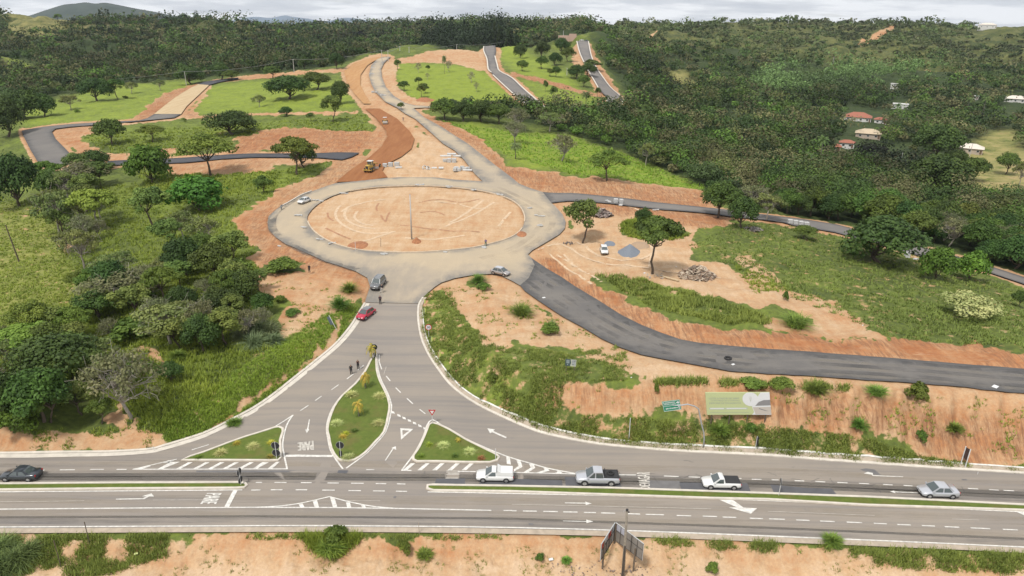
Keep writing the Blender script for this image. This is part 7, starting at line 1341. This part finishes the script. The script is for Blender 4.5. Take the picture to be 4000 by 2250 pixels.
# ================================================================ people
SKIN = mat('skin', (.30, .17, .11), .6)
def person(px, py, face, label, top, bottom, hair=(.02, .015, .012), pose='stand', longhair=False, h=1.70, bare_arms=False, shoes=(.03, .03, .03)):
    P = at(px, py); P[2] += roff(P[0], P[1]); t = thing('person', label, 'person', tuple(P), math.radians(face)); s = h/1.75
    sw = .0; lean = 0
    if pose == 'walk': sw = .24
    if pose == 'bend': lean = .95
    def R_(p):  # lean the upper body about the hip (y is forward)
        y, z = p[1], p[2]
        if lean and z > .95: a = lean; dz = z-.95; return (p[0], y+dz*math.sin(a)-.12, .95+dz*math.cos(a))
        return p
    J = {'pel': (0, 0, .95), 'wst': (0, 0, 1.1), 'chs': (0, 0, 1.32), 'nck': (0, 0, 1.5), 'hd0': (0, .01, 1.58), 'hd1': (0, .02, 1.68)}
    rad = {'pel': (.155, .12), 'wst': (.13, .10), 'chs': (.16, .11), 'nck': (.055, .055), 'hd0': (.075, .085), 'hd1': (.078, .092)}
    E = [('pel', 'wst'), ('wst', 'chs'), ('chs', 'nck'), ('nck', 'hd0'), ('hd0', 'hd1')]
    for q, sg in (('l', 1), ('r', -1)):
        J['hip'+q] = (sg*.10, 0, .88); J['kn'+q] = (sg*.115, sg*sw*.6+.03, .50); J['an'+q] = (sg*.12, sg*sw-.01-(.06 if sw else 0), .09); J['to'+q] = (sg*.13, sg*sw+.15, .04)
        rad['hip'+q] = (.10, .10); rad['kn'+q] = (.062, .062); rad['an'+q] = (.042, .045); rad['to'+q] = (.045, .035); E += [('pel', 'hip'+q), ('hip'+q, 'kn'+q), ('kn'+q, 'an'+q), ('an'+q, 'to'+q)]
        J['sh'+q] = (sg*.19, 0, 1.42); J['el'+q] = (sg*.25, -.03, 1.14); J['wr'+q] = (sg*.24, .06, .90)
        if pose == 'arms' : J['el'+q] = (sg*.24, .08, 1.16); J['wr'+q] = (sg*.06, .24, 1.20)
        if pose == 'phone' and sg < 0: J['el'+q] = (sg*.24, .06, 1.18); J['wr'+q] = (sg*.15, .30, 1.30)
        if pose == 'walk': J['wr'+q] = (sg*.24, -sg*.18+.06, .93)
        a, b_ = np.array(J['el'+q]), np.array(J['wr'+q]); u = (b_-a)/np.linalg.norm(b_-a); J['ha'+q] = tuple(b_+u*.07)
        for nm, r_ in (('sh', .058), ('el', .042), ('wr', .028), ('ha', .036)): rad[nm+q] = (r_, r_ if nm != 'ha' else .018)
        E += [('chs', 'sh'+q), ('sh'+q, 'el'+q), ('el'+q, 'wr'+q), ('wr'+q, 'ha'+q)]
        sd_ = np.cross(u, [0, 0, 1]) if abs(u[2]) < .9 else np.array([0, 1., 0]); sd_ = sd_/np.linalg.norm(sd_)
        for k_ in range(4): J[f'f{k_}{q}'] = tuple(b_+u*(.15+.012*(k_ in (1, 2)))+sd_*(k_-1.5)*.021); rad[f'f{k_}{q}'] = (.009, .009); E.append(('ha'+q, f'f{k_}{q}'))
        J['th'+q] = tuple(b_+u*.075+sd_*.055); rad['th'+q] = (.010, .010); E.append(('wr'+q, 'th'+q))
    if pose == 'bend': J['wrl'] = (.2, .0, .95); 
    ks = list(J); V = [Vector(R_(J[k])) for k in ks]
    if pose == 'bend':
        for q, sg in (('l', 1), ('r', -1)):
            sh = V[ks.index('sh'+q)]; o_ = V[ks.index('wr'+q)].copy(); V[ks.index('el'+q)] = sh+Vector((0, .05, -.27)); nw = sh+Vector((0, .10, -.52)); dlt = nw-o_; V[ks.index('wr'+q)] = nw
            for nm in ('ha', 'th', 'f0', 'f1', 'f2', 'f3'): kk = nm+q if nm in ('ha', 'th') else nm+q; V[ks.index(kk)] = nw+Vector((0, .02, -.08))*(1.0 if nm == 'ha' else 1.8)+Vector(((int(nm[1])-1.5)*.02 if nm[0] == 'f' else .04, 0, 0))
    me = bpy.data.meshes.new('person_body'); me.from_pydata([v*s for v in V], [(ks.index(a), ks.index(b_)) for a, b_ in E], []); o = link('body', me, SKIN, t); 
    md = o.modifiers.new('skin', 'SKIN'); md.use_smooth_shade = True; sv = me.skin_vertices[0].data
    for i, k in enumerate(ks): sv[i].radius = (rad[k][0]*s, rad[k][1]*s); sv[i].use_root = (k == 'pel')
    sb = o.modifiers.new('sub', 'SUBSURF'); sb.levels = 1; sb.render_levels = 1
    dg = bpy.context.evaluated_depsgraph_get(); dg.update(); nm_ = bpy.data.meshes.new_from_object(o.evaluated_get(dg)); o.modifiers.clear(); o.data = nm_; nm_.name = 'person_body'
    if not nm_.materials: nm_.materials.append(SKIN)
    co_ = np.array([v.co[:] for v in nm_.vertices])/s; nr = np.array([v.normal[:] for v in nm_.vertices])
    hipz = .96; inv = co_.copy()
    if lean:
        for i, c in enumerate(inv):
            y, z = c[1]+.12, c[2]-.95
            if z > .02 or y > .25: inv[i] = (c[0], y*math.cos(lean)-z*math.sin(lean), .95+y*math.sin(lean)+z*math.cos(lean))
    def shell(nm, sel, off, m_):
        F = [list(p.vertices) for p in nm_.polygons if all(sel(inv[v]) for v in p.vertices)]
        if not F: return
        u_ = sorted({v for f in F for v in f}); mp_ = {v: i for i, v in enumerate(u_)}; MB().add([tuple((co_[v]+nr[v]*off)*s) for v in u_], [[mp_[v] for v in f] for f in F]).build(nm, m_, t, smooth=True)
    tm = mat('cloth_%s' % '_'.join('%02d' % int(c*99) for c in top), top, .85); bm_ = mat('cloth_%s' % '_'.join('%02d' % int(c*99) for c in bottom), bottom, .85)
    shell('shirt', (lambda c: 1.0 < c[2] < 1.46 and abs(c[0]) < (.20 if bare_arms else .30)), .014, tm); shell('trousers', lambda c: .09 < c[2] < 1.04 and abs(c[0]) < .21, .016, bm_)
    shell('shoes', lambda c: c[2] < .10, .012, mat('shoe_leather', shoes, .7)); shell('hair', lambda c: c[2] > 1.60 and (c[1] < .055 or c[2] > 1.70), .016, mat('hair_dark', hair, .8))
    if longhair: MB().ball((0, -.075*s, 1.46*s), .10*s, 8, 6, (.9, .45, 1.9)).build('hair', mat('hair_dark', hair, .8), t, smooth=True)
    hc = Vector(R_((0, .02, 1.64)))*s
    if not lean:
        MB().add([tuple(hc+Vector(v)*s) for v in ((-.014, .088, -.02), (.014, .088, -.02), (0, .118, -.022), (0, .085, .03))], [[0, 1, 2], [1, 3, 2], [3, 0, 2]]).build('nose', SKIN, t)
        for sx_ in (-1, 1): MB().ball(hc+Vector((sx_*.03, .088, .015))*s, .010*s, 6, 4).build('eye', mat('eye_dark', (.03, .02, .02), .3), t); MB().ball(hc+Vector((sx_*.082, -.005, -.005))*s, .028*s, 6, 5, (.4, .7, 1)).build('ear', SKIN, t)
        MB().box(-.024*s, .024*s, -.004, .004, -.005, .005, Matrix.Translation(hc+Vector((0, .090, -.055))*s)).build('mouth', mat('lips', (.22, .07, .06), .6), t)
    return t
BK = (.012, .012, .014)
person(884, 942, 200, 'person in black with long dark hair looking at a phone', BK, BK, longhair=True, pose='phone', h=1.66); person(901.5, 930, 185, 'person in black trousers and sleeveless top with arms crossed', (.03, .012, .015), BK, longhair=True, pose='arms', bare_arms=True, h=1.72)
person(957, 766, 180, 'person in dark suit and trousers walking down the entry road', (.035, .015, .03), BK, pose='stand', h=1.78); person(961.5, 737, 150, 'person with white trousers and dark top beside the dark off-roader', (.02, .02, .03), (.5, .48, .45), pose='walk', h=1.75)
person(1222, 620, 170, 'walker with purple top and green trousers on the roundabout kerb', (.14, .11, .22), (.05, .14, .10), pose='walk', h=1.72); person(708, 528, 250, 'worker in grey-blue bending over the kerb at the upper left', (.20, .24, .28), (.14, .17, .20), pose='bend', h=1.75); person(779, 687, 170, 'person in black standing on the earth bank left of the entry road', BK, BK, h=1.75); person(1014.5, 305, 190, 'distant person in grey standing on the verge of the main road', (.22, .16, .14), (.12, .12, .16), h=1.75)
person(1511.5, 240, 180, 'distant worker at the bottom of the steep road', (.3, .12, .08), (.1, .12, .2), h=1.72)
# haze: thin air over the whole country
hzb = MB().box(-12000, 12000, -300, 12500, -62, 420).build('haze', None); hm_ = bpy.data.materials.new('haze_air'); hm_.use_nodes = True; t = hm_.node_tree; t.nodes.clear(); out = N(t, 'ShaderNodeOutputMaterial'); pv = N(t, 'ShaderNodeVolumePrincipled'); pv.inputs['Color'].default_value = (.80, .88, 1.0, 1); pv.inputs['Density'].default_value = HAZE_D; pv.inputs['Anisotropy'].default_value = .2
LK(t, pv.outputs[0], out.inputs['Volume']); hzb.data.materials.append(hm_); tag(hzb, 'thin bluish air over the land', 'haze', kind='stuff')
